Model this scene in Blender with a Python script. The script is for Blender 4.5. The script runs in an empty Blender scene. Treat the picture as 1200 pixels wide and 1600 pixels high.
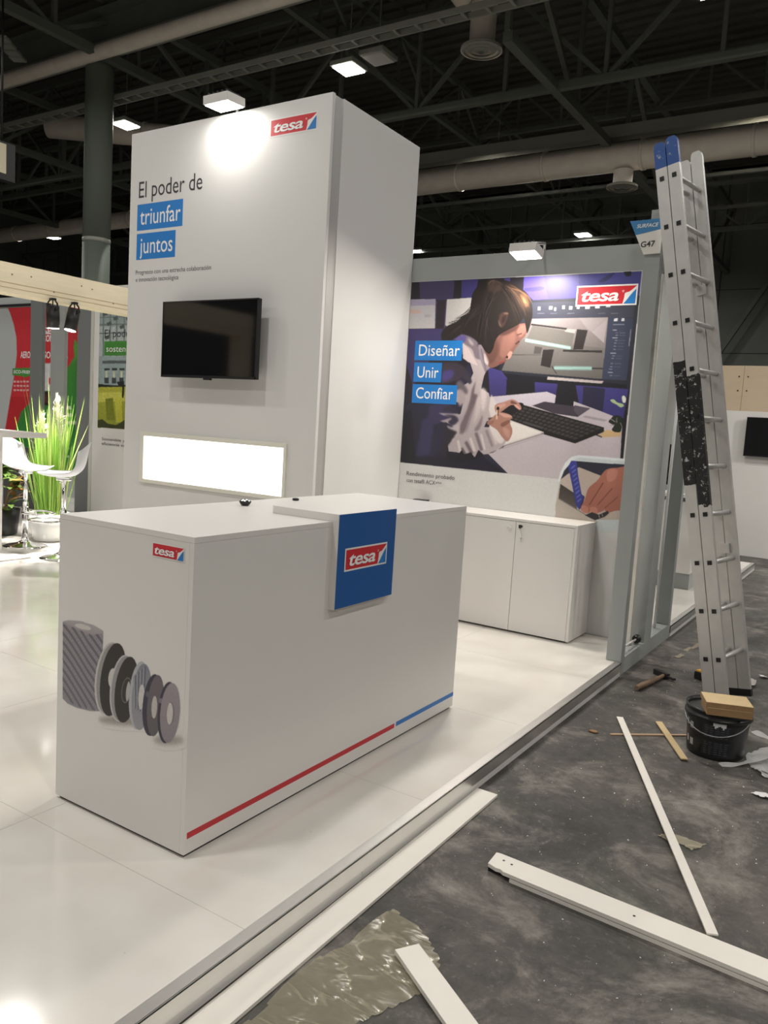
import bpy, bmesh, math, random
import numpy as np
from mathutils import Vector, Matrix
from mathutils.geometry import tessellate_polygon
R0 = random.Random(7)
PI = math.pi
scene = bpy.context.scene
COL = scene.collection

# ------------------------------------------------------------------ camera
cam_d = bpy.data.cameras.new('camera')
cam_d.sensor_fit = 'VERTICAL'; cam_d.sensor_height = 24.0
cam_d.lens = 24.0 * 1245.2864 / 1600.0
cam_d.clip_start = 0.05; cam_d.clip_end = 200
cam = bpy.data.objects.new('camera', cam_d); COL.objects.link(cam)
cam.location = (1.7903, -1.7366, 1.4335)
cam.rotation_mode = 'XYZ'
cam.rotation_euler = (1.460580, -0.061543, 0.574067)
scene.camera = cam

# ------------------------------------------------------------------ world, exposure
world = bpy.data.worlds.new('world'); scene.world = world
world.use_nodes = True
world.node_tree.nodes['Background'].inputs[0].default_value = (1.0, 0.97, 0.93, 1)
world.node_tree.nodes['Background'].inputs[1].default_value = 0.05
vs = scene.view_settings
vs.view_transform = 'Standard'; vs.look = 'None'; vs.gamma = 1.0; vs.use_curve_mapping = False
vs.exposure = 0.13
HALL_W = 165.0          # each hall lamp
FLOOD_W = 4.2          # flood on the tower
WALL_FLOOD_W = 27.0     # flood on the mural wall
BEAM_SPOT_W = 330.0     # spots under the timber beam
WARM = (1.0, 0.93, 0.83); NEUTRAL = (1.0, 0.965, 0.91)
ZF = -0.089             # hall floor; the stand floor is z = 0

# ------------------------------------------------------------------ materials
def s2l(c):
    c = c / 255.0
    return c / 12.92 if c <= 0.04045 else ((c + 0.055) / 1.055) ** 2.4
def rgb(r, g, b, k=1.0):
    return (min(1, s2l(r) * k), min(1, s2l(g) * k), min(1, s2l(b) * k), 1)
_M = {}
def mat(name, col, rough=0.5, metal=0.0, noise=0.0, scale=8.0, bump=0.0, spec=0.5, emit=0.0, stretch=None):
    if name in _M: return _M[name]
    m = bpy.data.materials.new(name); m.use_nodes = True
    nt = m.node_tree; b = nt.nodes['Principled BSDF']
    b.inputs['Base Color'].default_value = col
    b.inputs['Roughness'].default_value = rough
    b.inputs['Metallic'].default_value = metal
    b.inputs['Specular IOR Level'].default_value = spec
    if emit:
        b.inputs['Emission Color'].default_value = col; b.inputs['Emission Strength'].default_value = emit
    if noise or bump:
        tc = nt.nodes.new('ShaderNodeTexCoord'); mp = nt.nodes.new('ShaderNodeMapping')
        nt.links.new(tc.outputs['Object'], mp.inputs[0])
        if stretch: mp.inputs['Scale'].default_value = stretch
        n = nt.nodes.new('ShaderNodeTexNoise'); n.inputs['Scale'].default_value = scale; n.inputs['Detail'].default_value = 6
        nt.links.new(mp.outputs[0], n.inputs['Vector'])
        if noise:
            mx = nt.nodes.new('ShaderNodeMix'); mx.data_type = 'RGBA'
            mx.inputs[6].default_value = tuple(max(0, c * (1 - noise)) for c in col[:3]) + (1,)
            mx.inputs[7].default_value = tuple(min(1, c * (1 + noise)) for c in col[:3]) + (1,)
            nt.links.new(n.outputs['Fac'], mx.inputs[0]); nt.links.new(mx.outputs[2], b.inputs['Base Color'])
        if bump:
            bp = nt.nodes.new('ShaderNodeBump'); bp.inputs['Strength'].default_value = bump; bp.inputs['Distance'].default_value = 0.004
            nt.links.new(n.outputs['Fac'], bp.inputs['Height']); nt.links.new(bp.outputs[0], b.inputs['Normal'])
    _M[name] = m
    return m
WHITE = mat('white_laminate', rgb(226, 223, 219), 0.34, noise=0.015, scale=3)
WHITE_EDGE = mat('white_edge', rgb(214, 212, 208), 0.45)
FABRIC_W = mat('white_vinyl', rgb(222, 221, 219), 0.5, noise=0.012, scale=2.2, bump=0.05)
GREY = mat('grey_panel', rgb(158, 162, 160), 0.42, noise=0.03, scale=3)
GREY_D = mat('grey_panel_dark', rgb(120, 123, 124), 0.45, noise=0.03, scale=3)
ALU = mat('aluminium', (0.78, 0.77, 0.75, 1), 0.33, 1.0, noise=0.06, scale=14, stretch=(1, 1, 0.15))
ALU_M = mat('aluminium_worn', (0.66, 0.65, 0.63, 1), 0.42, 0.7, noise=0.12, scale=18)
CHROME = mat('chrome', (0.85, 0.85, 0.86, 1), 0.08, 1.0)
BLACK = mat('black_plastic', (0.012, 0.012, 0.013, 1), 0.35)
BLACK_G = mat('black_screen', (0.004, 0.004, 0.005, 1), 0.06)
BLACK_M = mat('black_metal', (0.02, 0.02, 0.02, 1), 0.45, 0.2)
BLUE = mat('sign_blue', rgb(16, 88, 160), 0.4)
BLUE_T = mat('label_blue', rgb(26, 124, 204), 0.45)
INK_W = mat('ink_white', rgb(240, 240, 240), 0.5)
INK_D = mat('ink_dark', rgb(52, 52, 54), 0.5)
INK_G = mat('ink_grey', rgb(92, 92, 94), 0.5)
RED = mat('stripe_red', rgb(196, 40, 50), 0.4)
STRIPE_B = mat('stripe_blue', rgb(40, 120, 196), 0.4)
STEEL_D = mat('roof_steel', rgb(108, 112, 106), 0.6, 0.1, noise=0.15, scale=2)
STEEL_L = mat('beam_paint', rgb(158, 160, 150), 0.55, 0.1, noise=0.12, scale=1.5)
DUCT = mat('duct_metal', (0.90, 0.80, 0.69, 1), 0.5, 0.0, noise=0.15, scale=3)
TIMBER = mat('pale_timber', rgb(250, 236, 206), 0.6, noise=0.08, scale=5, stretch=(8, 0.7, 8))
DECK_M = mat('roof_deck', rgb(92, 92, 86), 0.8, noise=0.2, scale=1)
LAMP_ON = mat('lamp_glow', (1.0, 0.97, 0.90, 1), 0.5, emit=14.0)
LIGHTBOX = mat('lightbox_glow', (1.0, 0.985, 0.96, 1), 0.5, emit=2.2)
MDF = mat('mdf', rgb(204, 180, 138), 0.75, noise=0.1, scale=30)
MDF_E = mat('mdf_edge', rgb(152, 120, 84), 0.85, noise=0.2, scale=40)
PAINT_W = mat('white_board', rgb(236, 231, 222), 0.5, noise=0.03, scale=12)
PAPER = mat('white_paper', rgb(226, 226, 224), 0.6)

def print_mat(name, gain, rough=0.4):
    m = bpy.data.materials.new(name); m.use_nodes = True
    nt = m.node_tree; b = nt.nodes['Principled BSDF']; b.inputs['Roughness'].default_value = rough
    a = nt.nodes.new('ShaderNodeAttribute'); a.attribute_name = 'col'
    mx = nt.nodes.new('ShaderNodeMix'); mx.data_type = 'RGBA'; mx.blend_type = 'MULTIPLY'; mx.inputs[0].default_value = 1
    mx.inputs[7].default_value = (gain, gain, gain, 1)
    nt.links.new(a.outputs['Color'], mx.inputs[6]); nt.links.new(mx.outputs[2], b.inputs['Base Color'])
    return m
PRINT = print_mat('printed_vinyl', 1.0)
PRINT_MURAL = print_mat('printed_mural', 1.0, 0.4)

# ------------------------------------------------------------------ mesh helpers (world coordinates)
def BM(): return bmesh.new()
def box(bm, x0, x1, y0, y1, z0, z1, bev=0.0):
    vs_ = [bm.verts.new((x, y, z)) for x in (x0, x1) for y in (y0, y1) for z in (z0, z1)]
    fs = [bm.faces.new([vs_[i] for i in q]) for q in ((0, 1, 3, 2), (4, 6, 7, 5), (0, 4, 5, 1), (2, 3, 7, 6), (0, 2, 6, 4), (1, 5, 7, 3))]
    if bev:
        es = list({e for f in fs for e in f.edges})
        bmesh.ops.bevel(bm, geom=es, offset=bev, segments=2, profile=0.7, affect='EDGES')
    return vs_
def obox(bm, c, ax, half, bev=0.0):
    """box with centre c, axes ax (3 unit vectors) and half sizes"""
    vs_ = []
    for i in (-1, 1):
        for j in (-1, 1):
            for k in (-1, 1):
                vs_.append(bm.verts.new(Vector(c) + Vector(ax[0]) * half[0] * i + Vector(ax[1]) * half[1] * j + Vector(ax[2]) * half[2] * k))
    fs = [bm.faces.new([vs_[i] for i in q]) for q in ((0, 1, 3, 2), (4, 6, 7, 5), (0, 4, 5, 1), (2, 3, 7, 6), (0, 2, 6, 4), (1, 5, 7, 3))]
    if bev:
        bmesh.ops.bevel(bm, geom=list({e for f in fs for e in f.edges}), offset=bev, segments=2, profile=0.7, affect='EDGES')
    return vs_
def frame_of(d):
    d = Vector(d).normalized()
    a = Vector((0, 0, 1)) if abs(d.z) < 0.9 else Vector((0, 1, 0))
    u = d.cross(a).normalized(); return u, d.cross(u).normalized(), d
def bar(bm, p, q, w, h=None, bev=0.0):
    p = Vector(p); q = Vector(q); u, v, d = frame_of(q - p)
    obox(bm, (p + q) / 2, (u, v, d), (w / 2, (h or w) / 2, (q - p).length / 2), bev)
def tube(bm, pts, r, n=12, cap=True):
    pts = [Vector(p) for p in pts]; rings = []
    u = None
    for i, p in enumerate(pts):
        d = (pts[min(i + 1, len(pts) - 1)] - pts[max(i - 1, 0)]).normalized()
        if u is None: u, v, _ = frame_of(d)
        else:
            u = (u - d * u.dot(d)).normalized(); v = d.cross(u)
        rr = r[i] if isinstance(r, (list, tuple)) else r
        rings.append([bm.verts.new(p + (u * math.cos(2 * PI * k / n) + v * math.sin(2 * PI * k / n)) * rr) for k in range(n)])
    for a, b in zip(rings, rings[1:]):
        for k in range(n):
            bm.faces.new((a[k], a[(k + 1) % n], b[(k + 1) % n], b[k])).smooth = True
    if cap:
        bm.faces.new(rings[0][::-1]); bm.faces.new(rings[-1])
def lathe(bm, cx, cy, prof, n=32, closed=True):
    """prof: list of (radius, z)"""
    rings = [[bm.verts.new((cx + r * math.cos(2 * PI * k / n), cy + r * math.sin(2 * PI * k / n), z)) for k in range(n)] for r, z in prof]
    for a, b in zip(rings, rings[1:]):
        for k in range(n):
            bm.faces.new((a[k], a[(k + 1) % n], b[(k + 1) % n], b[k])).smooth = True
    if closed:
        bm.faces.new(rings[0][::-1]); bm.faces.new(rings[-1])
def prism(bm, pts, z0, z1):
    a = [bm.verts.new((x, y, z0)) for x, y in pts]; b = [bm.verts.new((x, y, z1)) for x, y in pts]
    n = len(pts)
    bm.faces.new(a[::-1]); bm.faces.new(b)
    for i in range(n): bm.faces.new((a[i], a[(i + 1) % n], b[(i + 1) % n], b[i]))
def quad(bm, *pts):
    return bm.faces.new([bm.verts.new(p) for p in pts])

def obj(name, bm, m, parent=None, loc=(0, 0, 0), label=None, recalc=True):
    """link ONE mesh object; vertices are given in world space and moved so that the origin is loc (or the thing's own base)"""
    if isinstance(bm, bmesh.types.BMesh):
        if recalc: bmesh.ops.recalc_face_normals(bm, faces=bm.faces)
        me = bpy.data.meshes.new(name); bm.to_mesh(me); bm.free()
    else: me = bm
    base = parent
    while base is not None and base.parent is not None: base = base.parent
    off = Vector(base.location) if base is not None else Vector(loc)
    me.transform(Matrix.Translation(-off))
    if base is not None and base.rotation_euler.z: raise RuntimeError
    if m is not None: me.materials.append(m)
    o = bpy.data.objects.new(name, me); COL.objects.link(o)
    if parent is not None: o.parent = parent
    else: o.location = off
    if label: o['label'] = label
    return o
def thing(name, label, cat, loc=(0, 0, 0), group=None):
    o = bpy.data.objects.new(name, None); COL.objects.link(o)
    o.location = loc; o.empty_display_size = 0.1
    o['label'] = label; o['category'] = cat
    if group: o['group'] = group
    return o
def tag(o, label, cat, group=None):
    o['label'] = label; o['category'] = cat
    if group: o['group'] = group
    return o
def struct(name, bm, m, parent=None, loc=(0, 0, 0), label=None):
    o = obj(name, bm, m, parent, loc)
    if parent is None: o['kind'] = 'structure'
    if label: o['label'] = label
    return o
def struct_root(name, loc=(0, 0, 0), label=None):
    o = bpy.data.objects.new(name, None); COL.objects.link(o); o.location = loc
    o['kind'] = 'structure'
    if label: o['label'] = label
    return o
def dup_mesh(name, src, parent, delta):
    c = src.copy(); COL.objects.link(c); c.parent = parent; c.location = Vector(src.location) + Vector(delta); c.name = name
    return c

# flat print: closed outlines (x, z in metres) on a plane facing -Y, as thin layers of ink
def smooth_loop(p, k=4):
    n = len(p); out = []
    for i in range(n):
        p0, p1, p2, p3 = p[i - 1], p[i], p[(i + 1) % n], p[(i + 2) % n]
        for j in range(k):
            t = j / k
            out.append(tuple(0.5 * ((2 * p1[a]) + (-p0[a] + p2[a]) * t + (2 * p0[a] - 5 * p1[a] + 4 * p2[a] - p3[a]) * t * t + (-p0[a] + 3 * p1[a] - 3 * p2[a] + p3[a]) * t ** 3) for a in (0, 1)))
    return out
def print_mesh(name, shapes, y, m, parent, xmin, xmax, zmin, zmax, cell, base, grain=.03):
    """a flat printed sheet: a fine grid of faces whose vertex colours are the inks, laid shape over shape with soft edges"""
    W = int(round((xmax - xmin) / cell)); H = int(round((zmax - zmin) / cell))
    img = np.empty((H, W, 3)); img[:] = base; cover = np.zeros((H, W))
    for c, c2, sm, flat in shapes:
        pts = [(flat[i], flat[i + 1]) for i in range(0, len(flat), 2)]
        if sm & 1: pts = smooth_loop(pts)
        blur = (sm >> 1) * .002 / cell
        P = np.array([((x - xmin) / cell, (zmax - z) / cell) for x, z in pts])
        pad = int(3 * blur) + 2
        i0, i1 = max(0, int(P[:, 0].min()) - pad), min(W, int(P[:, 0].max()) + pad + 1)
        j0, j1 = max(0, int(P[:, 1].min()) - pad), min(H, int(P[:, 1].max()) + pad + 1)
        if i1 <= i0 or j1 <= j0: continue
        gx = np.arange(i0 * 2, i1 * 2)[None, :] / 2 + .25; gy = np.arange(j0 * 2, j1 * 2)[:, None] / 2 + .25
        ins = np.zeros((gy.shape[0], gx.shape[1]), bool)
        for k in range(len(P)):
            (xa, ya), (xb, yb) = P[k - 1], P[k]
            if ya == yb: continue
            r = (ya > gy) != (yb > gy)
            rows = np.nonzero(r[:, 0])[0]
            if len(rows): ins[rows] ^= gx < (xb - xa) * (gy[rows] - ya) / (yb - ya) + xa
        al = ins.astype(float).reshape(j1 - j0, 2, i1 - i0, 2).mean((1, 3))
        if blur > .2:
            n = int(3 * blur) + 1; kz = np.exp(-.5 * (np.arange(-n, n + 1) / blur) ** 2); kz /= kz.sum()
            for ax in (0, 1):
                q = np.pad(al, [(n, n) if a_ == ax else (0, 0) for a_ in (0, 1)], mode='edge')
                al = sum(kz[t] * (q[t:t + al.shape[0]] if ax == 0 else q[:, t:t + al.shape[1]]) for t in range(2 * n + 1))
        z0_, z1_ = P[:, 1].min(), P[:, 1].max()
        t = np.clip((np.arange(j0, j1) + .5 - z0_) / max(1e-6, z1_ - z0_), 0, 1)[:, None, None]
        cc = np.array(c, float)[None, None, :] * (1 - t) + np.array(c2 if c2 else c, float)[None, None, :] * t
        a3 = al[:, :, None]
        img[j0:j1, i0:i1] = img[j0:j1, i0:i1] * (1 - a3) + cc * a3
        cover[j0:j1, i0:i1] = np.maximum(cover[j0:j1, i0:i1], al)
    rs = np.random.RandomState(1); nz = rs.randn(H, W); nz = (nz + np.roll(nz, 1, 0) + np.roll(nz, 1, 1) + np.roll(nz, (1, 1), (0, 1))) / 2
    nz *= (cover > .02)
    img = np.clip(img * (1 + grain * nz[:, :, None]), 0, 255) / 255
    lin = np.where(img <= .04045, img / 12.92, ((img + .055) / 1.055) ** 2.4)
    keep = cover > .01
    k2 = keep.copy(); k2[1:] |= keep[:-1]; k2[:-1] |= keep[1:]; k2[:, 1:] |= k2[:, :-1].copy(); k2[:, :-1] |= k2[:, 1:].copy()
    fj, fi = np.nonzero(k2[:-1, :-1] & k2[1:, :-1] & k2[:-1, 1:] & k2[1:, 1:])
    idx = np.arange(H * W).reshape(H, W)
    quads = np.stack([idx[fj, fi], idx[fj + 1, fi], idx[fj + 1, fi + 1], idx[fj, fi + 1]], 1)
    used, inv = np.unique(quads, return_inverse=True); quads = inv.reshape(-1, 4)
    uj, ui = used // W, used % W
    co = np.empty((len(used), 3)); co[:, 0] = xmin + (ui + .5) * cell; co[:, 1] = y; co[:, 2] = zmax - (uj + .5) * cell
    me = bpy.data.meshes.new(name)
    me.vertices.add(len(used)); me.vertices.foreach_set('co', co.astype(np.float32).ravel())
    me.loops.add(len(quads) * 4); me.loops.foreach_set('vertex_index', quads.astype(np.int32).ravel())
    me.polygons.add(len(quads)); me.polygons.foreach_set('loop_start', np.arange(0, len(quads) * 4, 4, dtype=np.int32))
    me.update(calc_edges=True); me.validate()
    at = me.color_attributes.new('col', 'FLOAT_COLOR', 'POINT')
    cl = np.ones((len(used), 4), np.float32); cl[:, :3] = lin[uj, ui]; at.data.foreach_set('color', cl.ravel())
    return obj(name, me, m, parent)

def text_mesh(body, bold=0.0, shear=0.0, spacing=1.0):
    cu = bpy.data.curves.new('lettering', 'FONT'); cu.body = body; cu.size = 1; cu.offset = bold; cu.shear = shear
    cu.space_character = spacing; cu.resolution_u = 3; cu.fill_mode = 'FRONT'
    o = bpy.data.objects.new('lettering', cu); COL.objects.link(o)
    dg = bpy.context.evaluated_depsgraph_get()
    me = bpy.data.meshes.new_from_object(o.evaluated_get(dg))
    bpy.data.objects.remove(o); bpy.data.curves.remove(cu)
    return me
CAP = 0.682
def lettering(body, org, u, v, width, cap, m, parent, name='lettering', bold=0.0, shear=0.0, lift=0.0015, spacing=1.0):
    """text starting at org (baseline), along u, up v, stretched to width, capital height cap"""
    me = text_mesh(body, bold, shear, spacing)
    xs = [w.co.x for w in me.vertices]; x0, x1 = min(xs), max(xs)
    u = Vector(u); v = Vector(v); n = u.cross(v)
    for w in me.vertices:
        p = Vector(org) + u * ((w.co.x - x0) / (x1 - x0) * width) + v * (w.co.y / CAP * cap) + n * lift
        w.co = p
    return obj(name, me, m, parent)
def plate(bm, org, u, v, w, h, t):
    u = Vector(u); v = Vector(v); n = u.cross(v)
    obox(bm, Vector(org) + u * w / 2 + v * h / 2 + n * t / 2, (u, v, n), (w / 2, h / 2, t / 2))
LOGO_RED, LOGO_BLUE, LOGO_W = rgb(206, 36, 48), rgb(30, 122, 196), rgb(236, 234, 232)
def logo(org, u, v, w, h, parent, lift=0.001, m=None):
    """red rectangle with white lettering and a peeled blue corner; org = lower left corner"""
    u = Vector(u); v = Vector(v); n = u.cross(v)
    S = [(LOGO_W, [(0, 0), (1, 0), (1, 1), (0, 1)]),
         (LOGO_RED, [(.025, .075), (.775, .075), (.80, .25), (.835, .42), (.87, .55), (.935, .72), (.985, .925), (.025, .925)]),
         (LOGO_W, [(.775, .075), (.795, .36), (.80, .565), (.815, .60), (.87, .64), (.915, .74), (.985, .925), (.985, .80), (.88, .42), (.80, .075)]),
         (LOGO_BLUE, [(.79, .075), (.975, .075), (.975, .76), (.93, .62), (.88, .43), (.83, .22)])]
    verts, faces, cols = [], [], []
    for k, (c, pts) in enumerate(S):
        base = len(verts)
        for a, b in pts:
            verts.append(Vector(org) + u * (a * w) + v * (b * h) + n * (lift + .0004 * k)); cols.append(c)
        for t in tessellate_polygon([[Vector((a, b, 0)) for a, b in pts]]):
            A, B, D = [Vector((pts[i][0], pts[i][1], 0)) for i in t]
            f = t if (B - A).cross(D - A).z > 0 else t[::-1]
            faces.append([base + i for i in f])
    me = bpy.data.meshes.new('logo'); me.from_pydata(verts, [], faces)
    at = me.color_attributes.new('col', 'FLOAT_COLOR', 'POINT')
    for i, c in enumerate(cols): at.data[i].color = c
    lg = obj('logo', me, m or PRINT, parent, label='red and blue tesa logo')
    lettering('tesa', Vector(org) + u * (.09 * w) + v * (.235 * h), u, v, .62 * w, .56 * h, INK_W, lg, bold=0.018, shear=0.20, lift=lift + .0022, spacing=.94)
    lettering('®', Vector(org) + u * (.755 * w) + v * (.62 * h), u, v, .035 * w, .1 * h, INK_W, lg, lift=lift + .0022)
    return lg
XF, ZU = (1, 0, 0), (0, 0, 1)      # a face towards -Y reads left to right along +X
YF = (0, 1, 0)                     # a face towards +X reads along +Y
def lamp(name, kind, loc, energy, color, parent, size=0.5, spot=None, aim=None, size_y=None):
    d = bpy.data.lights.new(name, kind); d.energy = energy; d.color = color
    if kind == 'AREA':
        d.shape = 'RECTANGLE' if size_y else 'SQUARE'; d.size = size
        if size_y: d.size_y = size_y
        if spot: d.spread = spot
    else: d.shadow_soft_size = size
    if kind == 'SPOT': d.spot_size = spot; d.spot_blend = 0.6
    o = bpy.data.objects.new(name, d); COL.objects.link(o)
    base = parent
    o.parent = parent; o.location = Vector(loc) - Vector(base.location)
    if aim is not None:
        o.rotation_euler = (Vector(aim) - Vector(loc)).to_track_quat('-Z', 'Y').to_euler()
    return o
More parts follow.
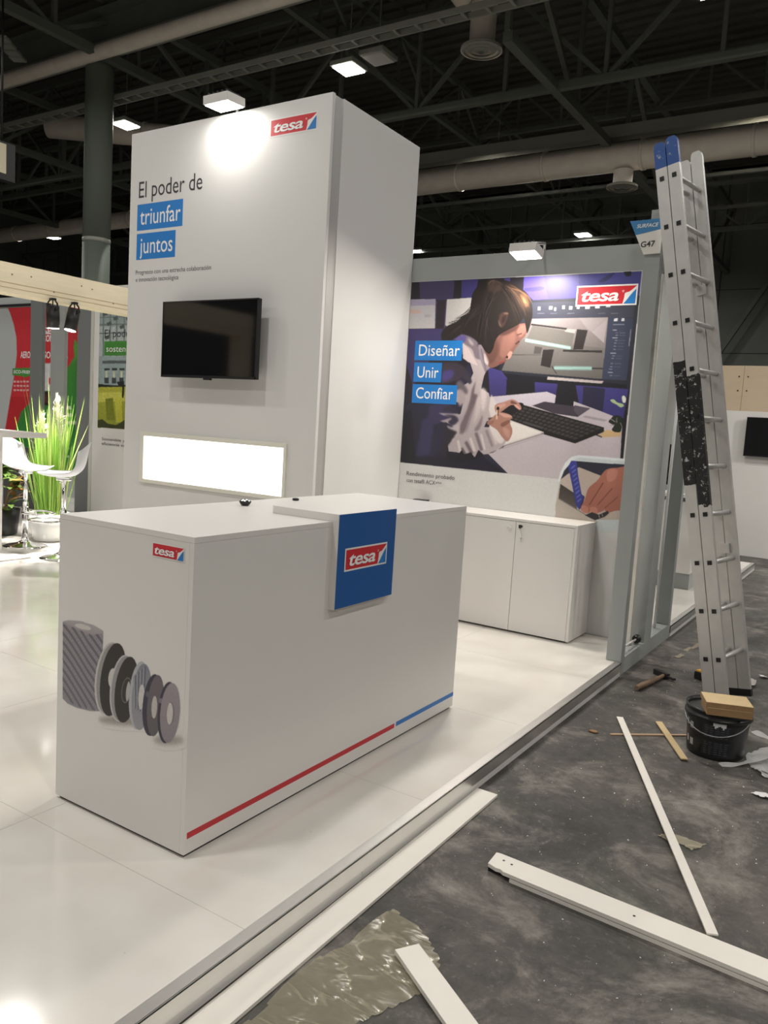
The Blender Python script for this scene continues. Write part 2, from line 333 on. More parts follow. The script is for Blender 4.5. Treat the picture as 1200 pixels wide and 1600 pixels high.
MURAL=[
((36,32,40),0,0,[-1.705,2.587,0.167,2.581,0.161,1.108,-1.7,1.125]),
((64,57,92),(60,52,84),0,[-1.603,2.585,-1.283,2.589,-1.287,2.432,-1.585,2.441]),
((60,55,112),0,0,[-1.221,2.591,-1.077,2.594,-1.097,2.431,-1.214,2.434]),
((62,56,105),0,0,[-0.862,2.585,-0.81,2.587,-0.81,2.526,-0.852,2.528]),
((98,84,180),(80,70,160),0,[-0.701,2.582,-0.544,2.584,-0.489,2.412,-0.609,2.407,-0.697,2.479]),
((82,74,150),(72,66,135),0,[-0.544,2.584,-0.277,2.581,-0.261,2.405,-0.494,2.412]),
((66,64,130),(60,60,120),0,[-0.277,2.581,0.167,2.581,0.167,2.409,-0.261,2.405]),
((70,62,120),0,1,[-0.686,2.498,-0.621,2.504,-0.551,2.506,-0.532,2.492,-0.56,2.48,-0.642,2.475,-0.684,2.482]),
((48,50,90),0,1,[-0.133,2.526,-0.052,2.574,-0.021,2.578,-0.05,2.543,-0.09,2.519]),
((30,30,36),0,1,[0.046,2.587,0.093,2.586,0.095,2.557,0.07,2.551,0.053,2.564]),
((72,64,98),0,0,[-1.519,2.434,-1.333,2.428,-1.332,2.205,-1.425,2.206]),
((64,56,104),(56,48,88),0,[-1.695,2.214,-1.361,2.21,-1.365,2.105,-1.588,1.771,-1.679,1.507,-1.702,1.976]),
((44,36,44),0,0,[-1.431,2.431,-1.35,2.429,-1.35,2.21,-1.425,2.211]),
((182,178,186),(192,188,188),0,[-1.695,2.449,-1.444,2.444,-1.432,2.216,-1.689,2.214]),
((158,152,176),0,0,[-1.695,2.447,-1.444,2.441,-1.44,2.396,-1.691,2.398]),
((196,170,160),0,0,[-1.676,2.367,-1.58,2.365,-1.571,2.334,-1.674,2.336]),
((172,168,172),0,0,[-1.535,2.328,-1.476,2.327,-1.48,2.302,-1.533,2.303]),
((198,194,192),(190,186,186),0,[-1.339,2.438,-1.109,2.446,-1.095,2.275,-1.316,2.224,-1.341,2.24]),
((38,32,40),0,0,[-1.702,1.976,-1.607,1.771,-1.621,1.562,-1.663,1.128,-1.7,1.125,-1.703,1.664]),
((48,42,72),0,0,[-1.593,1.667,-1.493,1.629,-1.49,1.13,-1.625,1.125]),
((52,48,80),(44,42,66),0,[-1.455,1.605,-1.179,1.581,-1.001,1.139,-1.442,1.129]),
((42,44,54),0,0,[-0.67,2.411,0.17,2.418,0.16,1.779,-0.824,1.829,-0.847,1.911,-0.764,2.175]),
((56,58,72),0,0,[-0.628,2.393,0.142,2.393,0.14,2.271,-0.623,2.276]),
((200,202,208),0,0,[-0.57,2.361,-0.55,2.362,-0.549,2.337,-0.569,2.337]),
((200,202,208),0,0,[-0.483,2.364,-0.458,2.364,-0.457,2.34,-0.482,2.339]),
((200,202,208),0,0,[-0.442,2.354,-0.428,2.354,-0.427,2.33,-0.442,2.329]),
((200,202,208),0,0,[-0.382,2.366,-0.363,2.366,-0.362,2.342,-0.382,2.341]),
((200,202,208),0,0,[-0.331,2.36,-0.307,2.36,-0.306,2.336,-0.33,2.336]),
((200,202,208),0,0,[-0.272,2.363,-0.253,2.363,-0.252,2.339,-0.271,2.339]),
((200,202,208),0,0,[-0.21,2.361,-0.177,2.361,-0.176,2.337,-0.209,2.337]),
((200,202,208),0,0,[-0.138,2.364,-0.105,2.364,-0.105,2.34,-0.137,2.34]),
((200,202,208),0,0,[-0.06,2.368,-0.028,2.368,-0.027,2.345,-0.059,2.345]),
((100,102,116),0,0,[-0.57,2.31,-0.515,2.311,-0.516,2.316,-0.571,2.315]),
((100,102,116),0,0,[-0.47,2.308,-0.416,2.309,-0.417,2.314,-0.471,2.313]),
((100,102,116),0,0,[-0.338,2.305,-0.285,2.307,-0.286,2.311,-0.339,2.31]),
((100,102,116),0,0,[-0.111,2.301,-0.06,2.302,-0.061,2.306,-0.112,2.305]),
((100,102,116),0,0,[-0.019,2.299,0.031,2.3,0.03,2.304,-0.02,2.303]),
((138,130,132),(120,113,113),0,[-0.613,2.276,-0.035,2.275,-0.038,2.057,-0.734,2.127]),
((112,107,106),(100,97,95),0,[-0.734,2.132,-0.038,2.061,-0.041,1.844,-0.824,1.892]),
((158,149,152),0,0,[-0.146,2.174,-0.043,2.266,-0.051,2.097]),
((150,142,144),0,0,[-0.249,2.274,-0.044,2.27,-0.146,2.174,-0.186,2.201]),
((102,99,96),(112,109,106),0,[-0.603,2.225,-0.274,2.175,-0.286,2.052,-0.644,2.112]),
((44,40,42),0,0,[-0.615,2.228,-0.334,2.192,-0.333,2.204,-0.614,2.24]),
((165,158,156),0,0,[-0.333,2.198,-0.261,2.193,-0.273,2.166,-0.351,2.18]),
((42,38,38),0,0,[-0.256,2.195,-0.177,2.187,-0.2,2.052,-0.272,2.052]),
((128,150,146),0,0,[-0.652,2.106,-0.293,2.047,-0.291,2.074,-0.649,2.133]),
((160,190,184),0,0,[-0.651,2.111,-0.293,2.053,-0.291,2.069,-0.649,2.128]),
((44,42,42),0,0,[-0.348,2.035,-0.058,2.029,-0.059,2.044,-0.349,2.05]),
((44,40,40),0,0,[-0.502,2.049,-0.418,2.051,-0.436,1.917,-0.512,1.934]),
((76,73,72),0,0,[-0.57,2.075,-0.509,2.065,-0.519,2.019,-0.575,2.018]),
((70,68,66),0,0,[-0.776,2.007,-0.519,2.009,-0.519,2.014,-0.776,2.013]),
((122,146,142),0,0,[-0.405,1.902,-0.121,1.904,-0.124,1.934,-0.407,1.932]),
((146,178,172),0,0,[-0.405,1.909,-0.122,1.911,-0.123,1.927,-0.407,1.925]),
((52,50,52),0,0,[-0.122,1.914,-0.043,1.913,-0.043,1.922,-0.123,1.923]),
((50,50,52),0,0,[-0.429,1.929,-0.385,1.874,-0.38,1.877,-0.424,1.932]),
((50,56,76),(58,62,84),0,[-0.035,2.275,0.141,2.267,0.132,1.839,-0.041,1.844]),
((190,190,196),0,0,[0.007,2.265,0.033,2.269,0.031,2.247,0.004,2.247]),
((190,190,196),0,0,[0.06,2.268,0.078,2.268,0.08,2.246,0.058,2.247]),
((120,124,140),0,0,[0.002,2.22,0.083,2.222,0.082,2.227,0.001,2.226]),
((146,150,164),0,0,[0.005,2.183,0.033,2.182,0.032,2.188,0.005,2.188]),
((118,122,140),0,0,[0.025,2.165,0.043,2.165,0.043,2.17,0.025,2.17]),
((84,88,108),0,0,[0.052,2.164,0.097,2.164,0.097,2.168,0.052,2.169]),
((118,122,140),0,0,[0.027,2.147,0.045,2.147,0.044,2.153,0.026,2.153]),
((84,88,108),0,0,[0.054,2.147,0.099,2.146,0.098,2.151,0.054,2.151]),
((146,150,164),0,0,[0.006,2.129,0.042,2.129,0.042,2.135,0.005,2.135]),
((118,122,140),0,0,[0.026,2.112,0.044,2.112,0.043,2.117,0.025,2.117]),
((84,88,108),0,0,[0.053,2.111,0.098,2.111,0.097,2.116,0.052,2.116]),
((118,122,140),0,0,[0.023,2.094,0.041,2.094,0.04,2.1,0.022,2.1]),
((84,88,108),0,0,[0.05,2.094,0.095,2.094,0.094,2.098,0.05,2.098]),
((118,122,140),0,0,[0.02,2.072,0.038,2.072,0.038,2.077,0.02,2.077]),
((84,88,108),0,0,[0.048,2.072,0.093,2.072,0.092,2.076,0.047,2.076]),
((118,122,140),0,0,[0.02,2.05,0.038,2.05,0.038,2.055,0.02,2.055]),
((84,88,108),0,0,[0.047,2.049,0.092,2.049,0.092,2.054,0.047,2.054]),
((146,150,164),0,0,[0.002,2.023,0.043,2.023,0.043,2.029,0.002,2.029]),
((118,122,140),0,0,[0.017,2.005,0.036,2.005,0.035,2.011,0.017,2.011]),
((84,88,108),0,0,[0.045,2.005,0.09,2.005,0.089,2.01,0.044,2.009]),
((118,122,140),0,0,[0.012,1.987,0.031,1.987,0.03,1.993,0.012,1.993]),
((84,88,108),0,0,[0.04,1.987,0.085,1.988,0.084,1.992,0.039,1.992]),
((118,122,140),0,0,[0.011,1.951,0.029,1.952,0.029,1.957,0.011,1.957]),
((84,88,108),0,0,[0.038,1.952,0.084,1.952,0.083,1.957,0.038,1.956]),
((118,122,140),0,0,[0.009,1.929,0.027,1.929,0.026,1.935,0.008,1.935]),
((84,88,108),0,0,[0.036,1.929,0.081,1.93,0.081,1.934,0.036,1.934]),
((118,122,140),0,0,[0.003,1.911,0.026,1.911,0.026,1.917,0.003,1.917]),
((146,150,164),0,0,[-0.004,1.889,0.033,1.889,0.032,1.895,-0.004,1.894]),
((118,122,140),0,0,[0.012,1.867,0.03,1.867,0.03,1.873,0.012,1.872]),
((84,88,108),0,0,[0.04,1.867,0.085,1.868,0.084,1.872,0.039,1.871]),
((150,152,160),0,0,[0.128,2.189,0.126,2.075,0.13,2.074,0.133,2.188]),
((30,30,36),0,0,[-0.823,1.872,-0.039,1.823,0.14,1.81,0.138,1.779,-0.824,1.827]),
((182,172,172),0,0,[-0.45,1.853,-0.03,1.83,-0.038,1.812,-0.453,1.832]),
((66,60,122),(60,54,104),0,[-0.939,1.919,-0.824,1.887,-0.766,1.83,-0.766,1.71,-0.904,1.69]),
((32,31,37),0,0,[-0.776,1.83,-0.547,1.816,-0.54,1.731,-0.771,1.705]),
((64,58,120),(54,48,96),0,[-0.547,1.811,-0.366,1.802,-0.368,1.718,-0.54,1.731]),
((64,60,122),(58,54,110),0,[-0.23,1.796,0.152,1.779,0.136,1.56,0.024,1.595,-0.193,1.659]),
((44,42,66),0,0,[-0.172,1.788,-0.012,1.779,-0.014,1.607,-0.169,1.656]),
((186,177,186),(190,180,184),0,[-0.904,1.69,-0.445,1.743,-0.368,1.718,-0.194,1.668,-0.024,1.616,0.131,1.564,0.148,1.105,-0.314,1.109,-0.71,1.113,-0.9,1.252,-0.889,1.445]),
((190,182,194),0,0,[-0.904,1.686,-0.445,1.741,-0.358,1.713,-0.373,1.662,-0.512,1.647,-0.887,1.613]),
((160,152,160),0,0,[-0.139,1.583,0.027,1.559,0.005,1.545,-0.161,1.569]),
((46,45,62),0,0,[-0.943,1.234,-0.884,1.253,-0.705,1.114,-1.028,1.121]),
((66,64,84),0,0,[-1,1.194,-0.968,1.212,-0.856,1.121,-0.9,1.122]),
((64,58,68),0,0,[-0.552,1.636,-0.459,1.67,-0.106,1.635,-0.194,1.569,-0.376,1.586]),
((84,78,88),0,0,[-0.226,1.653,-0.11,1.635,-0.19,1.576,-0.227,1.612]),
((32,32,36),0,0,[-0.367,1.816,-0.23,1.805,-0.235,1.646,-0.378,1.657]),
((34,32,33),0,0,[-0.784,1.549,-0.656,1.646,0.005,1.504,0.008,1.472,-0.196,1.377,-0.705,1.485]),
((74,70,71),(58,55,56),0,[-0.661,1.632,-0.63,1.626,-0.64,1.611,-0.67,1.617]),
((74,70,71),(58,55,56),0,[-0.618,1.623,-0.586,1.617,-0.598,1.602,-0.628,1.609]),
((74,70,71),(58,55,56),0,[-0.574,1.614,-0.544,1.608,-0.556,1.593,-0.586,1.6]),
((74,70,71),(58,55,56),0,[-0.532,1.605,-0.501,1.599,-0.515,1.585,-0.545,1.591]),
((74,70,71),(58,55,56),0,[-0.489,1.596,-0.459,1.59,-0.474,1.576,-0.504,1.582]),
((74,70,71),(58,55,56),0,[-0.447,1.588,-0.417,1.581,-0.433,1.567,-0.463,1.573]),
((74,70,71),(58,55,56),0,[-0.405,1.579,-0.375,1.573,-0.393,1.559,-0.422,1.565]),
((74,70,71),(58,55,56),0,[-0.364,1.57,-0.334,1.564,-0.353,1.55,-0.381,1.556]),
((74,70,71),(58,55,56),0,[-0.323,1.562,-0.293,1.556,-0.313,1.542,-0.341,1.548]),
((74,70,71),(58,55,56),0,[-0.282,1.553,-0.252,1.547,-0.273,1.533,-0.301,1.539]),
((74,70,71),(58,55,56),0,[-0.241,1.545,-0.212,1.539,-0.234,1.525,-0.262,1.531]),
((74,70,71),(58,55,56),0,[-0.201,1.536,-0.172,1.53,-0.194,1.517,-0.223,1.523]),
((74,70,71),(58,55,56),0,[-0.161,1.528,-0.132,1.522,-0.156,1.509,-0.184,1.514]),
((74,70,71),(58,55,56),0,[-0.121,1.52,-0.093,1.514,-0.117,1.5,-0.145,1.506]),
((74,70,71),(58,55,56),0,[-0.082,1.512,-0.053,1.506,-0.079,1.492,-0.106,1.498]),
((74,70,71),(58,55,56),0,[-0.042,1.503,-0.014,1.498,-0.041,1.484,-0.068,1.49]),
((74,70,71),(58,55,56),0,[-0.675,1.611,-0.645,1.604,-0.655,1.589,-0.684,1.596]),
((74,70,71),(58,55,56),0,[-0.633,1.602,-0.604,1.595,-0.615,1.581,-0.644,1.587]),
((74,70,71),(58,55,56),0,[-0.592,1.593,-0.562,1.587,-0.575,1.572,-0.604,1.578]),
((74,70,71),(58,55,56),0,[-0.551,1.584,-0.522,1.578,-0.536,1.563,-0.564,1.57]),
((74,70,71),(58,55,56),0,[-0.51,1.575,-0.481,1.569,-0.496,1.555,-0.525,1.561]),
((74,70,71),(58,55,56),0,[-0.47,1.567,-0.441,1.561,-0.457,1.546,-0.485,1.553]),
((74,70,71),(58,55,56),0,[-0.43,1.558,-0.401,1.552,-0.418,1.538,-0.446,1.544]),
((74,70,71),(58,55,56),0,[-0.39,1.55,-0.361,1.544,-0.38,1.53,-0.407,1.536]),
((74,70,71),(58,55,56),0,[-0.35,1.541,-0.322,1.535,-0.341,1.521,-0.369,1.527]),
((74,70,71),(58,55,56),0,[-0.311,1.533,-0.283,1.527,-0.303,1.513,-0.331,1.519]),
((74,70,71),(58,55,56),0,[-0.272,1.525,-0.244,1.519,-0.265,1.505,-0.293,1.511]),
((74,70,71),(58,55,56),0,[-0.233,1.516,-0.205,1.51,-0.228,1.497,-0.255,1.503]),
((74,70,71),(58,55,56),0,[-0.194,1.508,-0.167,1.502,-0.19,1.489,-0.217,1.494]),
((74,70,71),(58,55,56),0,[-0.156,1.5,-0.129,1.494,-0.153,1.481,-0.18,1.486]),
((74,70,71),(58,55,56),0,[-0.118,1.492,-0.091,1.486,-0.117,1.473,-0.143,1.478]),
((74,70,71),(58,55,56),0,[-0.08,1.484,-0.053,1.478,-0.08,1.465,-0.106,1.47]),
((74,70,71),(58,55,56),0,[-0.689,1.589,-0.66,1.582,-0.671,1.568,-0.699,1.574]),
((74,70,71),(58,55,56),0,[-0.649,1.58,-0.621,1.574,-0.632,1.559,-0.66,1.565]),
((74,70,71),(58,55,56),0,[-0.61,1.571,-0.581,1.565,-0.594,1.551,-0.622,1.557]),
((74,70,71),(58,55,56),0,[-0.57,1.563,-0.542,1.557,-0.556,1.542,-0.584,1.548]),
((74,70,71),(58,55,56),0,[-0.531,1.554,-0.503,1.548,-0.519,1.534,-0.546,1.54]),
((74,70,71),(58,55,56),0,[-0.493,1.546,-0.465,1.54,-0.481,1.525,-0.508,1.531]),
((74,70,71),(58,55,56),0,[-0.454,1.537,-0.426,1.531,-0.444,1.517,-0.471,1.523]),
((74,70,71),(58,55,56),0,[-0.416,1.529,-0.388,1.523,-0.407,1.509,-0.434,1.515]),
((74,70,71),(58,55,56),0,[-0.378,1.521,-0.351,1.515,-0.37,1.501,-0.397,1.507]),
((74,70,71),(58,55,56),0,[-0.34,1.512,-0.313,1.507,-0.334,1.493,-0.36,1.498]),
((74,70,71),(58,55,56),0,[-0.302,1.504,-0.276,1.498,-0.297,1.484,-0.324,1.49]),
((74,70,71),(58,55,56),0,[-0.265,1.496,-0.239,1.49,-0.261,1.476,-0.287,1.482]),
((74,70,71),(58,55,56),0,[-0.228,1.488,-0.202,1.482,-0.226,1.468,-0.251,1.474]),
((74,70,71),(58,55,56),0,[-0.191,1.48,-0.165,1.474,-0.19,1.461,-0.216,1.466]),
((74,70,71),(58,55,56),0,[-0.155,1.472,-0.129,1.466,-0.155,1.453,-0.18,1.458]),
((74,70,71),(58,55,56),0,[-0.119,1.464,-0.093,1.458,-0.119,1.445,-0.145,1.45]),
((74,70,71),(58,55,56),0,[-0.703,1.567,-0.676,1.561,-0.686,1.546,-0.713,1.552]),
((74,70,71),(58,55,56),0,[-0.665,1.558,-0.638,1.552,-0.65,1.537,-0.676,1.544]),
((74,70,71),(58,55,56),0,[-0.627,1.55,-0.6,1.544,-0.613,1.529,-0.639,1.535]),
((74,70,71),(58,55,56),0,[-0.59,1.541,-0.563,1.535,-0.577,1.521,-0.603,1.527]),
((74,70,71),(58,55,56),0,[-0.552,1.533,-0.526,1.527,-0.541,1.513,-0.567,1.518]),
((74,70,71),(58,55,56),0,[-0.515,1.525,-0.489,1.519,-0.505,1.504,-0.531,1.51]),
((74,70,71),(58,55,56),0,[-0.479,1.516,-0.452,1.51,-0.47,1.496,-0.495,1.502]),
((74,70,71),(58,55,56),0,[-0.442,1.508,-0.416,1.502,-0.434,1.488,-0.46,1.494]),
((74,70,71),(58,55,56),0,[-0.406,1.5,-0.379,1.494,-0.399,1.48,-0.425,1.486]),
((74,70,71),(58,55,56),0,[-0.369,1.492,-0.343,1.486,-0.364,1.472,-0.389,1.478]),
((74,70,71),(58,55,56),0,[-0.333,1.484,-0.308,1.478,-0.33,1.464,-0.355,1.47]),
((74,70,71),(58,55,56),0,[-0.298,1.476,-0.272,1.47,-0.295,1.456,-0.32,1.462]),
((74,70,71),(58,55,56),0,[-0.262,1.468,-0.237,1.462,-0.261,1.448,-0.286,1.454]),
((74,70,71),(58,55,56),0,[-0.227,1.46,-0.202,1.454,-0.227,1.44,-0.251,1.446]),
((74,70,71),(58,55,56),0,[-0.192,1.452,-0.167,1.446,-0.193,1.433,-0.217,1.438]),
((74,70,71),(58,55,56),0,[-0.157,1.444,-0.132,1.438,-0.159,1.425,-0.184,1.43]),
((74,70,71),(58,55,56),0,[-0.717,1.545,-0.691,1.539,-0.702,1.524,-0.727,1.53]),
((74,70,71),(58,55,56),0,[-0.681,1.537,-0.655,1.531,-0.667,1.516,-0.692,1.522]),
((74,70,71),(58,55,56),0,[-0.645,1.528,-0.619,1.522,-0.632,1.508,-0.657,1.513]),
((74,70,71),(58,55,56),0,[-0.433,1.479,-0.409,1.473,-0.429,1.459,-0.453,1.465]),
((74,70,71),(58,55,56),0,[-0.399,1.471,-0.374,1.465,-0.395,1.451,-0.419,1.457]),
((74,70,71),(58,55,56),0,[-0.365,1.463,-0.34,1.457,-0.362,1.443,-0.386,1.449]),
((74,70,71),(58,55,56),0,[-0.331,1.455,-0.306,1.45,-0.329,1.436,-0.353,1.441]),
((74,70,71),(58,55,56),0,[-0.297,1.447,-0.272,1.442,-0.297,1.428,-0.32,1.433]),
((74,70,71),(58,55,56),0,[-0.263,1.439,-0.239,1.434,-0.264,1.42,-0.287,1.426]),
((74,70,71),(58,55,56),0,[-0.229,1.432,-0.205,1.426,-0.232,1.412,-0.255,1.418]),
((74,70,71),(58,55,56),0,[-0.196,1.424,-0.172,1.418,-0.199,1.405,-0.223,1.41]),
((74,70,71),0,0,[-0.611,1.52,-0.442,1.481,-0.461,1.467,-0.624,1.506]),
((36,34,36),0,1,[-0.808,1.572,-0.749,1.633,-0.657,1.656,-0.623,1.633,-0.71,1.552,-0.772,1.525]),
((206,199,197),0,0,[-0.724,1.522,-0.439,1.444,-0.765,1.32,-0.832,1.35]),
((222,216,212),0,0,[-0.707,1.509,-0.464,1.443,-0.745,1.341,-0.791,1.372]),
((142,132,132),0,0,[-0.774,1.311,-0.439,1.433,-0.442,1.44,-0.777,1.318]),
((168,158,158),0,0,[-0.762,1.298,-0.446,1.418,-0.448,1.422,-0.764,1.303]),
((196,166,124),0,0,[-0.036,1.442,0.025,1.489,0.135,1.479,0.124,1.447,0.002,1.433]),
((44,40,40),0,0,[-0.057,1.446,-0.004,1.431,-0.002,1.439,-0.054,1.455]),
((34,42,32),0,1,[0.033,1.545,0.052,1.573,0.066,1.589,0.093,1.593,0.12,1.586,0.14,1.561,0.132,1.514,0.124,1.479,0.082,1.477,0.062,1.494,0.073,1.521]),
((150,146,146),0,0,[0.047,1.564,0.08,1.546,0.082,1.55,0.049,1.568]),
((150,146,146),0,0,[0.047,1.517,0.078,1.524,0.077,1.529,0.046,1.522]),
((150,146,146),0,0,[0.087,1.577,0.09,1.543,0.094,1.543,0.091,1.577]),
((150,146,146),0,0,[0.116,1.543,0.133,1.508,0.137,1.509,0.12,1.545]),
((166,186,140),0,1,[0.032,1.698,0.056,1.704,0.084,1.684,0.122,1.675,0.131,1.66,0.108,1.651,0.08,1.668,0.047,1.683]),
((212,216,200),0,1,[0.112,1.722,0.127,1.733,0.142,1.712,0.139,1.686,0.123,1.686]),
((44,41,64),(36,34,48),4,[-1.655,1.596,-1.413,1.724,-1.195,1.781,-1.105,1.948,-0.926,1.559,-1.096,1.384,-0.897,1.21,-0.723,1.119,-1.696,1.121,-1.673,1.297]),
((58,52,84),0,8,[-1.433,1.604,-1.27,1.644,-1.205,1.546,-1.352,1.454,-1.441,1.449]),
((30,28,36),0,6,[-1.696,1.121,-1.67,1.525,-1.601,1.563,-1.527,1.131]),
((54,50,84),0,10,[-1.531,1.183,-1.493,1.481,-1.398,1.537,-1.353,1.214]),
((178,166,168),(174,163,166),0,[-1.242,2.133,-1.168,2.145,-1.063,2.109,-0.982,2.015,-0.927,1.947,-0.968,1.849,-0.985,1.75,-0.917,1.719,-0.893,1.65,-0.849,1.635,-0.851,1.529,-0.917,1.5,-0.935,1.456,-0.809,1.463,-0.74,1.405,-0.735,1.363,-0.768,1.318,-0.882,1.251,-1.022,1.213,-1.1,1.241,-1.229,1.248,-1.242,1.299,-1.137,1.415,-1.286,1.483,-1.148,1.549,-1.132,1.633,-1.27,1.648,-1.2,1.731,-1.093,1.8,-1.061,1.867,-1.096,1.948,-1.167,2.014,-1.177,2.096]),
((54,47,58),(62,55,68),4,[-1.343,1.947,-1.218,1.95,-1.149,1.917,-1.085,1.855,-1.068,1.797,-1.086,1.78,-1.121,1.808,-1.156,1.836,-1.194,1.812,-1.272,1.787,-1.339,1.785]),
((74,64,126),0,9,[-1.332,1.868,-1.28,1.889,-1.239,1.881,-1.236,1.846,-1.274,1.81,-1.333,1.797]),
((104,94,100),0,9,[-1.205,1.788,-1.167,1.807,-1.102,1.739,-1.112,1.703,-1.187,1.736]),
((168,154,158),0,9,[-1.181,1.736,-1.133,1.72,-1.115,1.657,-1.157,1.608,-1.181,1.654]),
((120,108,118),0,5,[-1.234,2.154,-1.196,2.165,-1.129,2.153,-1.062,2.119,-1.012,2.062,-0.986,1.982,-1.05,1.982,-1.088,2.05,-1.164,2.096]),
((92,82,140),0,7,[-1.272,2.131,-1.215,2.16,-1.149,2.153,-1.147,2.125,-1.171,2.105]),
((172,160,166),0,7,[-1.128,2.136,-1.087,2.107,-1.078,2.079,-1.112,2.096]),
((204,188,188),0,2,[-1.17,2.096,-1.122,2.061,-1.063,1.981,-1.026,1.925,-1.113,1.952,-1.161,1.981]),
((140,128,138),0,2,[-0.987,2.099,-0.93,2.002,-0.922,1.91,-0.963,1.875,-1.016,1.982,-1.035,2.08]),
((198,188,188),0,2,[-0.981,2.026,-0.929,1.987,-0.934,1.924,-0.98,1.953]),
((110,98,106),0,2,[-1.015,2.054,-0.957,1.884,-0.949,1.886,-1.006,2.056]),
((100,87,92),(120,106,110),6,[-1.036,1.81,-1.063,1.74,-1.073,1.658,-1.095,1.576,-1.14,1.474,-1.16,1.391,-1.113,1.394,-1.078,1.448,-1.048,1.555,-1.008,1.701,-1.044,1.711]),
((132,118,122),0,7,[-0.957,1.547,-0.984,1.488,-1.018,1.428,-0.985,1.427,-0.957,1.478]),
((206,194,194),0,9,[-0.986,1.748,-0.941,1.737,-0.934,1.663,-0.947,1.582,-0.975,1.616]),
((150,137,142),0,7,[-1.022,1.637,-1.047,1.543,-1.076,1.425,-1.095,1.412,-1.063,1.542]),
((196,184,184),0,9,[-1.007,1.684,-0.979,1.662,-0.984,1.569,-1.023,1.486,-1.017,1.579]),
((166,155,162),0,4,[-1.348,1.547,-1.253,1.547,-1.172,1.549,-1.117,1.517,-1.153,1.48,-1.203,1.512,-1.287,1.473,-1.329,1.483,-1.223,1.517,-1.306,1.531]),
((56,50,68),0,7,[-1.292,1.532,-1.211,1.536,-1.17,1.514,-1.167,1.485,-1.218,1.45,-1.254,1.48,-1.223,1.511]),
((50,45,62),0,7,[-1.264,1.604,-1.203,1.595,-1.167,1.561,-1.24,1.558,-1.309,1.573]),
((196,186,190),0,5,[-1.342,1.305,-1.303,1.332,-1.236,1.345,-1.19,1.36,-1.195,1.338,-1.262,1.322]),
((184,173,178),0,7,[-1.265,1.45,-1.217,1.441,-1.159,1.468,-1.146,1.392,-1.197,1.359,-1.242,1.416]),
((42,40,60),0,7,[-1.34,1.446,-1.273,1.462,-1.255,1.403,-1.238,1.363,-1.304,1.338,-1.357,1.319]),
((46,42,50),0,6,[-1.283,1.441,-1.165,1.405,-1.242,1.29,-1.264,1.203,-1.337,1.266]),
((44,41,62),0,8,[-1.395,1.366,-1.301,1.423,-1.248,1.366,-1.314,1.225,-1.401,1.193]),
((208,198,198),0,4,[-1.165,1.337,-1.133,1.233,-1.111,1.238,-1.143,1.342]),
((112,100,106),0,4,[-1.097,1.327,-1.033,1.236,-1.009,1.25,-1.073,1.341]),
((120,108,114),0,4,[-1.014,1.405,-0.953,1.269,-0.928,1.278,-0.989,1.414]),
((208,198,198),0,4,[-1.058,1.363,-1.011,1.26,-0.99,1.268,-1.038,1.37]),
((142,130,134),0,4,[-0.925,1.43,-0.86,1.305,-0.841,1.314,-0.905,1.438]),
((208,198,198),0,4,[-0.964,1.4,-0.921,1.278,-0.906,1.283,-0.949,1.404]),
((200,190,190),0,4,[-0.892,1.452,-0.827,1.328,-0.812,1.334,-0.877,1.459]),
((90,80,88),0,4,[-1.122,1.277,-1.077,1.22,-1.063,1.228,-1.108,1.286]),
((150,138,140),0,4,[-0.836,1.436,-0.792,1.36,-0.778,1.366,-0.822,1.442]),
((32,30,36),0,2,[-1.25,1.247,-1.155,1.216,-1.113,1.267,-1.088,1.233,-1.033,1.255,-0.996,1.215,-0.968,1.277,-0.921,1.243,-0.846,1.264,-0.744,1.328,-0.764,1.308,-0.889,1.251,-1.017,1.188,-1.232,1.171]),
((214,204,202),0,5,[-0.891,1.475,-0.807,1.44,-0.759,1.379,-0.777,1.339,-0.827,1.36]),
((208,198,196),0,4,[-0.895,1.71,-0.846,1.644,-0.837,1.537,-0.879,1.52,-0.907,1.592]),
((88,74,70),0,2,[-0.907,1.528,-0.837,1.541,-0.846,1.512,-0.9,1.509]),
((170,126,112),0,1,[-0.855,1.629,-0.783,1.656,-0.721,1.677,-0.678,1.664,-0.644,1.632,-0.639,1.606,-0.669,1.617,-0.702,1.635,-0.733,1.629,-0.783,1.593,-0.813,1.572,-0.846,1.575]),
((204,156,144),0,3,[-0.703,1.649,-0.67,1.631,-0.642,1.606,-0.657,1.603,-0.691,1.625]),
((112,78,70),0,3,[-0.72,1.668,-0.677,1.65,-0.687,1.64,-0.729,1.648]),
((190,146,132),0,5,[-0.844,1.624,-0.782,1.646,-0.77,1.627,-0.831,1.595]),
((166,122,108),0,1,[-0.914,1.488,-0.889,1.514,-0.839,1.561,-0.787,1.575,-0.727,1.561,-0.704,1.538,-0.724,1.522,-0.716,1.489,-0.696,1.446,-0.703,1.397,-0.731,1.357,-0.776,1.388,-0.823,1.439,-0.874,1.466]),
((196,152,138),0,3,[-0.818,1.572,-0.727,1.559,-0.71,1.543,-0.773,1.54]),
((186,142,128),0,7,[-0.777,1.461,-0.722,1.445,-0.717,1.387,-0.756,1.404]),
((128,88,78),0,3,[-0.795,1.49,-0.734,1.522,-0.722,1.503,-0.777,1.466]),
((146,104,92),0,3,[-0.909,1.494,-0.856,1.511,-0.865,1.486,-0.902,1.474]),
((214,184,160),0,0,[-0.842,1.59,-0.839,1.522,-0.827,1.522,-0.83,1.59]),
((30,26,26),0,0,[-0.829,1.591,-0.828,1.547,-0.821,1.547,-0.822,1.591]),
((24,20,20),0,1,[-0.838,1.615,-0.822,1.615,-0.818,1.596,-0.839,1.595]),
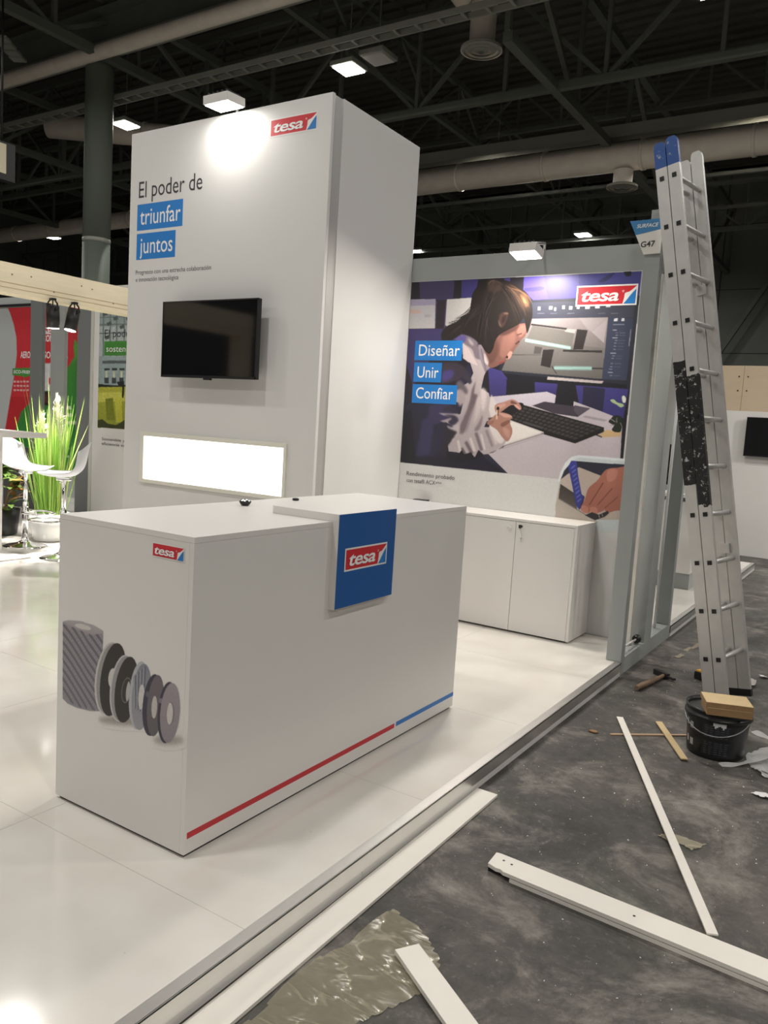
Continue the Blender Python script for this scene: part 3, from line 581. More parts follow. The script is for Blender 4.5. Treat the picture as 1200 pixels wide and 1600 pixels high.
((116,82,74),(118,84,76),1,[-1.005,2.118,-0.922,2.166,-0.87,2.18,-0.794,2.222,-0.707,2.24,-0.65,2.239,-0.642,2.202,-0.653,2.15,-0.686,2.117,-0.699,2.089,-0.727,2.051,-0.75,2.017,-0.768,1.979,-0.794,1.972,-0.803,1.955,-0.829,1.952,-0.854,1.93,-0.911,1.91,-0.94,1.929,-0.938,1.973,-0.976,2.031]),
((138,98,89),0,9,[-0.817,2.185,-0.756,2.203,-0.728,2.127,-0.754,2.056,-0.791,2.003,-0.832,1.983,-0.849,2.055]),
((150,106,97),0,7,[-0.706,2.226,-0.655,2.23,-0.651,2.183,-0.693,2.141,-0.723,2.184]),
((188,138,126),0,3,[-0.768,2.036,-0.746,2.027,-0.763,1.984,-0.794,1.979,-0.786,2.008]),
((98,68,62),0,9,[-0.98,2.079,-0.892,2.128,-0.859,2.055,-0.884,1.973,-0.925,1.944,-0.963,2.007]),
((84,58,54),0,7,[-0.869,2.166,-0.767,2.213,-0.706,2.231,-0.734,2.193,-0.815,2.156]),
((46,32,32),0,2,[-0.722,2.086,-0.693,2.109,-0.699,2.116,-0.728,2.092]),
((66,46,42),0,2,[-0.719,2.152,-0.679,2.166,-0.682,2.173,-0.722,2.159]),
((140,76,74),0,1,[-0.856,1.949,-0.83,1.966,-0.793,1.964,-0.808,1.952,-0.839,1.94]),
((84,48,48),0,0,[-0.849,1.945,-0.802,1.955,-0.804,1.959,-0.851,1.949]),
((60,38,36),0,1,[-0.796,1.998,-0.781,2.003,-0.779,1.984,-0.795,1.984]),
((118,84,76),0,5,[-0.875,1.983,-0.838,1.993,-0.851,1.954,-0.882,1.944]),
((36,31,30),0,1,[-1.021,2.573,-0.968,2.582,-0.909,2.584,-0.85,2.565,-0.796,2.549,-0.725,2.508,-0.659,2.455,-0.623,2.388,-0.608,2.304,-0.619,2.23,-0.639,2.169,-0.653,2.211,-0.675,2.282,-0.707,2.24,-0.767,2.208,-0.817,2.185,-0.868,2.156,-0.896,2.108,-0.908,2.055,-0.937,2.016,-0.977,2.041,-1.007,2.079,-1.049,2.123,-1.113,2.158,-1.187,2.168,-1.257,2.129,-1.355,2.13,-1.37,2.175,-1.328,2.229,-1.234,2.268,-1.198,2.306,-1.138,2.33,-1.127,2.403,-1.117,2.48,-1.072,2.536]),
((58,46,41),0,13,[-0.846,2.527,-0.728,2.48,-0.649,2.398,-0.633,2.333,-0.707,2.363,-0.786,2.431]),
((60,48,44),0,9,[-0.998,2.562,-0.93,2.573,-0.867,2.523,-0.916,2.473,-0.982,2.49]),
((56,45,41),0,2,[-0.856,2.513,-0.828,2.486,-0.801,2.455,-0.775,2.42,-0.751,2.382,-0.727,2.339,-0.704,2.292,-0.703,2.292,-0.723,2.34,-0.745,2.384,-0.769,2.423,-0.796,2.458,-0.824,2.488,-0.854,2.514]),
((110,82,62),0,2,[-0.823,2.508,-0.78,2.491,-0.742,2.471,-0.71,2.448,-0.681,2.422,-0.657,2.393,-0.637,2.36,-0.636,2.361,-0.653,2.395,-0.676,2.426,-0.705,2.454,-0.739,2.477,-0.778,2.496,-0.822,2.51]),
((110,82,62),0,2,[-0.836,2.503,-0.803,2.484,-0.773,2.461,-0.746,2.435,-0.721,2.405,-0.699,2.372,-0.678,2.335,-0.677,2.335,-0.696,2.373,-0.717,2.408,-0.742,2.438,-0.77,2.465,-0.801,2.487,-0.835,2.504]),
((56,45,41),0,2,[-0.859,2.535,-0.837,2.503,-0.814,2.466,-0.792,2.426,-0.768,2.381,-0.745,2.332,-0.721,2.279,-0.72,2.279,-0.741,2.333,-0.762,2.383,-0.784,2.429,-0.807,2.469,-0.832,2.505,-0.857,2.536]),
((24,21,21),0,2,[-0.862,2.507,-0.831,2.476,-0.801,2.441,-0.773,2.402,-0.746,2.359,-0.721,2.311,-0.696,2.259,-0.695,2.26,-0.717,2.312,-0.742,2.36,-0.768,2.404,-0.797,2.443,-0.828,2.478,-0.861,2.508]),
((58,45,40),0,2,[-0.804,2.531,-0.768,2.505,-0.736,2.476,-0.709,2.443,-0.684,2.407,-0.664,2.367,-0.646,2.322,-0.645,2.322,-0.66,2.368,-0.679,2.409,-0.703,2.446,-0.732,2.479,-0.765,2.508,-0.803,2.532]),
((24,21,21),0,2,[-0.844,2.52,-0.817,2.488,-0.791,2.452,-0.765,2.412,-0.741,2.368,-0.718,2.32,-0.696,2.267,-0.695,2.267,-0.714,2.321,-0.736,2.37,-0.759,2.415,-0.785,2.455,-0.813,2.491,-0.843,2.521]),
((72,56,48),0,2,[-0.844,2.501,-0.809,2.482,-0.778,2.46,-0.75,2.434,-0.724,2.405,-0.7,2.373,-0.679,2.337,-0.678,2.337,-0.696,2.375,-0.718,2.409,-0.744,2.439,-0.774,2.465,-0.807,2.486,-0.843,2.503]),
((110,82,62),0,2,[-0.788,2.497,-0.748,2.487,-0.713,2.475,-0.684,2.46,-0.66,2.441,-0.64,2.42,-0.625,2.395,-0.624,2.395,-0.637,2.422,-0.656,2.445,-0.681,2.465,-0.711,2.48,-0.747,2.492,-0.787,2.499]),
((72,56,48),0,2,[-0.823,2.524,-0.787,2.499,-0.756,2.471,-0.728,2.439,-0.703,2.403,-0.681,2.363,-0.663,2.319,-0.662,2.319,-0.678,2.364,-0.698,2.405,-0.723,2.442,-0.751,2.474,-0.785,2.502,-0.822,2.526]),
((72,56,48),0,2,[-0.847,2.502,-0.808,2.484,-0.773,2.462,-0.741,2.438,-0.713,2.409,-0.687,2.377,-0.665,2.342,-0.664,2.342,-0.685,2.379,-0.709,2.412,-0.737,2.441,-0.77,2.466,-0.807,2.487,-0.847,2.504]),
((110,82,62),0,2,[-0.817,2.533,-0.778,2.515,-0.743,2.494,-0.712,2.47,-0.685,2.443,-0.661,2.412,-0.642,2.377,-0.641,2.377,-0.659,2.413,-0.681,2.445,-0.708,2.474,-0.74,2.498,-0.776,2.519,-0.817,2.535]),
((72,56,48),0,2,[-0.792,2.522,-0.753,2.504,-0.718,2.482,-0.689,2.457,-0.663,2.428,-0.642,2.396,-0.624,2.36,-0.624,2.36,-0.639,2.397,-0.66,2.43,-0.685,2.459,-0.716,2.485,-0.752,2.506,-0.792,2.524]),
((72,56,48),0,2,[-0.848,2.526,-0.81,2.495,-0.774,2.462,-0.742,2.424,-0.711,2.383,-0.683,2.337,-0.658,2.288,-0.657,2.288,-0.679,2.339,-0.705,2.386,-0.734,2.428,-0.768,2.466,-0.806,2.499,-0.846,2.528]),
((48,40,37),0,2,[-0.838,2.522,-0.811,2.497,-0.786,2.47,-0.763,2.438,-0.741,2.403,-0.72,2.363,-0.701,2.32,-0.7,2.32,-0.717,2.364,-0.736,2.404,-0.757,2.441,-0.782,2.472,-0.808,2.5,-0.837,2.523]),
((92,70,56),0,2,[-0.793,2.503,-0.756,2.491,-0.724,2.476,-0.696,2.458,-0.673,2.437,-0.653,2.413,-0.637,2.384,-0.636,2.385,-0.65,2.414,-0.668,2.44,-0.692,2.462,-0.721,2.481,-0.754,2.495,-0.792,2.505]),
((110,82,62),0,2,[-0.804,2.515,-0.772,2.497,-0.744,2.475,-0.719,2.451,-0.698,2.422,-0.68,2.39,-0.665,2.354,-0.664,2.355,-0.677,2.391,-0.694,2.424,-0.715,2.454,-0.741,2.479,-0.77,2.5,-0.804,2.516]),
((58,45,40),0,2,[-0.824,2.513,-0.782,2.496,-0.744,2.476,-0.711,2.453,-0.681,2.426,-0.656,2.395,-0.634,2.361,-0.634,2.361,-0.654,2.396,-0.678,2.428,-0.708,2.455,-0.742,2.479,-0.781,2.499,-0.824,2.514]),
((24,21,21),0,2,[-0.837,2.509,-0.8,2.487,-0.766,2.46,-0.736,2.431,-0.709,2.397,-0.685,2.36,-0.665,2.318,-0.664,2.319,-0.683,2.361,-0.706,2.399,-0.733,2.433,-0.764,2.463,-0.798,2.489,-0.836,2.51]),
((48,40,37),0,2,[-0.884,2.52,-0.855,2.483,-0.827,2.441,-0.799,2.395,-0.771,2.345,-0.743,2.29,-0.715,2.231,-0.714,2.231,-0.739,2.292,-0.765,2.347,-0.792,2.398,-0.821,2.444,-0.851,2.485,-0.883,2.522]),
((24,21,21),0,2,[-0.851,2.527,-0.827,2.493,-0.804,2.455,-0.782,2.413,-0.76,2.366,-0.739,2.315,-0.719,2.259,-0.719,2.259,-0.737,2.315,-0.757,2.367,-0.778,2.414,-0.8,2.456,-0.824,2.494,-0.85,2.527]),
((92,70,56),0,2,[-0.833,2.517,-0.788,2.496,-0.748,2.472,-0.712,2.444,-0.681,2.413,-0.654,2.378,-0.63,2.34,-0.63,2.34,-0.651,2.38,-0.678,2.415,-0.709,2.447,-0.745,2.475,-0.787,2.499,-0.832,2.518]),
((24,21,21),0,2,[-0.882,2.525,-0.851,2.492,-0.821,2.455,-0.793,2.413,-0.765,2.368,-0.737,2.318,-0.711,2.264,-0.71,2.264,-0.733,2.32,-0.759,2.37,-0.786,2.416,-0.816,2.458,-0.847,2.495,-0.88,2.527]),
((56,45,41),0,2,[-0.879,2.509,-0.845,2.476,-0.813,2.439,-0.782,2.398,-0.752,2.353,-0.722,2.304,-0.694,2.251,-0.693,2.251,-0.718,2.306,-0.745,2.356,-0.774,2.402,-0.806,2.443,-0.841,2.479,-0.877,2.511]),
((110,82,62),0,2,[-0.844,2.529,-0.813,2.506,-0.785,2.479,-0.759,2.449,-0.735,2.415,-0.713,2.376,-0.694,2.334,-0.693,2.334,-0.711,2.377,-0.731,2.416,-0.755,2.451,-0.781,2.482,-0.811,2.508,-0.843,2.53]),
((56,45,41),0,2,[-0.845,2.523,-0.816,2.492,-0.788,2.458,-0.762,2.419,-0.737,2.377,-0.713,2.33,-0.69,2.279,-0.689,2.279,-0.71,2.331,-0.732,2.379,-0.757,2.422,-0.783,2.461,-0.812,2.495,-0.844,2.524]),
((110,82,62),0,2,[-0.834,2.525,-0.8,2.5,-0.768,2.471,-0.739,2.439,-0.712,2.403,-0.687,2.363,-0.665,2.319,-0.665,2.319,-0.684,2.364,-0.707,2.405,-0.734,2.442,-0.764,2.474,-0.797,2.502,-0.833,2.526]),
((110,82,62),0,2,[-0.79,2.5,-0.754,2.491,-0.725,2.478,-0.699,2.463,-0.678,2.445,-0.661,2.423,-0.648,2.398,-0.647,2.398,-0.658,2.424,-0.674,2.448,-0.696,2.467,-0.722,2.483,-0.754,2.495,-0.789,2.502]),
((110,82,62),0,2,[-0.796,2.502,-0.754,2.49,-0.718,2.475,-0.687,2.457,-0.661,2.437,-0.639,2.413,-0.621,2.386,-0.619,2.387,-0.635,2.416,-0.656,2.442,-0.683,2.464,-0.715,2.482,-0.753,2.495,-0.796,2.504]),
((72,56,48),0,2,[-0.821,2.498,-0.788,2.473,-0.757,2.445,-0.729,2.414,-0.704,2.379,-0.68,2.339,-0.66,2.296,-0.658,2.296,-0.676,2.341,-0.698,2.381,-0.723,2.418,-0.752,2.45,-0.784,2.477,-0.82,2.5]),
((24,21,21),0,2,[-0.856,2.503,-0.831,2.47,-0.807,2.434,-0.783,2.394,-0.759,2.349,-0.735,2.3,-0.711,2.247,-0.71,2.247,-0.731,2.301,-0.754,2.351,-0.777,2.396,-0.802,2.437,-0.827,2.473,-0.854,2.504]),
((48,40,37),0,2,[-0.885,2.513,-0.858,2.483,-0.831,2.45,-0.803,2.413,-0.776,2.372,-0.749,2.327,-0.722,2.278,-0.721,2.278,-0.746,2.328,-0.771,2.375,-0.798,2.416,-0.825,2.453,-0.854,2.486,-0.884,2.514]),
((48,40,37),0,2,[-0.888,2.501,-0.858,2.475,-0.828,2.445,-0.799,2.411,-0.77,2.374,-0.741,2.332,-0.713,2.286,-0.712,2.287,-0.738,2.333,-0.765,2.376,-0.794,2.414,-0.824,2.448,-0.855,2.478,-0.887,2.502]),
((58,45,40),0,2,[-0.817,2.504,-0.78,2.49,-0.747,2.472,-0.719,2.451,-0.694,2.427,-0.673,2.4,-0.655,2.369,-0.654,2.369,-0.67,2.401,-0.69,2.43,-0.715,2.455,-0.745,2.476,-0.779,2.493,-0.817,2.506]),
((28,25,25),0,2,[-0.973,2.454,-0.995,2.413,-1.012,2.364,-1.025,2.305,-1.033,2.239,-1.038,2.163,-1.037,2.08,-1.037,2.08,-1.035,2.163,-1.029,2.238,-1.02,2.304,-1.008,2.362,-0.992,2.412,-0.972,2.453]),
((50,42,39),0,2,[-0.978,2.496,-0.998,2.444,-1.01,2.389,-1.015,2.331,-1.011,2.271,-1,2.208,-0.982,2.142,-0.98,2.143,-0.995,2.208,-1.004,2.271,-1.006,2.33,-1.002,2.388,-0.992,2.442,-0.975,2.495]),
((50,42,39),0,2,[-0.908,2.508,-0.96,2.454,-1.001,2.396,-1.031,2.334,-1.05,2.27,-1.058,2.204,-1.054,2.135,-1.053,2.135,-1.054,2.203,-1.044,2.269,-1.024,2.332,-0.995,2.392,-0.956,2.451,-0.906,2.507]),
((58,48,44),0,2,[-0.947,2.502,-0.979,2.449,-1.006,2.393,-1.026,2.335,-1.041,2.275,-1.049,2.212,-1.052,2.148,-1.051,2.148,-1.046,2.212,-1.035,2.273,-1.02,2.333,-1,2.391,-0.975,2.447,-0.946,2.501]),
((28,25,25),0,2,[-0.989,2.492,-1.002,2.441,-1.013,2.386,-1.023,2.327,-1.031,2.264,-1.037,2.197,-1.042,2.126,-1.041,2.126,-1.032,2.196,-1.024,2.262,-1.015,2.325,-1.005,2.384,-0.996,2.439,-0.986,2.491]),
((50,42,39),0,2,[-0.937,2.51,-0.968,2.453,-0.99,2.393,-1.003,2.328,-1.008,2.26,-1.003,2.188,-0.989,2.114,-0.988,2.114,-0.998,2.188,-1.001,2.259,-0.996,2.327,-0.983,2.39,-0.963,2.451,-0.935,2.508]),
((28,25,25),0,2,[-0.954,2.488,-0.982,2.438,-1.001,2.382,-1.01,2.321,-1.011,2.254,-1.001,2.183,-0.983,2.107,-0.982,2.107,-0.998,2.183,-1.005,2.254,-1.003,2.32,-0.994,2.38,-0.978,2.436,-0.952,2.487]),
((28,25,25),0,2,[-0.979,2.478,-0.998,2.433,-1.009,2.386,-1.01,2.337,-1.002,2.288,-0.985,2.238,-0.96,2.187,-0.959,2.187,-0.982,2.238,-0.998,2.288,-1.005,2.337,-1.004,2.385,-0.995,2.432,-0.978,2.477]),
((50,42,39),0,2,[-1.011,2.493,-1.01,2.441,-1.003,2.385,-0.99,2.325,-0.97,2.261,-0.945,2.195,-0.913,2.125,-0.912,2.125,-0.941,2.196,-0.965,2.262,-0.983,2.326,-0.997,2.385,-1.006,2.441,-1.009,2.493]),
((50,42,39),0,2,[-0.995,2.46,-1.002,2.417,-1.004,2.366,-1,2.307,-0.991,2.24,-0.976,2.166,-0.956,2.084,-0.955,2.084,-0.972,2.166,-0.984,2.24,-0.992,2.307,-0.996,2.365,-0.997,2.416,-0.993,2.459]),
((28,25,25),0,2,[-0.937,2.505,-0.975,2.453,-1.001,2.4,-1.014,2.347,-1.014,2.295,-1.002,2.244,-0.977,2.195,-0.976,2.195,-0.999,2.245,-1.01,2.295,-1.009,2.346,-0.997,2.398,-0.972,2.451,-0.936,2.505]),
((50,42,39),0,2,[-1.003,2.508,-1.023,2.453,-1.029,2.398,-1.023,2.341,-1.005,2.285,-0.974,2.229,-0.93,2.173,-0.93,2.173,-0.971,2.23,-1.001,2.286,-1.019,2.342,-1.025,2.397,-1.02,2.453,-1.002,2.507]),
((50,42,39),0,2,[-0.998,2.482,-1.014,2.435,-1.021,2.385,-1.018,2.332,-1.007,2.276,-0.986,2.219,-0.957,2.16,-0.956,2.16,-0.984,2.22,-1.003,2.277,-1.014,2.332,-1.016,2.384,-1.011,2.434,-0.997,2.482]),
((50,42,39),0,2,[-0.907,2.477,-0.941,2.433,-0.965,2.386,-0.979,2.337,-0.982,2.286,-0.974,2.234,-0.956,2.182,-0.955,2.182,-0.97,2.235,-0.976,2.286,-0.972,2.335,-0.959,2.383,-0.937,2.43,-0.905,2.476]),
((28,25,25),0,2,[-0.894,2.499,-0.937,2.445,-0.973,2.384,-1.002,2.315,-1.023,2.24,-1.038,2.158,-1.045,2.07,-1.043,2.07,-1.033,2.157,-1.017,2.238,-0.995,2.313,-0.966,2.381,-0.933,2.442,-0.893,2.498]),
((28,25,25),0,2,[-0.91,2.486,-0.953,2.438,-0.986,2.386,-1.009,2.331,-1.019,2.272,-1.018,2.21,-1.006,2.146,-1.005,2.146,-1.013,2.21,-1.011,2.271,-0.999,2.328,-0.978,2.383,-0.948,2.434,-0.907,2.484]),
((28,25,25),0,2,[-0.963,2.497,-0.975,2.443,-0.979,2.383,-0.975,2.317,-0.964,2.246,-0.944,2.17,-0.916,2.089,-0.915,2.09,-0.939,2.171,-0.957,2.247,-0.967,2.317,-0.972,2.382,-0.97,2.442,-0.961,2.497]),
((24,21,21),0,2,[-0.907,2.466,-0.944,2.424,-0.971,2.375,-0.989,2.322,-0.997,2.264,-0.994,2.202,-0.982,2.135,-0.982,2.135,-0.991,2.202,-0.992,2.264,-0.984,2.321,-0.967,2.374,-0.941,2.422,-0.906,2.465]),
((24,21,21),0,2,[-0.944,2.48,-0.97,2.431,-0.986,2.375,-0.992,2.31,-0.988,2.239,-0.974,2.161,-0.95,2.076,-0.949,2.076,-0.971,2.161,-0.984,2.239,-0.987,2.31,-0.982,2.374,-0.967,2.43,-0.943,2.479]),
((58,48,44),0,2,[-0.911,2.502,-0.943,2.447,-0.967,2.385,-0.982,2.317,-0.989,2.243,-0.988,2.163,-0.978,2.078,-0.977,2.078,-0.983,2.163,-0.982,2.242,-0.974,2.315,-0.959,2.383,-0.938,2.444,-0.909,2.5]),
((58,48,44),0,2,[-0.894,2.471,-0.929,2.425,-0.955,2.37,-0.972,2.307,-0.98,2.237,-0.978,2.158,-0.967,2.072,-0.966,2.072,-0.975,2.158,-0.976,2.236,-0.968,2.306,-0.951,2.369,-0.926,2.423,-0.893,2.47]),
((24,21,21),0,2,[-0.947,2.487,-0.981,2.439,-1.007,2.387,-1.025,2.332,-1.037,2.274,-1.04,2.214,-1.037,2.151,-1.035,2.151,-1.036,2.213,-1.031,2.273,-1.019,2.33,-1.001,2.385,-0.976,2.437,-0.946,2.486]),
((50,42,39),0,2,[-0.915,2.465,-0.946,2.422,-0.972,2.374,-0.993,2.319,-1.01,2.259,-1.022,2.194,-1.029,2.123,-1.028,2.123,-1.018,2.193,-1.004,2.258,-0.987,2.317,-0.966,2.371,-0.942,2.42,-0.914,2.464]),
((28,25,25),0,2,[-0.912,2.455,-0.942,2.415,-0.966,2.367,-0.984,2.312,-0.995,2.249,-0.999,2.18,-0.998,2.103,-0.996,2.103,-0.994,2.179,-0.987,2.248,-0.975,2.309,-0.958,2.364,-0.936,2.412,-0.909,2.453]),
((58,48,44),0,2,[-0.888,2.468,-0.939,2.426,-0.973,2.382,-0.992,2.336,-0.993,2.287,-0.978,2.237,-0.947,2.187,-0.946,2.187,-0.975,2.238,-0.988,2.287,-0.986,2.334,-0.969,2.38,-0.936,2.424,-0.887,2.466]),
((58,48,44),0,2,[-0.989,2.497,-0.998,2.443,-1.006,2.385,-1.013,2.323,-1.02,2.255,-1.026,2.184,-1.031,2.107,-1.03,2.107,-1.023,2.183,-1.015,2.255,-1.008,2.322,-1.001,2.384,-0.994,2.442,-0.987,2.496]),
((26,23,23),0,2,[-1.108,2.388,-1.135,2.349,-1.166,2.31,-1.202,2.27,-1.243,2.229,-1.288,2.188,-1.339,2.146,-1.338,2.145,-1.285,2.185,-1.237,2.225,-1.196,2.265,-1.16,2.306,-1.13,2.346,-1.105,2.387]),
((26,23,23),0,2,[-1.088,2.374,-1.12,2.339,-1.149,2.304,-1.177,2.268,-1.201,2.231,-1.224,2.193,-1.244,2.155,-1.243,2.155,-1.221,2.192,-1.197,2.228,-1.171,2.265,-1.145,2.301,-1.116,2.337,-1.087,2.373]),
((50,43,41),0,2,[-1.084,2.396,-1.109,2.354,-1.134,2.313,-1.159,2.272,-1.183,2.231,-1.207,2.19,-1.231,2.15,-1.23,2.149,-1.204,2.188,-1.178,2.228,-1.153,2.268,-1.129,2.31,-1.105,2.352,-1.082,2.395]),
((26,23,23),0,2,[-1.101,2.381,-1.115,2.344,-1.132,2.311,-1.152,2.28,-1.175,2.251,-1.201,2.224,-1.231,2.2,-1.231,2.199,-1.199,2.222,-1.171,2.248,-1.147,2.277,-1.127,2.309,-1.112,2.343,-1.1,2.38]),
((60,52,50),0,2,[-1.042,2.372,-1.082,2.338,-1.118,2.302,-1.148,2.266,-1.173,2.228,-1.192,2.188,-1.207,2.148,-1.205,2.148,-1.188,2.187,-1.167,2.225,-1.142,2.262,-1.112,2.298,-1.078,2.335,-1.04,2.37]),
((60,52,50),0,2,[-1.039,2.338,-1.082,2.314,-1.128,2.286,-1.176,2.254,-1.227,2.218,-1.279,2.178,-1.335,2.135,-1.334,2.134,-1.277,2.176,-1.223,2.214,-1.172,2.249,-1.124,2.281,-1.079,2.31,-1.037,2.336]),
((60,52,50),0,2,[-1.101,2.364,-1.12,2.332,-1.144,2.299,-1.172,2.265,-1.206,2.229,-1.244,2.191,-1.288,2.152,-1.287,2.152,-1.241,2.189,-1.2,2.225,-1.166,2.26,-1.137,2.295,-1.115,2.329,-1.098,2.363]),
((26,23,23),0,2,[-1.06,2.345,-1.088,2.319,-1.123,2.293,-1.164,2.266,-1.212,2.239,-1.267,2.21,-1.33,2.18,-1.329,2.18,-1.265,2.208,-1.209,2.235,-1.161,2.263,-1.12,2.29,-1.086,2.317,-1.059,2.344]),
((60,52,50),0,2,[-1.044,2.39,-1.081,2.35,-1.12,2.311,-1.16,2.271,-1.202,2.231,-1.246,2.192,-1.292,2.152,-1.291,2.151,-1.244,2.19,-1.198,2.228,-1.156,2.267,-1.115,2.307,-1.078,2.348,-1.042,2.389]),
((50,43,41),0,2,[-1.095,2.365,-1.123,2.333,-1.146,2.299,-1.167,2.265,-1.183,2.228,-1.196,2.191,-1.205,2.153,-1.204,2.152,-1.192,2.19,-1.177,2.226,-1.16,2.261,-1.14,2.296,-1.118,2.33,-1.093,2.363]),
((50,43,41),0,2,[-1.068,2.344,-1.1,2.319,-1.135,2.294,-1.171,2.268,-1.209,2.242,-1.248,2.215,-1.289,2.188,-1.289,2.188,-1.246,2.213,-1.206,2.239,-1.168,2.265,-1.132,2.291,-1.098,2.317,-1.067,2.343]),
((26,23,23),0,2,[-1.074,2.382,-1.104,2.346,-1.131,2.31,-1.155,2.276,-1.177,2.243,-1.195,2.211,-1.21,2.18,-1.209,2.18,-1.191,2.209,-1.172,2.24,-1.15,2.273,-1.126,2.307,-1.1,2.343,-1.072,2.381]),
((60,52,50),0,2,[-1.053,2.396,-1.093,2.354,-1.131,2.311,-1.166,2.267,-1.199,2.222,-1.23,2.176,-1.258,2.13,-1.257,2.13,-1.227,2.175,-1.196,2.22,-1.162,2.264,-1.127,2.308,-1.09,2.352,-1.052,2.395]),
((26,23,23),0,2,[-1.099,2.342,-1.124,2.318,-1.147,2.294,-1.168,2.269,-1.187,2.244,-1.204,2.219,-1.219,2.194,-1.218,2.193,-1.2,2.217,-1.182,2.241,-1.162,2.265,-1.141,2.29,-1.12,2.315,-1.097,2.34]),
((50,43,41),0,2,[-1.077,2.325,-1.101,2.306,-1.133,2.283,-1.171,2.258,-1.217,2.229,-1.271,2.197,-1.332,2.161,-1.332,2.161,-1.268,2.194,-1.213,2.224,-1.167,2.253,-1.128,2.279,-1.098,2.303,-1.076,2.324]),
((26,23,23),0,2,[-1.099,2.388,-1.122,2.35,-1.142,2.313,-1.159,2.277,-1.173,2.243,-1.183,2.21,-1.191,2.179,-1.189,2.179,-1.179,2.208,-1.166,2.24,-1.151,2.274,-1.135,2.309,-1.117,2.347,-1.096,2.387]),
((40,35,34),0,0,[-1.116,2.393,-1.131,2.375,-1.146,2.359,-1.161,2.345,-1.177,2.331,-1.194,2.32,-1.212,2.309,-1.211,2.309,-1.192,2.318,-1.174,2.328,-1.157,2.341,-1.142,2.356,-1.128,2.373,-1.115,2.392]),
((40,35,34),0,0,[-1.115,2.377,-1.13,2.362,-1.148,2.347,-1.168,2.333,-1.19,2.321,-1.215,2.309,-1.242,2.299,-1.242,2.298,-1.213,2.307,-1.188,2.317,-1.165,2.33,-1.145,2.344,-1.128,2.359,-1.114,2.377]),
((40,35,34),0,0,[-1.114,2.362,-1.129,2.348,-1.148,2.334,-1.169,2.321,-1.193,2.308,-1.221,2.296,-1.251,2.284,-1.251,2.283,-1.219,2.293,-1.191,2.305,-1.166,2.317,-1.145,2.331,-1.127,2.345,-1.112,2.361]),
((40,35,34),0,0,[-1.112,2.346,-1.128,2.334,-1.148,2.324,-1.171,2.314,-1.198,2.305,-1.228,2.297,-1.263,2.29,-1.263,2.289,-1.227,2.294,-1.196,2.301,-1.169,2.31,-1.145,2.32,-1.126,2.332,-1.111,2.345]),
((40,35,34),0,0,[-1.111,2.331,-1.127,2.32,-1.147,2.311,-1.171,2.302,-1.199,2.294,-1.231,2.286,-1.268,2.279,-1.267,2.278,-1.23,2.284,-1.198,2.29,-1.169,2.298,-1.145,2.307,-1.125,2.318,-1.11,2.33]),
((40,35,34),0,0,[-1.11,2.315,-1.127,2.307,-1.149,2.299,-1.176,2.29,-1.209,2.283,-1.248,2.275,-1.292,2.267,-1.292,2.266,-1.247,2.272,-1.208,2.279,-1.175,2.286,-1.147,2.295,-1.125,2.304,-1.109,2.314]),
((40,35,34),0,0,[-1.108,2.299,-1.127,2.293,-1.152,2.286,-1.185,2.28,-1.227,2.273,-1.276,2.266,-1.333,2.259,-1.333,2.259,-1.275,2.264,-1.225,2.269,-1.184,2.275,-1.151,2.282,-1.125,2.29,-1.107,2.298]),
((40,35,34),0,0,[-1.107,2.284,-1.125,2.279,-1.149,2.275,-1.181,2.27,-1.219,2.266,-1.264,2.262,-1.316,2.257,-1.316,2.256,-1.263,2.259,-1.218,2.262,-1.179,2.266,-1.148,2.271,-1.124,2.276,-1.106,2.283]),
((40,35,34),0,0,[-1.106,2.268,-1.124,2.266,-1.15,2.263,-1.184,2.26,-1.227,2.257,-1.277,2.254,-1.336,2.251,-1.336,2.25,-1.277,2.251,-1.226,2.253,-1.184,2.256,-1.149,2.259,-1.123,2.263,-1.105,2.267]),
((96,80,72),0,0,[-0.985,2.537,-0.977,2.551,-0.968,2.56,-0.958,2.565,-0.945,2.567,-0.93,2.565,-0.913,2.558,-0.912,2.559,-0.93,2.567,-0.945,2.571,-0.96,2.569,-0.971,2.563,-0.98,2.552,-0.987,2.537]),
((74,60,54),0,0,[-0.951,2.524,-0.951,2.542,-0.948,2.554,-0.943,2.561,-0.934,2.563,-0.922,2.561,-0.905,2.553,-0.904,2.554,-0.921,2.563,-0.935,2.567,-0.946,2.565,-0.952,2.556,-0.954,2.543,-0.952,2.524]),
((120,100,88),0,0,[-0.99,2.544,-0.976,2.555,-0.962,2.562,-0.947,2.564,-0.932,2.563,-0.915,2.558,-0.897,2.548,-0.897,2.549,-0.914,2.56,-0.931,2.567,-0.948,2.568,-0.964,2.565,-0.979,2.557,-0.992,2.545]),
((96,80,72),0,0,[-0.948,2.546,-0.945,2.557,-0.939,2.562,-0.931,2.563,-0.921,2.561,-0.907,2.554,-0.889,2.543,-0.889,2.544,-0.905,2.556,-0.919,2.564,-0.932,2.568,-0.942,2.566,-0.948,2.558,-0.95,2.547]),
((74,60,54),0,0,[-0.963,2.549,-0.953,2.558,-0.941,2.562,-0.929,2.563,-0.915,2.559,-0.899,2.551,-0.881,2.538,-0.881,2.538,-0.898,2.553,-0.914,2.562,-0.929,2.567,-0.943,2.566,-0.955,2.561,-0.965,2.55]),
((74,60,54),0,0,[-0.962,2.536,-0.95,2.549,-0.936,2.556,-0.923,2.558,-0.908,2.555,-0.892,2.547,-0.873,2.533,-0.873,2.533,-0.89,2.549,-0.907,2.558,-0.923,2.562,-0.938,2.56,-0.952,2.551,-0.964,2.537]),
((74,60,54),0,0,[-0.966,2.524,-0.949,2.54,-0.933,2.55,-0.917,2.554,-0.901,2.551,-0.884,2.543,-0.866,2.528,-0.865,2.528,-0.883,2.545,-0.9,2.555,-0.918,2.558,-0.936,2.554,-0.952,2.543,-0.967,2.525]),
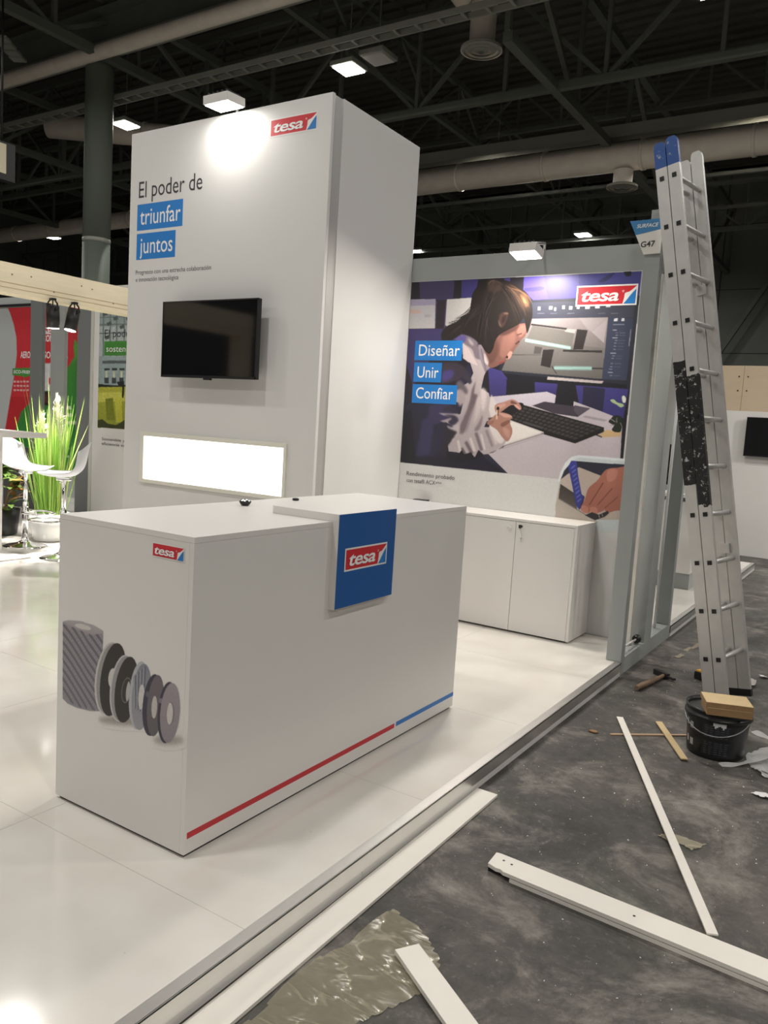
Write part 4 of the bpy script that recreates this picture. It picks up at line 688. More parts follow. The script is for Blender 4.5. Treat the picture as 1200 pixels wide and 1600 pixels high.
((118,86,64),0,7,[-0.721,2.457,-0.683,2.442,-0.648,2.389,-0.661,2.361,-0.695,2.4]),
((150,112,78),0,3,[-0.698,2.433,-0.682,2.423,-0.663,2.39,-0.684,2.395]),
((62,46,42),0,5,[-0.875,2.31,-0.835,2.328,-0.807,2.313,-0.814,2.27,-0.841,2.218,-0.875,2.243]),
((44,34,32),0,3,[-0.853,2.29,-0.822,2.304,-0.824,2.266,-0.849,2.242]),
((92,70,62),0,3,[-0.845,2.321,-0.814,2.327,-0.802,2.313,-0.823,2.311]),
((84,66,60),0,3,[-0.883,2.272,-0.865,2.247,-0.851,2.214,-0.874,2.233]),
((208,207,205),0,0,[-1.7,1.125,-1.228,1.118,-0.71,1.111,-0.309,1.107,-0.295,0.791,-1.741,0.82]),
((196,204,206),0,0,[-0.294,1.106,-0.276,1.179,-0.256,1.228,-0.221,1.272,-0.16,1.296,0.278,1.292,0.283,0.769,0.137,0.778,0.093,0.759,0.045,0.767,0.01,0.795,-0.304,0.776]),
((216,222,224),0,0,[-0.302,1.091,-0.289,1.159,-0.256,1.237,-0.212,1.28,-0.155,1.296,0.278,1.292,0.279,1.278,-0.153,1.277,-0.195,1.26,-0.239,1.21,-0.267,1.142,-0.278,1.093]),
((182,170,158),0,0,[-0.284,1.102,-0.252,1.185,-0.199,1.246,0.247,1.245,0.251,0.87,0.001,0.84,-0.302,0.862,-0.306,0.91]),
((44,45,58),0,0,[-0.284,1.102,-0.261,1.175,-0.204,1.25,0.246,1.253,0.223,1.171,0.009,1.161,-0.152,1.208,-0.229,1.15,-0.265,1.114]),
((186,172,162),0,0,[-0.284,1.105,-0.234,1.149,-0.161,1.202,0.009,1.161,-0.043,1.059,-0.089,0.994,-0.132,0.994,-0.209,1.034]),
((62,54,52),(92,84,80),0,[-0.281,1.074,-0.219,1.042,-0.158,1.01,-0.138,0.9,-0.209,0.93,-0.287,0.969]),
((174,164,154),(182,172,162),0,[-0.291,0.969,-0.209,0.925,-0.072,0.86,0.025,0.829,0.005,0.794,-0.302,0.805]),
((120,116,114),0,0,[-0.288,0.961,-0.025,0.844,-0.022,0.85,-0.284,0.968]),
((38,40,70),0,0,[-0.13,1.023,-0.09,0.999,-0.102,0.922,-0.124,0.901]),
((62,66,146),(54,58,130),0,[-0.234,1.206,-0.214,1.25,-0.175,1.252,-0.15,1.138,-0.115,1.015,-0.099,0.998,-0.112,0.931,-0.119,0.897,-0.151,0.931,-0.186,1.055]),
((104,114,190),0,0,[-0.206,1.191,-0.18,1.217,-0.185,1.222,-0.212,1.196]),
((104,114,190),0,0,[-0.198,1.161,-0.171,1.187,-0.177,1.192,-0.203,1.167]),
((104,114,190),0,0,[-0.19,1.131,-0.163,1.157,-0.168,1.162,-0.195,1.137]),
((104,114,190),0,0,[-0.181,1.102,-0.155,1.128,-0.16,1.133,-0.187,1.107]),
((104,114,190),0,0,[-0.173,1.072,-0.146,1.098,-0.152,1.103,-0.178,1.077]),
((104,114,190),0,0,[-0.165,1.042,-0.138,1.068,-0.143,1.073,-0.17,1.047]),
((104,114,190),0,0,[-0.156,1.012,-0.13,1.039,-0.135,1.044,-0.162,1.018]),
((104,114,190),0,0,[-0.148,0.983,-0.121,1.009,-0.127,1.014,-0.153,0.988]),
((104,114,190),0,0,[-0.139,0.953,-0.113,0.979,-0.118,0.985,-0.145,0.958]),
((168,108,92),(156,98,84),1,[0.283,1.243,0.127,1.226,0.068,1.216,0.034,1.191,-0.007,1.127,-0.041,1.092,-0.071,1.056,-0.088,0.98,-0.111,0.917,-0.099,0.89,-0.055,0.881,-0.024,0.908,-0.008,0.881,0.024,0.894,0.064,0.917,0.054,0.925,0.089,0.902,0.142,0.921,0.264,0.971]),
((176,118,102),0,1,[-0.107,0.931,-0.064,0.927,-0.055,0.881,-0.099,0.89]),
((178,120,104),0,1,[-0.045,0.924,0.002,0.929,0.015,0.889,-0.022,0.88]),
((108,64,56),0,0,[0.033,1.114,-0.054,0.943,-0.048,0.94,0.04,1.111]),
((108,64,56),0,0,[0.102,1.08,0.007,0.95,0.012,0.946,0.107,1.076]),
((112,68,60),0,0,[0.149,1.025,0.061,0.933,0.065,0.929,0.153,1.021]),
((184,124,108),0,1,[0.061,1.202,0.128,1.212,0.121,1.148,0.068,1.125]),
((40,38,42),0,0,[-0.077,0.864,-0.028,0.893,0.025,0.88,0.087,0.915,0.098,0.898,0.073,0.872,0.001,0.836]),
((190,190,192),0,0,[0.024,0.875,0.03,0.857,0.034,0.859,0.028,0.877]),
((190,190,192),0,0,[0.046,0.887,0.053,0.869,0.056,0.871,0.05,0.888]),
]
TAPES=[
((150,144,138),0,8,[-0.1594,0.4233,-0.1551,0.4209,-0.1573,0.4169,-0.1661,0.4116,-0.1811,0.4051,-0.2015,0.3978,-0.2266,0.39,-0.2552,0.382,-0.2859,0.3743,-0.3173,0.3673,-0.3477,0.3613,-0.3756,0.3566,-0.3994,0.3535,-0.4179,0.3522,-0.4299,0.3528,-0.4347,0.3553,-0.4321,0.3596,-0.4223,0.3653,-0.4057,0.3722,-0.3835,0.38,-0.3567,0.3881,-0.3269,0.3961,-0.2957,0.4038,-0.2647,0.4105,-0.2353,0.4162,-0.209,0.4204,-0.187,0.423,-0.1702,0.424]),
((160,154,148),0,8,[-0.0164,0.3966,-0.0179,0.3927,-0.0228,0.3881,-0.0308,0.3829,-0.0415,0.3775,-0.0545,0.372,-0.0692,0.3668,-0.0847,0.3621,-0.1004,0.3581,-0.1154,0.3551,-0.129,0.3532,-0.1405,0.3526,-0.1492,0.3532,-0.1546,0.3551,-0.1566,0.3581,-0.155,0.3621,-0.1498,0.3669,-0.1413,0.3722,-0.1301,0.3778,-0.1167,0.3834,-0.1017,0.3886,-0.0861,0.3932,-0.0706,0.3971,-0.0558,0.3999,-0.0427,0.4016,-0.0317,0.4021,-0.0234,0.4014,-0.0182,0.3996]),
((150,145,150),(140,136,144),0,[-0.6407,0.6645,-0.5876,0.664,-0.5353,0.6572,-0.4842,0.6559,-0.4199,0.6734,-0.4185,0.6532,-0.4208,0.4871,-0.426,0.3875,-0.4813,0.3748,-0.5524,0.3684,-0.6056,0.3711,-0.6342,0.3828]),
((124,119,128),0,0,[-0.4374,0.6622,-0.4332,0.662,-0.4333,0.6547,-0.4375,0.6549]),
((124,119,128),0,0,[-0.4281,0.6554,-0.4239,0.6552,-0.424,0.6478,-0.4282,0.648]),
((104,100,110),0,0,[-0.4653,0.6622,-0.4501,0.6602,-0.4352,0.6494,-0.4204,0.6384,-0.4207,0.6229,-0.4354,0.6339,-0.4503,0.6447,-0.4654,0.6553]),
((124,119,128),0,0,[-0.466,0.6485,-0.4618,0.6483,-0.4618,0.641,-0.4661,0.6412]),
((124,119,128),0,0,[-0.4566,0.6419,-0.4523,0.6417,-0.4524,0.6344,-0.4566,0.6346]),
((124,119,128),0,0,[-0.4472,0.6352,-0.443,0.635,-0.4431,0.6277,-0.4473,0.6279]),
((124,119,128),0,0,[-0.4379,0.6284,-0.4337,0.6282,-0.4338,0.6209,-0.438,0.6211]),
((124,119,128),0,0,[-0.4286,0.6215,-0.4244,0.6213,-0.4246,0.614,-0.4287,0.6142]),
((104,100,110),0,0,[-0.4961,0.6555,-0.4807,0.6474,-0.4655,0.6371,-0.4505,0.6264,-0.4357,0.6156,-0.421,0.6046,-0.4213,0.589,-0.4359,0.6,-0.4507,0.6109,-0.4657,0.6216,-0.4808,0.6321,-0.4961,0.6422]),
((124,119,128),0,0,[-0.5046,0.6416,-0.5003,0.6404,-0.5003,0.6332,-0.5046,0.6344]),
((124,119,128),0,0,[-0.4949,0.6343,-0.4906,0.6341,-0.4907,0.6269,-0.495,0.6271]),
((124,119,128),0,0,[-0.4853,0.628,-0.481,0.6277,-0.4811,0.6205,-0.4854,0.6207]),
((124,119,128),0,0,[-0.4758,0.6215,-0.4715,0.6212,-0.4716,0.6139,-0.4759,0.6142]),
((124,119,128),0,0,[-0.4663,0.6149,-0.4621,0.6146,-0.4622,0.6073,-0.4664,0.6075]),
((124,119,128),0,0,[-0.4569,0.6081,-0.4527,0.6079,-0.4528,0.6006,-0.457,0.6008]),
((124,119,128),0,0,[-0.4476,0.6014,-0.4434,0.6011,-0.4435,0.5938,-0.4477,0.594]),
((124,119,128),0,0,[-0.4383,0.5945,-0.4342,0.5943,-0.4343,0.5869,-0.4385,0.5872]),
((124,119,128),0,0,[-0.4292,0.5876,-0.425,0.5874,-0.4251,0.5801,-0.4293,0.5803]),
((104,100,110),0,0,[-0.5433,0.6557,-0.5275,0.6499,-0.5118,0.6366,-0.4962,0.6241,-0.481,0.6139,-0.4659,0.6033,-0.4509,0.5926,-0.4362,0.5816,-0.4216,0.5706,-0.4219,0.555,-0.4364,0.5661,-0.4511,0.577,-0.466,0.5879,-0.4811,0.5985,-0.4963,0.6088,-0.5118,0.6213,-0.5275,0.6346,-0.5433,0.6476]),
((124,119,128),0,0,[-0.5541,0.6493,-0.5496,0.6481,-0.5496,0.6408,-0.5541,0.642]),
((124,119,128),0,0,[-0.5441,0.6413,-0.5397,0.64,-0.5396,0.6328,-0.5441,0.634]),
((124,119,128),0,0,[-0.5342,0.6331,-0.5297,0.6319,-0.5297,0.6246,-0.5341,0.6258]),
((124,119,128),0,0,[-0.5243,0.6249,-0.5199,0.6237,-0.5199,0.6164,-0.5243,0.6176]),
((124,119,128),0,0,[-0.5145,0.6166,-0.5101,0.6154,-0.5101,0.6082,-0.5145,0.6093]),
((124,119,128),0,0,[-0.5047,0.6083,-0.5004,0.6071,-0.5004,0.5999,-0.5047,0.601]),
((124,119,128),0,0,[-0.4951,0.601,-0.4908,0.6007,-0.4908,0.5934,-0.4951,0.5937]),
((124,119,128),0,0,[-0.4855,0.5944,-0.4813,0.5942,-0.4813,0.5869,-0.4856,0.5872]),
((124,119,128),0,0,[-0.4761,0.5878,-0.4718,0.5875,-0.4719,0.5802,-0.4761,0.5805]),
((124,119,128),0,0,[-0.4667,0.5811,-0.4624,0.5808,-0.4625,0.5735,-0.4667,0.5738]),
((124,119,128),0,0,[-0.4573,0.5743,-0.4531,0.574,-0.4532,0.5667,-0.4574,0.5669]),
((124,119,128),0,0,[-0.448,0.5674,-0.4439,0.5672,-0.444,0.5598,-0.4481,0.5601]),
((124,119,128),0,0,[-0.4388,0.5605,-0.4347,0.5603,-0.4348,0.5529,-0.4389,0.5532]),
((124,119,128),0,0,[-0.4297,0.5536,-0.4256,0.5534,-0.4257,0.546,-0.4298,0.5462]),
((104,100,110),0,0,[-0.5915,0.6569,-0.5753,0.6546,-0.5592,0.6422,-0.5432,0.6294,-0.5274,0.6164,-0.5118,0.6032,-0.4964,0.5907,-0.4812,0.5803,-0.4662,0.5695,-0.4513,0.5586,-0.4367,0.5476,-0.4222,0.5366,-0.4225,0.5209,-0.4369,0.532,-0.4515,0.543,-0.4663,0.554,-0.4813,0.5648,-0.4964,0.5754,-0.5118,0.5879,-0.5274,0.601,-0.5431,0.614,-0.5591,0.6268,-0.5752,0.6392,-0.5914,0.6512]),
((124,119,128),0,0,[-0.5943,0.6465,-0.5898,0.6453,-0.5897,0.638,-0.5942,0.6393]),
((124,119,128),0,0,[-0.5841,0.6391,-0.5796,0.6379,-0.5795,0.6306,-0.584,0.6318]),
((124,119,128),0,0,[-0.574,0.6315,-0.5695,0.6302,-0.5694,0.6229,-0.5739,0.6242]),
((124,119,128),0,0,[-0.5639,0.6236,-0.5594,0.6224,-0.5594,0.6151,-0.5638,0.6163]),
((124,119,128),0,0,[-0.5539,0.6157,-0.5494,0.6145,-0.5494,0.6072,-0.5538,0.6084]),
((124,119,128),0,0,[-0.5439,0.6076,-0.5395,0.6064,-0.5395,0.5991,-0.5439,0.6003]),
((124,119,128),0,0,[-0.5341,0.5995,-0.5297,0.5983,-0.5297,0.591,-0.534,0.5922]),
((124,119,128),0,0,[-0.5242,0.5913,-0.5199,0.5901,-0.5199,0.5829,-0.5242,0.584]),
((124,119,128),0,0,[-0.5145,0.5831,-0.5102,0.582,-0.5102,0.5747,-0.5145,0.5758]),
((124,119,128),0,0,[-0.5048,0.5748,-0.5005,0.5738,-0.5005,0.5665,-0.5048,0.5676]),
((124,119,128),0,0,[-0.4952,0.5675,-0.491,0.5672,-0.491,0.5599,-0.4953,0.5602]),
((124,119,128),0,0,[-0.4858,0.5608,-0.4815,0.5605,-0.4816,0.5532,-0.4858,0.5535]),
((124,119,128),0,0,[-0.4763,0.5541,-0.4721,0.5537,-0.4722,0.5464,-0.4764,0.5467]),
((124,119,128),0,0,[-0.467,0.5472,-0.4628,0.5469,-0.4629,0.5396,-0.4671,0.5399]),
((124,119,128),0,0,[-0.4577,0.5403,-0.4535,0.54,-0.4536,0.5327,-0.4578,0.533]),
((124,119,128),0,0,[-0.4485,0.5334,-0.4443,0.5331,-0.4444,0.5257,-0.4486,0.526]),
((124,119,128),0,0,[-0.4393,0.5264,-0.4352,0.5262,-0.4353,0.5188,-0.4394,0.519]),
((124,119,128),0,0,[-0.4302,0.5195,-0.4262,0.5193,-0.4263,0.5119,-0.4304,0.5121]),
((104,100,110),0,0,[-0.6405,0.6581,-0.624,0.655,-0.6075,0.6445,-0.5912,0.6331,-0.575,0.621,-0.5589,0.6085,-0.5431,0.5957,-0.5274,0.5828,-0.5119,0.5697,-0.4965,0.5573,-0.4814,0.5465,-0.4665,0.5356,-0.4518,0.5246,-0.4372,0.5135,-0.4228,0.5024,-0.4231,0.4867,-0.4374,0.4978,-0.452,0.5089,-0.4667,0.5201,-0.4815,0.5311,-0.4966,0.5419,-0.5119,0.5543,-0.5273,0.5673,-0.543,0.5803,-0.5588,0.5931,-0.5748,0.6056,-0.591,0.6177,-0.6073,0.6292,-0.6237,0.6398,-0.6403,0.6485]),
((124,119,128),0,0,[-0.635,0.6399,-0.6304,0.6386,-0.6303,0.6314,-0.6349,0.6327]),
((124,119,128),0,0,[-0.6247,0.6339,-0.6201,0.6326,-0.6199,0.6254,-0.6245,0.6267]),
((124,119,128),0,0,[-0.6143,0.6273,-0.6098,0.626,-0.6097,0.6188,-0.6142,0.6201]),
((124,119,128),0,0,[-0.6041,0.6203,-0.5995,0.619,-0.5994,0.6118,-0.604,0.6131]),
((124,119,128),0,0,[-0.5939,0.613,-0.5894,0.6117,-0.5893,0.6045,-0.5938,0.6057]),
((124,119,128),0,0,[-0.5837,0.6055,-0.5792,0.6042,-0.5792,0.5969,-0.5836,0.5982]),
((124,119,128),0,0,[-0.5736,0.5978,-0.5692,0.5965,-0.5691,0.5892,-0.5736,0.5905]),
((124,119,128),0,0,[-0.5636,0.5899,-0.5592,0.5887,-0.5591,0.5814,-0.5636,0.5826]),
((124,119,128),0,0,[-0.5537,0.582,-0.5493,0.5808,-0.5492,0.5734,-0.5536,0.5747]),
((124,119,128),0,0,[-0.5438,0.5739,-0.5394,0.5727,-0.5394,0.5654,-0.5437,0.5666]),
((124,119,128),0,0,[-0.534,0.5658,-0.5296,0.5646,-0.5296,0.5573,-0.5339,0.5585]),
((124,119,128),0,0,[-0.5242,0.5577,-0.5199,0.5565,-0.5199,0.5492,-0.5242,0.5504]),
((124,119,128),0,0,[-0.5145,0.5495,-0.5102,0.5484,-0.5102,0.5411,-0.5145,0.5422]),
((124,119,128),0,0,[-0.5049,0.5413,-0.5006,0.5403,-0.5007,0.533,-0.5049,0.5341]),
((124,119,128),0,0,[-0.4954,0.5339,-0.4912,0.5335,-0.4912,0.5262,-0.4954,0.5267]),
((124,119,128),0,0,[-0.486,0.5271,-0.4818,0.5267,-0.4818,0.5194,-0.486,0.5198]),
((124,119,128),0,0,[-0.4766,0.5202,-0.4724,0.5198,-0.4725,0.5125,-0.4767,0.5129]),
((124,119,128),0,0,[-0.4673,0.5133,-0.4631,0.5129,-0.4632,0.5055,-0.4674,0.5059]),
((124,119,128),0,0,[-0.4581,0.5063,-0.4539,0.506,-0.454,0.4986,-0.4582,0.4989]),
((124,119,128),0,0,[-0.4489,0.4993,-0.4448,0.499,-0.4449,0.4916,-0.449,0.4919]),
((124,119,128),0,0,[-0.4398,0.4923,-0.4357,0.492,-0.4358,0.4846,-0.4399,0.4848]),
((124,119,128),0,0,[-0.4308,0.4853,-0.4267,0.4851,-0.4269,0.4777,-0.4309,0.4779]),
((104,100,110),0,0,[-0.6399,0.6307,-0.6234,0.6218,-0.607,0.6111,-0.5907,0.5995,-0.5746,0.5873,-0.5587,0.5748,-0.5429,0.562,-0.5273,0.5491,-0.5119,0.5361,-0.4967,0.5237,-0.4817,0.5127,-0.4668,0.5016,-0.4522,0.4904,-0.4377,0.4793,-0.4234,0.4682,-0.4237,0.4524,-0.4379,0.4635,-0.4524,0.4748,-0.467,0.486,-0.4818,0.4972,-0.4967,0.5083,-0.5119,0.5207,-0.5273,0.5336,-0.5428,0.5465,-0.5586,0.5593,-0.5744,0.5719,-0.5905,0.5841,-0.6067,0.5958,-0.6231,0.6066,-0.6396,0.6156]),
((124,119,128),0,0,[-0.6343,0.6068,-0.6297,0.6055,-0.6296,0.5983,-0.6342,0.5996]),
((124,119,128),0,0,[-0.624,0.6007,-0.6195,0.5993,-0.6193,0.5921,-0.6239,0.5935]),
((124,119,128),0,0,[-0.6137,0.5939,-0.6092,0.5926,-0.6091,0.5854,-0.6136,0.5867]),
((124,119,128),0,0,[-0.6035,0.5868,-0.599,0.5855,-0.5989,0.5782,-0.6034,0.5796]),
((124,119,128),0,0,[-0.5934,0.5794,-0.5889,0.5781,-0.5888,0.5708,-0.5933,0.5721]),
((124,119,128),0,0,[-0.5833,0.5718,-0.5789,0.5705,-0.5788,0.5632,-0.5832,0.5645]),
((124,119,128),0,0,[-0.5733,0.5641,-0.5689,0.5628,-0.5688,0.5555,-0.5732,0.5567]),
((124,119,128),0,0,[-0.5633,0.5562,-0.5589,0.5549,-0.5589,0.5476,-0.5633,0.5488]),
((124,119,128),0,0,[-0.5534,0.5482,-0.5491,0.547,-0.549,0.5396,-0.5534,0.5408]),
((124,119,128),0,0,[-0.5436,0.5401,-0.5393,0.5389,-0.5392,0.5316,-0.5436,0.5328]),
((124,119,128),0,0,[-0.5339,0.532,-0.5295,0.5309,-0.5295,0.5236,-0.5338,0.5247]),
((124,119,128),0,0,[-0.5242,0.5239,-0.5199,0.5228,-0.5199,0.5155,-0.5242,0.5166]),
((124,119,128),0,0,[-0.5146,0.5158,-0.5103,0.5148,-0.5103,0.5075,-0.5146,0.5085]),
((124,119,128),0,0,[-0.505,0.5077,-0.5008,0.5068,-0.5008,0.4995,-0.505,0.5005]),
((124,119,128),0,0,[-0.4956,0.5003,-0.4913,0.4998,-0.4914,0.4925,-0.4956,0.493]),
((124,119,128),0,0,[-0.4862,0.4933,-0.482,0.4929,-0.482,0.4855,-0.4862,0.486]),
((124,119,128),0,0,[-0.4769,0.4863,-0.4727,0.4859,-0.4728,0.4785,-0.4769,0.4789]),
((124,119,128),0,0,[-0.4676,0.4792,-0.4635,0.4788,-0.4636,0.4714,-0.4677,0.4718]),
((124,119,128),0,0,[-0.4585,0.4721,-0.4543,0.4718,-0.4544,0.4644,-0.4585,0.4647]),
((124,119,128),0,0,[-0.4493,0.465,-0.4453,0.4647,-0.4454,0.4573,-0.4494,0.4576]),
((124,119,128),0,0,[-0.4403,0.458,-0.4363,0.4577,-0.4364,0.4503,-0.4404,0.4505]),
((124,119,128),0,0,[-0.4313,0.451,-0.4273,0.4508,-0.4274,0.4433,-0.4315,0.4435]),
((104,100,110),0,0,[-0.6391,0.5977,-0.6227,0.5886,-0.6064,0.5776,-0.5903,0.5658,-0.5743,0.5536,-0.5584,0.541,-0.5428,0.5282,-0.5273,0.5153,-0.512,0.5024,-0.4968,0.4901,-0.4819,0.4788,-0.4672,0.4675,-0.4526,0.4562,-0.4382,0.4449,-0.424,0.4338,-0.4243,0.418,-0.4384,0.4292,-0.4528,0.4405,-0.4673,0.4519,-0.482,0.4633,-0.4969,0.4746,-0.512,0.487,-0.5272,0.4998,-0.5427,0.5126,-0.5583,0.5254,-0.5741,0.5381,-0.59,0.5504,-0.6062,0.5622,-0.6224,0.5733,-0.6388,0.5826]),
((124,119,128),0,0,[-0.6336,0.5737,-0.629,0.5723,-0.6289,0.5651,-0.6334,0.5665]),
((124,119,128),0,0,[-0.6234,0.5674,-0.6188,0.566,-0.6187,0.5587,-0.6232,0.5602]),
((124,119,128),0,0,[-0.6132,0.5605,-0.6086,0.5591,-0.6085,0.5518,-0.613,0.5532]),
((124,119,128),0,0,[-0.603,0.5533,-0.5985,0.5519,-0.5984,0.5446,-0.6029,0.546]),
((124,119,128),0,0,[-0.5929,0.5458,-0.5885,0.5444,-0.5884,0.5371,-0.5928,0.5384]),
((124,119,128),0,0,[-0.5829,0.5381,-0.5785,0.5367,-0.5784,0.5294,-0.5828,0.5307]),
((124,119,128),0,0,[-0.5729,0.5302,-0.5685,0.5289,-0.5685,0.5216,-0.5729,0.5229]),
((124,119,128),0,0,[-0.563,0.5223,-0.5587,0.521,-0.5586,0.5137,-0.563,0.5149]),
((124,119,128),0,0,[-0.5532,0.5143,-0.5489,0.5131,-0.5488,0.5057,-0.5532,0.5069]),
((124,119,128),0,0,[-0.5435,0.5062,-0.5391,0.5051,-0.5391,0.4977,-0.5434,0.4989]),
((124,119,128),0,0,[-0.5338,0.4981,-0.5295,0.497,-0.5295,0.4897,-0.5337,0.4908]),
((124,119,128),0,0,[-0.5241,0.4901,-0.5199,0.489,-0.5199,0.4817,-0.5241,0.4827]),
((124,119,128),0,0,[-0.5146,0.482,-0.5103,0.481,-0.5104,0.4737,-0.5146,0.4747]),
((124,119,128),0,0,[-0.5051,0.4741,-0.5009,0.4731,-0.5009,0.4658,-0.5051,0.4667]),
((124,119,128),0,0,[-0.4957,0.4666,-0.4915,0.466,-0.4916,0.4587,-0.4957,0.4592]),
((124,119,128),0,0,[-0.4864,0.4594,-0.4822,0.4589,-0.4823,0.4515,-0.4864,0.452]),
((124,119,128),0,0,[-0.4771,0.4522,-0.473,0.4518,-0.4731,0.4444,-0.4772,0.4448]),
((124,119,128),0,0,[-0.468,0.445,-0.4638,0.4446,-0.4639,0.4372,-0.468,0.4376]),
((124,119,128),0,0,[-0.4588,0.4379,-0.4548,0.4375,-0.4548,0.43,-0.4589,0.4304]),
((124,119,128),0,0,[-0.4498,0.4307,-0.4457,0.4304,-0.4458,0.4229,-0.4499,0.4232]),
((124,119,128),0,0,[-0.4408,0.4236,-0.4368,0.4233,-0.4369,0.4159,-0.4409,0.4161]),
((124,119,128),0,0,[-0.4319,0.4165,-0.4279,0.4164,-0.428,0.4089,-0.432,0.4091]),
((104,100,110),0,0,[-0.6384,0.5647,-0.6221,0.5552,-0.6059,0.5441,-0.5898,0.5321,-0.5739,0.5197,-0.5582,0.5071,-0.5426,0.4942,-0.5272,0.4814,-0.512,0.4686,-0.497,0.4563,-0.4821,0.4448,-0.4675,0.4333,-0.453,0.4219,-0.4387,0.4105,-0.4246,0.3993,-0.4248,0.3878,-0.4389,0.3947,-0.4532,0.4061,-0.4676,0.4176,-0.4823,0.4292,-0.497,0.4408,-0.512,0.4531,-0.5272,0.4658,-0.5425,0.4787,-0.5581,0.4915,-0.5737,0.5042,-0.5896,0.5166,-0.6056,0.5286,-0.6218,0.5399,-0.638,0.5495]),
((124,119,128),0,0,[-0.6329,0.5405,-0.6283,0.539,-0.6282,0.5318,-0.6327,0.5333]),
((124,119,128),0,0,[-0.6227,0.534,-0.6182,0.5325,-0.618,0.5253,-0.6225,0.5268]),
((124,119,128),0,0,[-0.6126,0.527,-0.6081,0.5255,-0.6079,0.5182,-0.6124,0.5197]),
((124,119,128),0,0,[-0.6025,0.5196,-0.598,0.5182,-0.5979,0.5109,-0.6024,0.5123]),
((124,119,128),0,0,[-0.5924,0.512,-0.588,0.5106,-0.5879,0.5033,-0.5923,0.5047]),
((124,119,128),0,0,[-0.5825,0.5042,-0.5781,0.5029,-0.578,0.4955,-0.5824,0.4969]),
((124,119,128),0,0,[-0.5726,0.4963,-0.5682,0.495,-0.5681,0.4877,-0.5725,0.489]),
((124,119,128),0,0,[-0.5628,0.4883,-0.5584,0.4871,-0.5584,0.4797,-0.5627,0.481]),
((124,119,128),0,0,[-0.553,0.4803,-0.5487,0.4791,-0.5486,0.4717,-0.553,0.4729]),
((124,119,128),0,0,[-0.5433,0.4722,-0.539,0.4711,-0.539,0.4637,-0.5433,0.4649]),
((124,119,128),0,0,[-0.5337,0.4642,-0.5294,0.4631,-0.5294,0.4557,-0.5337,0.4568]),
((124,119,128),0,0,[-0.5241,0.4562,-0.5199,0.4551,-0.5199,0.4478,-0.5241,0.4488]),
((124,119,128),0,0,[-0.5146,0.4482,-0.5104,0.4472,-0.5104,0.4399,-0.5146,0.4408]),
((124,119,128),0,0,[-0.5052,0.4403,-0.501,0.4394,-0.501,0.4321,-0.5052,0.4329]),
((124,119,128),0,0,[-0.4959,0.4327,-0.4917,0.4321,-0.4917,0.4248,-0.4959,0.4254]),
((124,119,128),0,0,[-0.4866,0.4254,-0.4825,0.4249,-0.4825,0.4175,-0.4866,0.418]),
((124,119,128),0,0,[-0.4774,0.4181,-0.4733,0.4176,-0.4734,0.4102,-0.4775,0.4107]),
((124,119,128),0,0,[-0.4683,0.4108,-0.4642,0.4103,-0.4643,0.4029,-0.4683,0.4033]),
((124,119,128),0,0,[-0.4592,0.4035,-0.4552,0.4031,-0.4552,0.3956,-0.4593,0.396]),
((124,119,128),0,0,[-0.4502,0.3963,-0.4462,0.3959,-0.4463,0.3885,-0.4503,0.3888]),
((104,100,110),0,0,[-0.6376,0.5315,-0.6214,0.5218,-0.6053,0.5104,-0.5893,0.4983,-0.5735,0.4858,-0.5579,0.4731,-0.5424,0.4602,-0.5272,0.4474,-0.5121,0.4348,-0.4971,0.4225,-0.4824,0.4108,-0.4678,0.399,-0.4534,0.3874,-0.4535,0.3815,-0.468,0.3833,-0.4825,0.3951,-0.4972,0.4069,-0.5121,0.4192,-0.5271,0.4318,-0.5424,0.4446,-0.5578,0.4574,-0.5734,0.4702,-0.5891,0.4828,-0.605,0.495,-0.6211,0.5065,-0.6373,0.5163]),
((124,119,128),0,0,[-0.6322,0.5072,-0.6276,0.5057,-0.6275,0.4984,-0.632,0.5]),
((124,119,128),0,0,[-0.622,0.5006,-0.6175,0.499,-0.6174,0.4918,-0.6219,0.4933]),
((124,119,128),0,0,[-0.6119,0.4934,-0.6075,0.4919,-0.6074,0.4846,-0.6118,0.4861]),
((124,119,128),0,0,[-0.6019,0.4859,-0.5975,0.4844,-0.5974,0.4771,-0.6018,0.4786]),
((124,119,128),0,0,[-0.592,0.4782,-0.5876,0.4767,-0.5875,0.4694,-0.5919,0.4708]),
((124,119,128),0,0,[-0.5821,0.4703,-0.5777,0.4689,-0.5776,0.4616,-0.582,0.4629]),
((124,119,128),0,0,[-0.5722,0.4623,-0.5679,0.461,-0.5678,0.4536,-0.5722,0.455]),
((124,119,128),0,0,[-0.5625,0.4543,-0.5582,0.453,-0.5581,0.4456,-0.5624,0.4469]),
((124,119,128),0,0,[-0.5528,0.4462,-0.5485,0.445,-0.5484,0.4376,-0.5527,0.4388]),
((124,119,128),0,0,[-0.5431,0.4382,-0.5389,0.437,-0.5388,0.4296,-0.5431,0.4308]),
((124,119,128),0,0,[-0.5336,0.4301,-0.5293,0.4291,-0.5293,0.4217,-0.5336,0.4227]),
((124,119,128),0,0,[-0.5241,0.4221,-0.5199,0.4211,-0.5199,0.4138,-0.5241,0.4148]),
((124,119,128),0,0,[-0.5147,0.4142,-0.5105,0.4133,-0.5105,0.4059,-0.5147,0.4069]),
((124,119,128),0,0,[-0.5053,0.4064,-0.5011,0.4056,-0.5012,0.3982,-0.5053,0.3991]),
((124,119,128),0,0,[-0.496,0.3988,-0.4919,0.3981,-0.4919,0.3908,-0.4961,0.3914]),
((124,119,128),0,0,[-0.4868,0.3913,-0.4827,0.3907,-0.4828,0.3833,-0.4869,0.3839]),
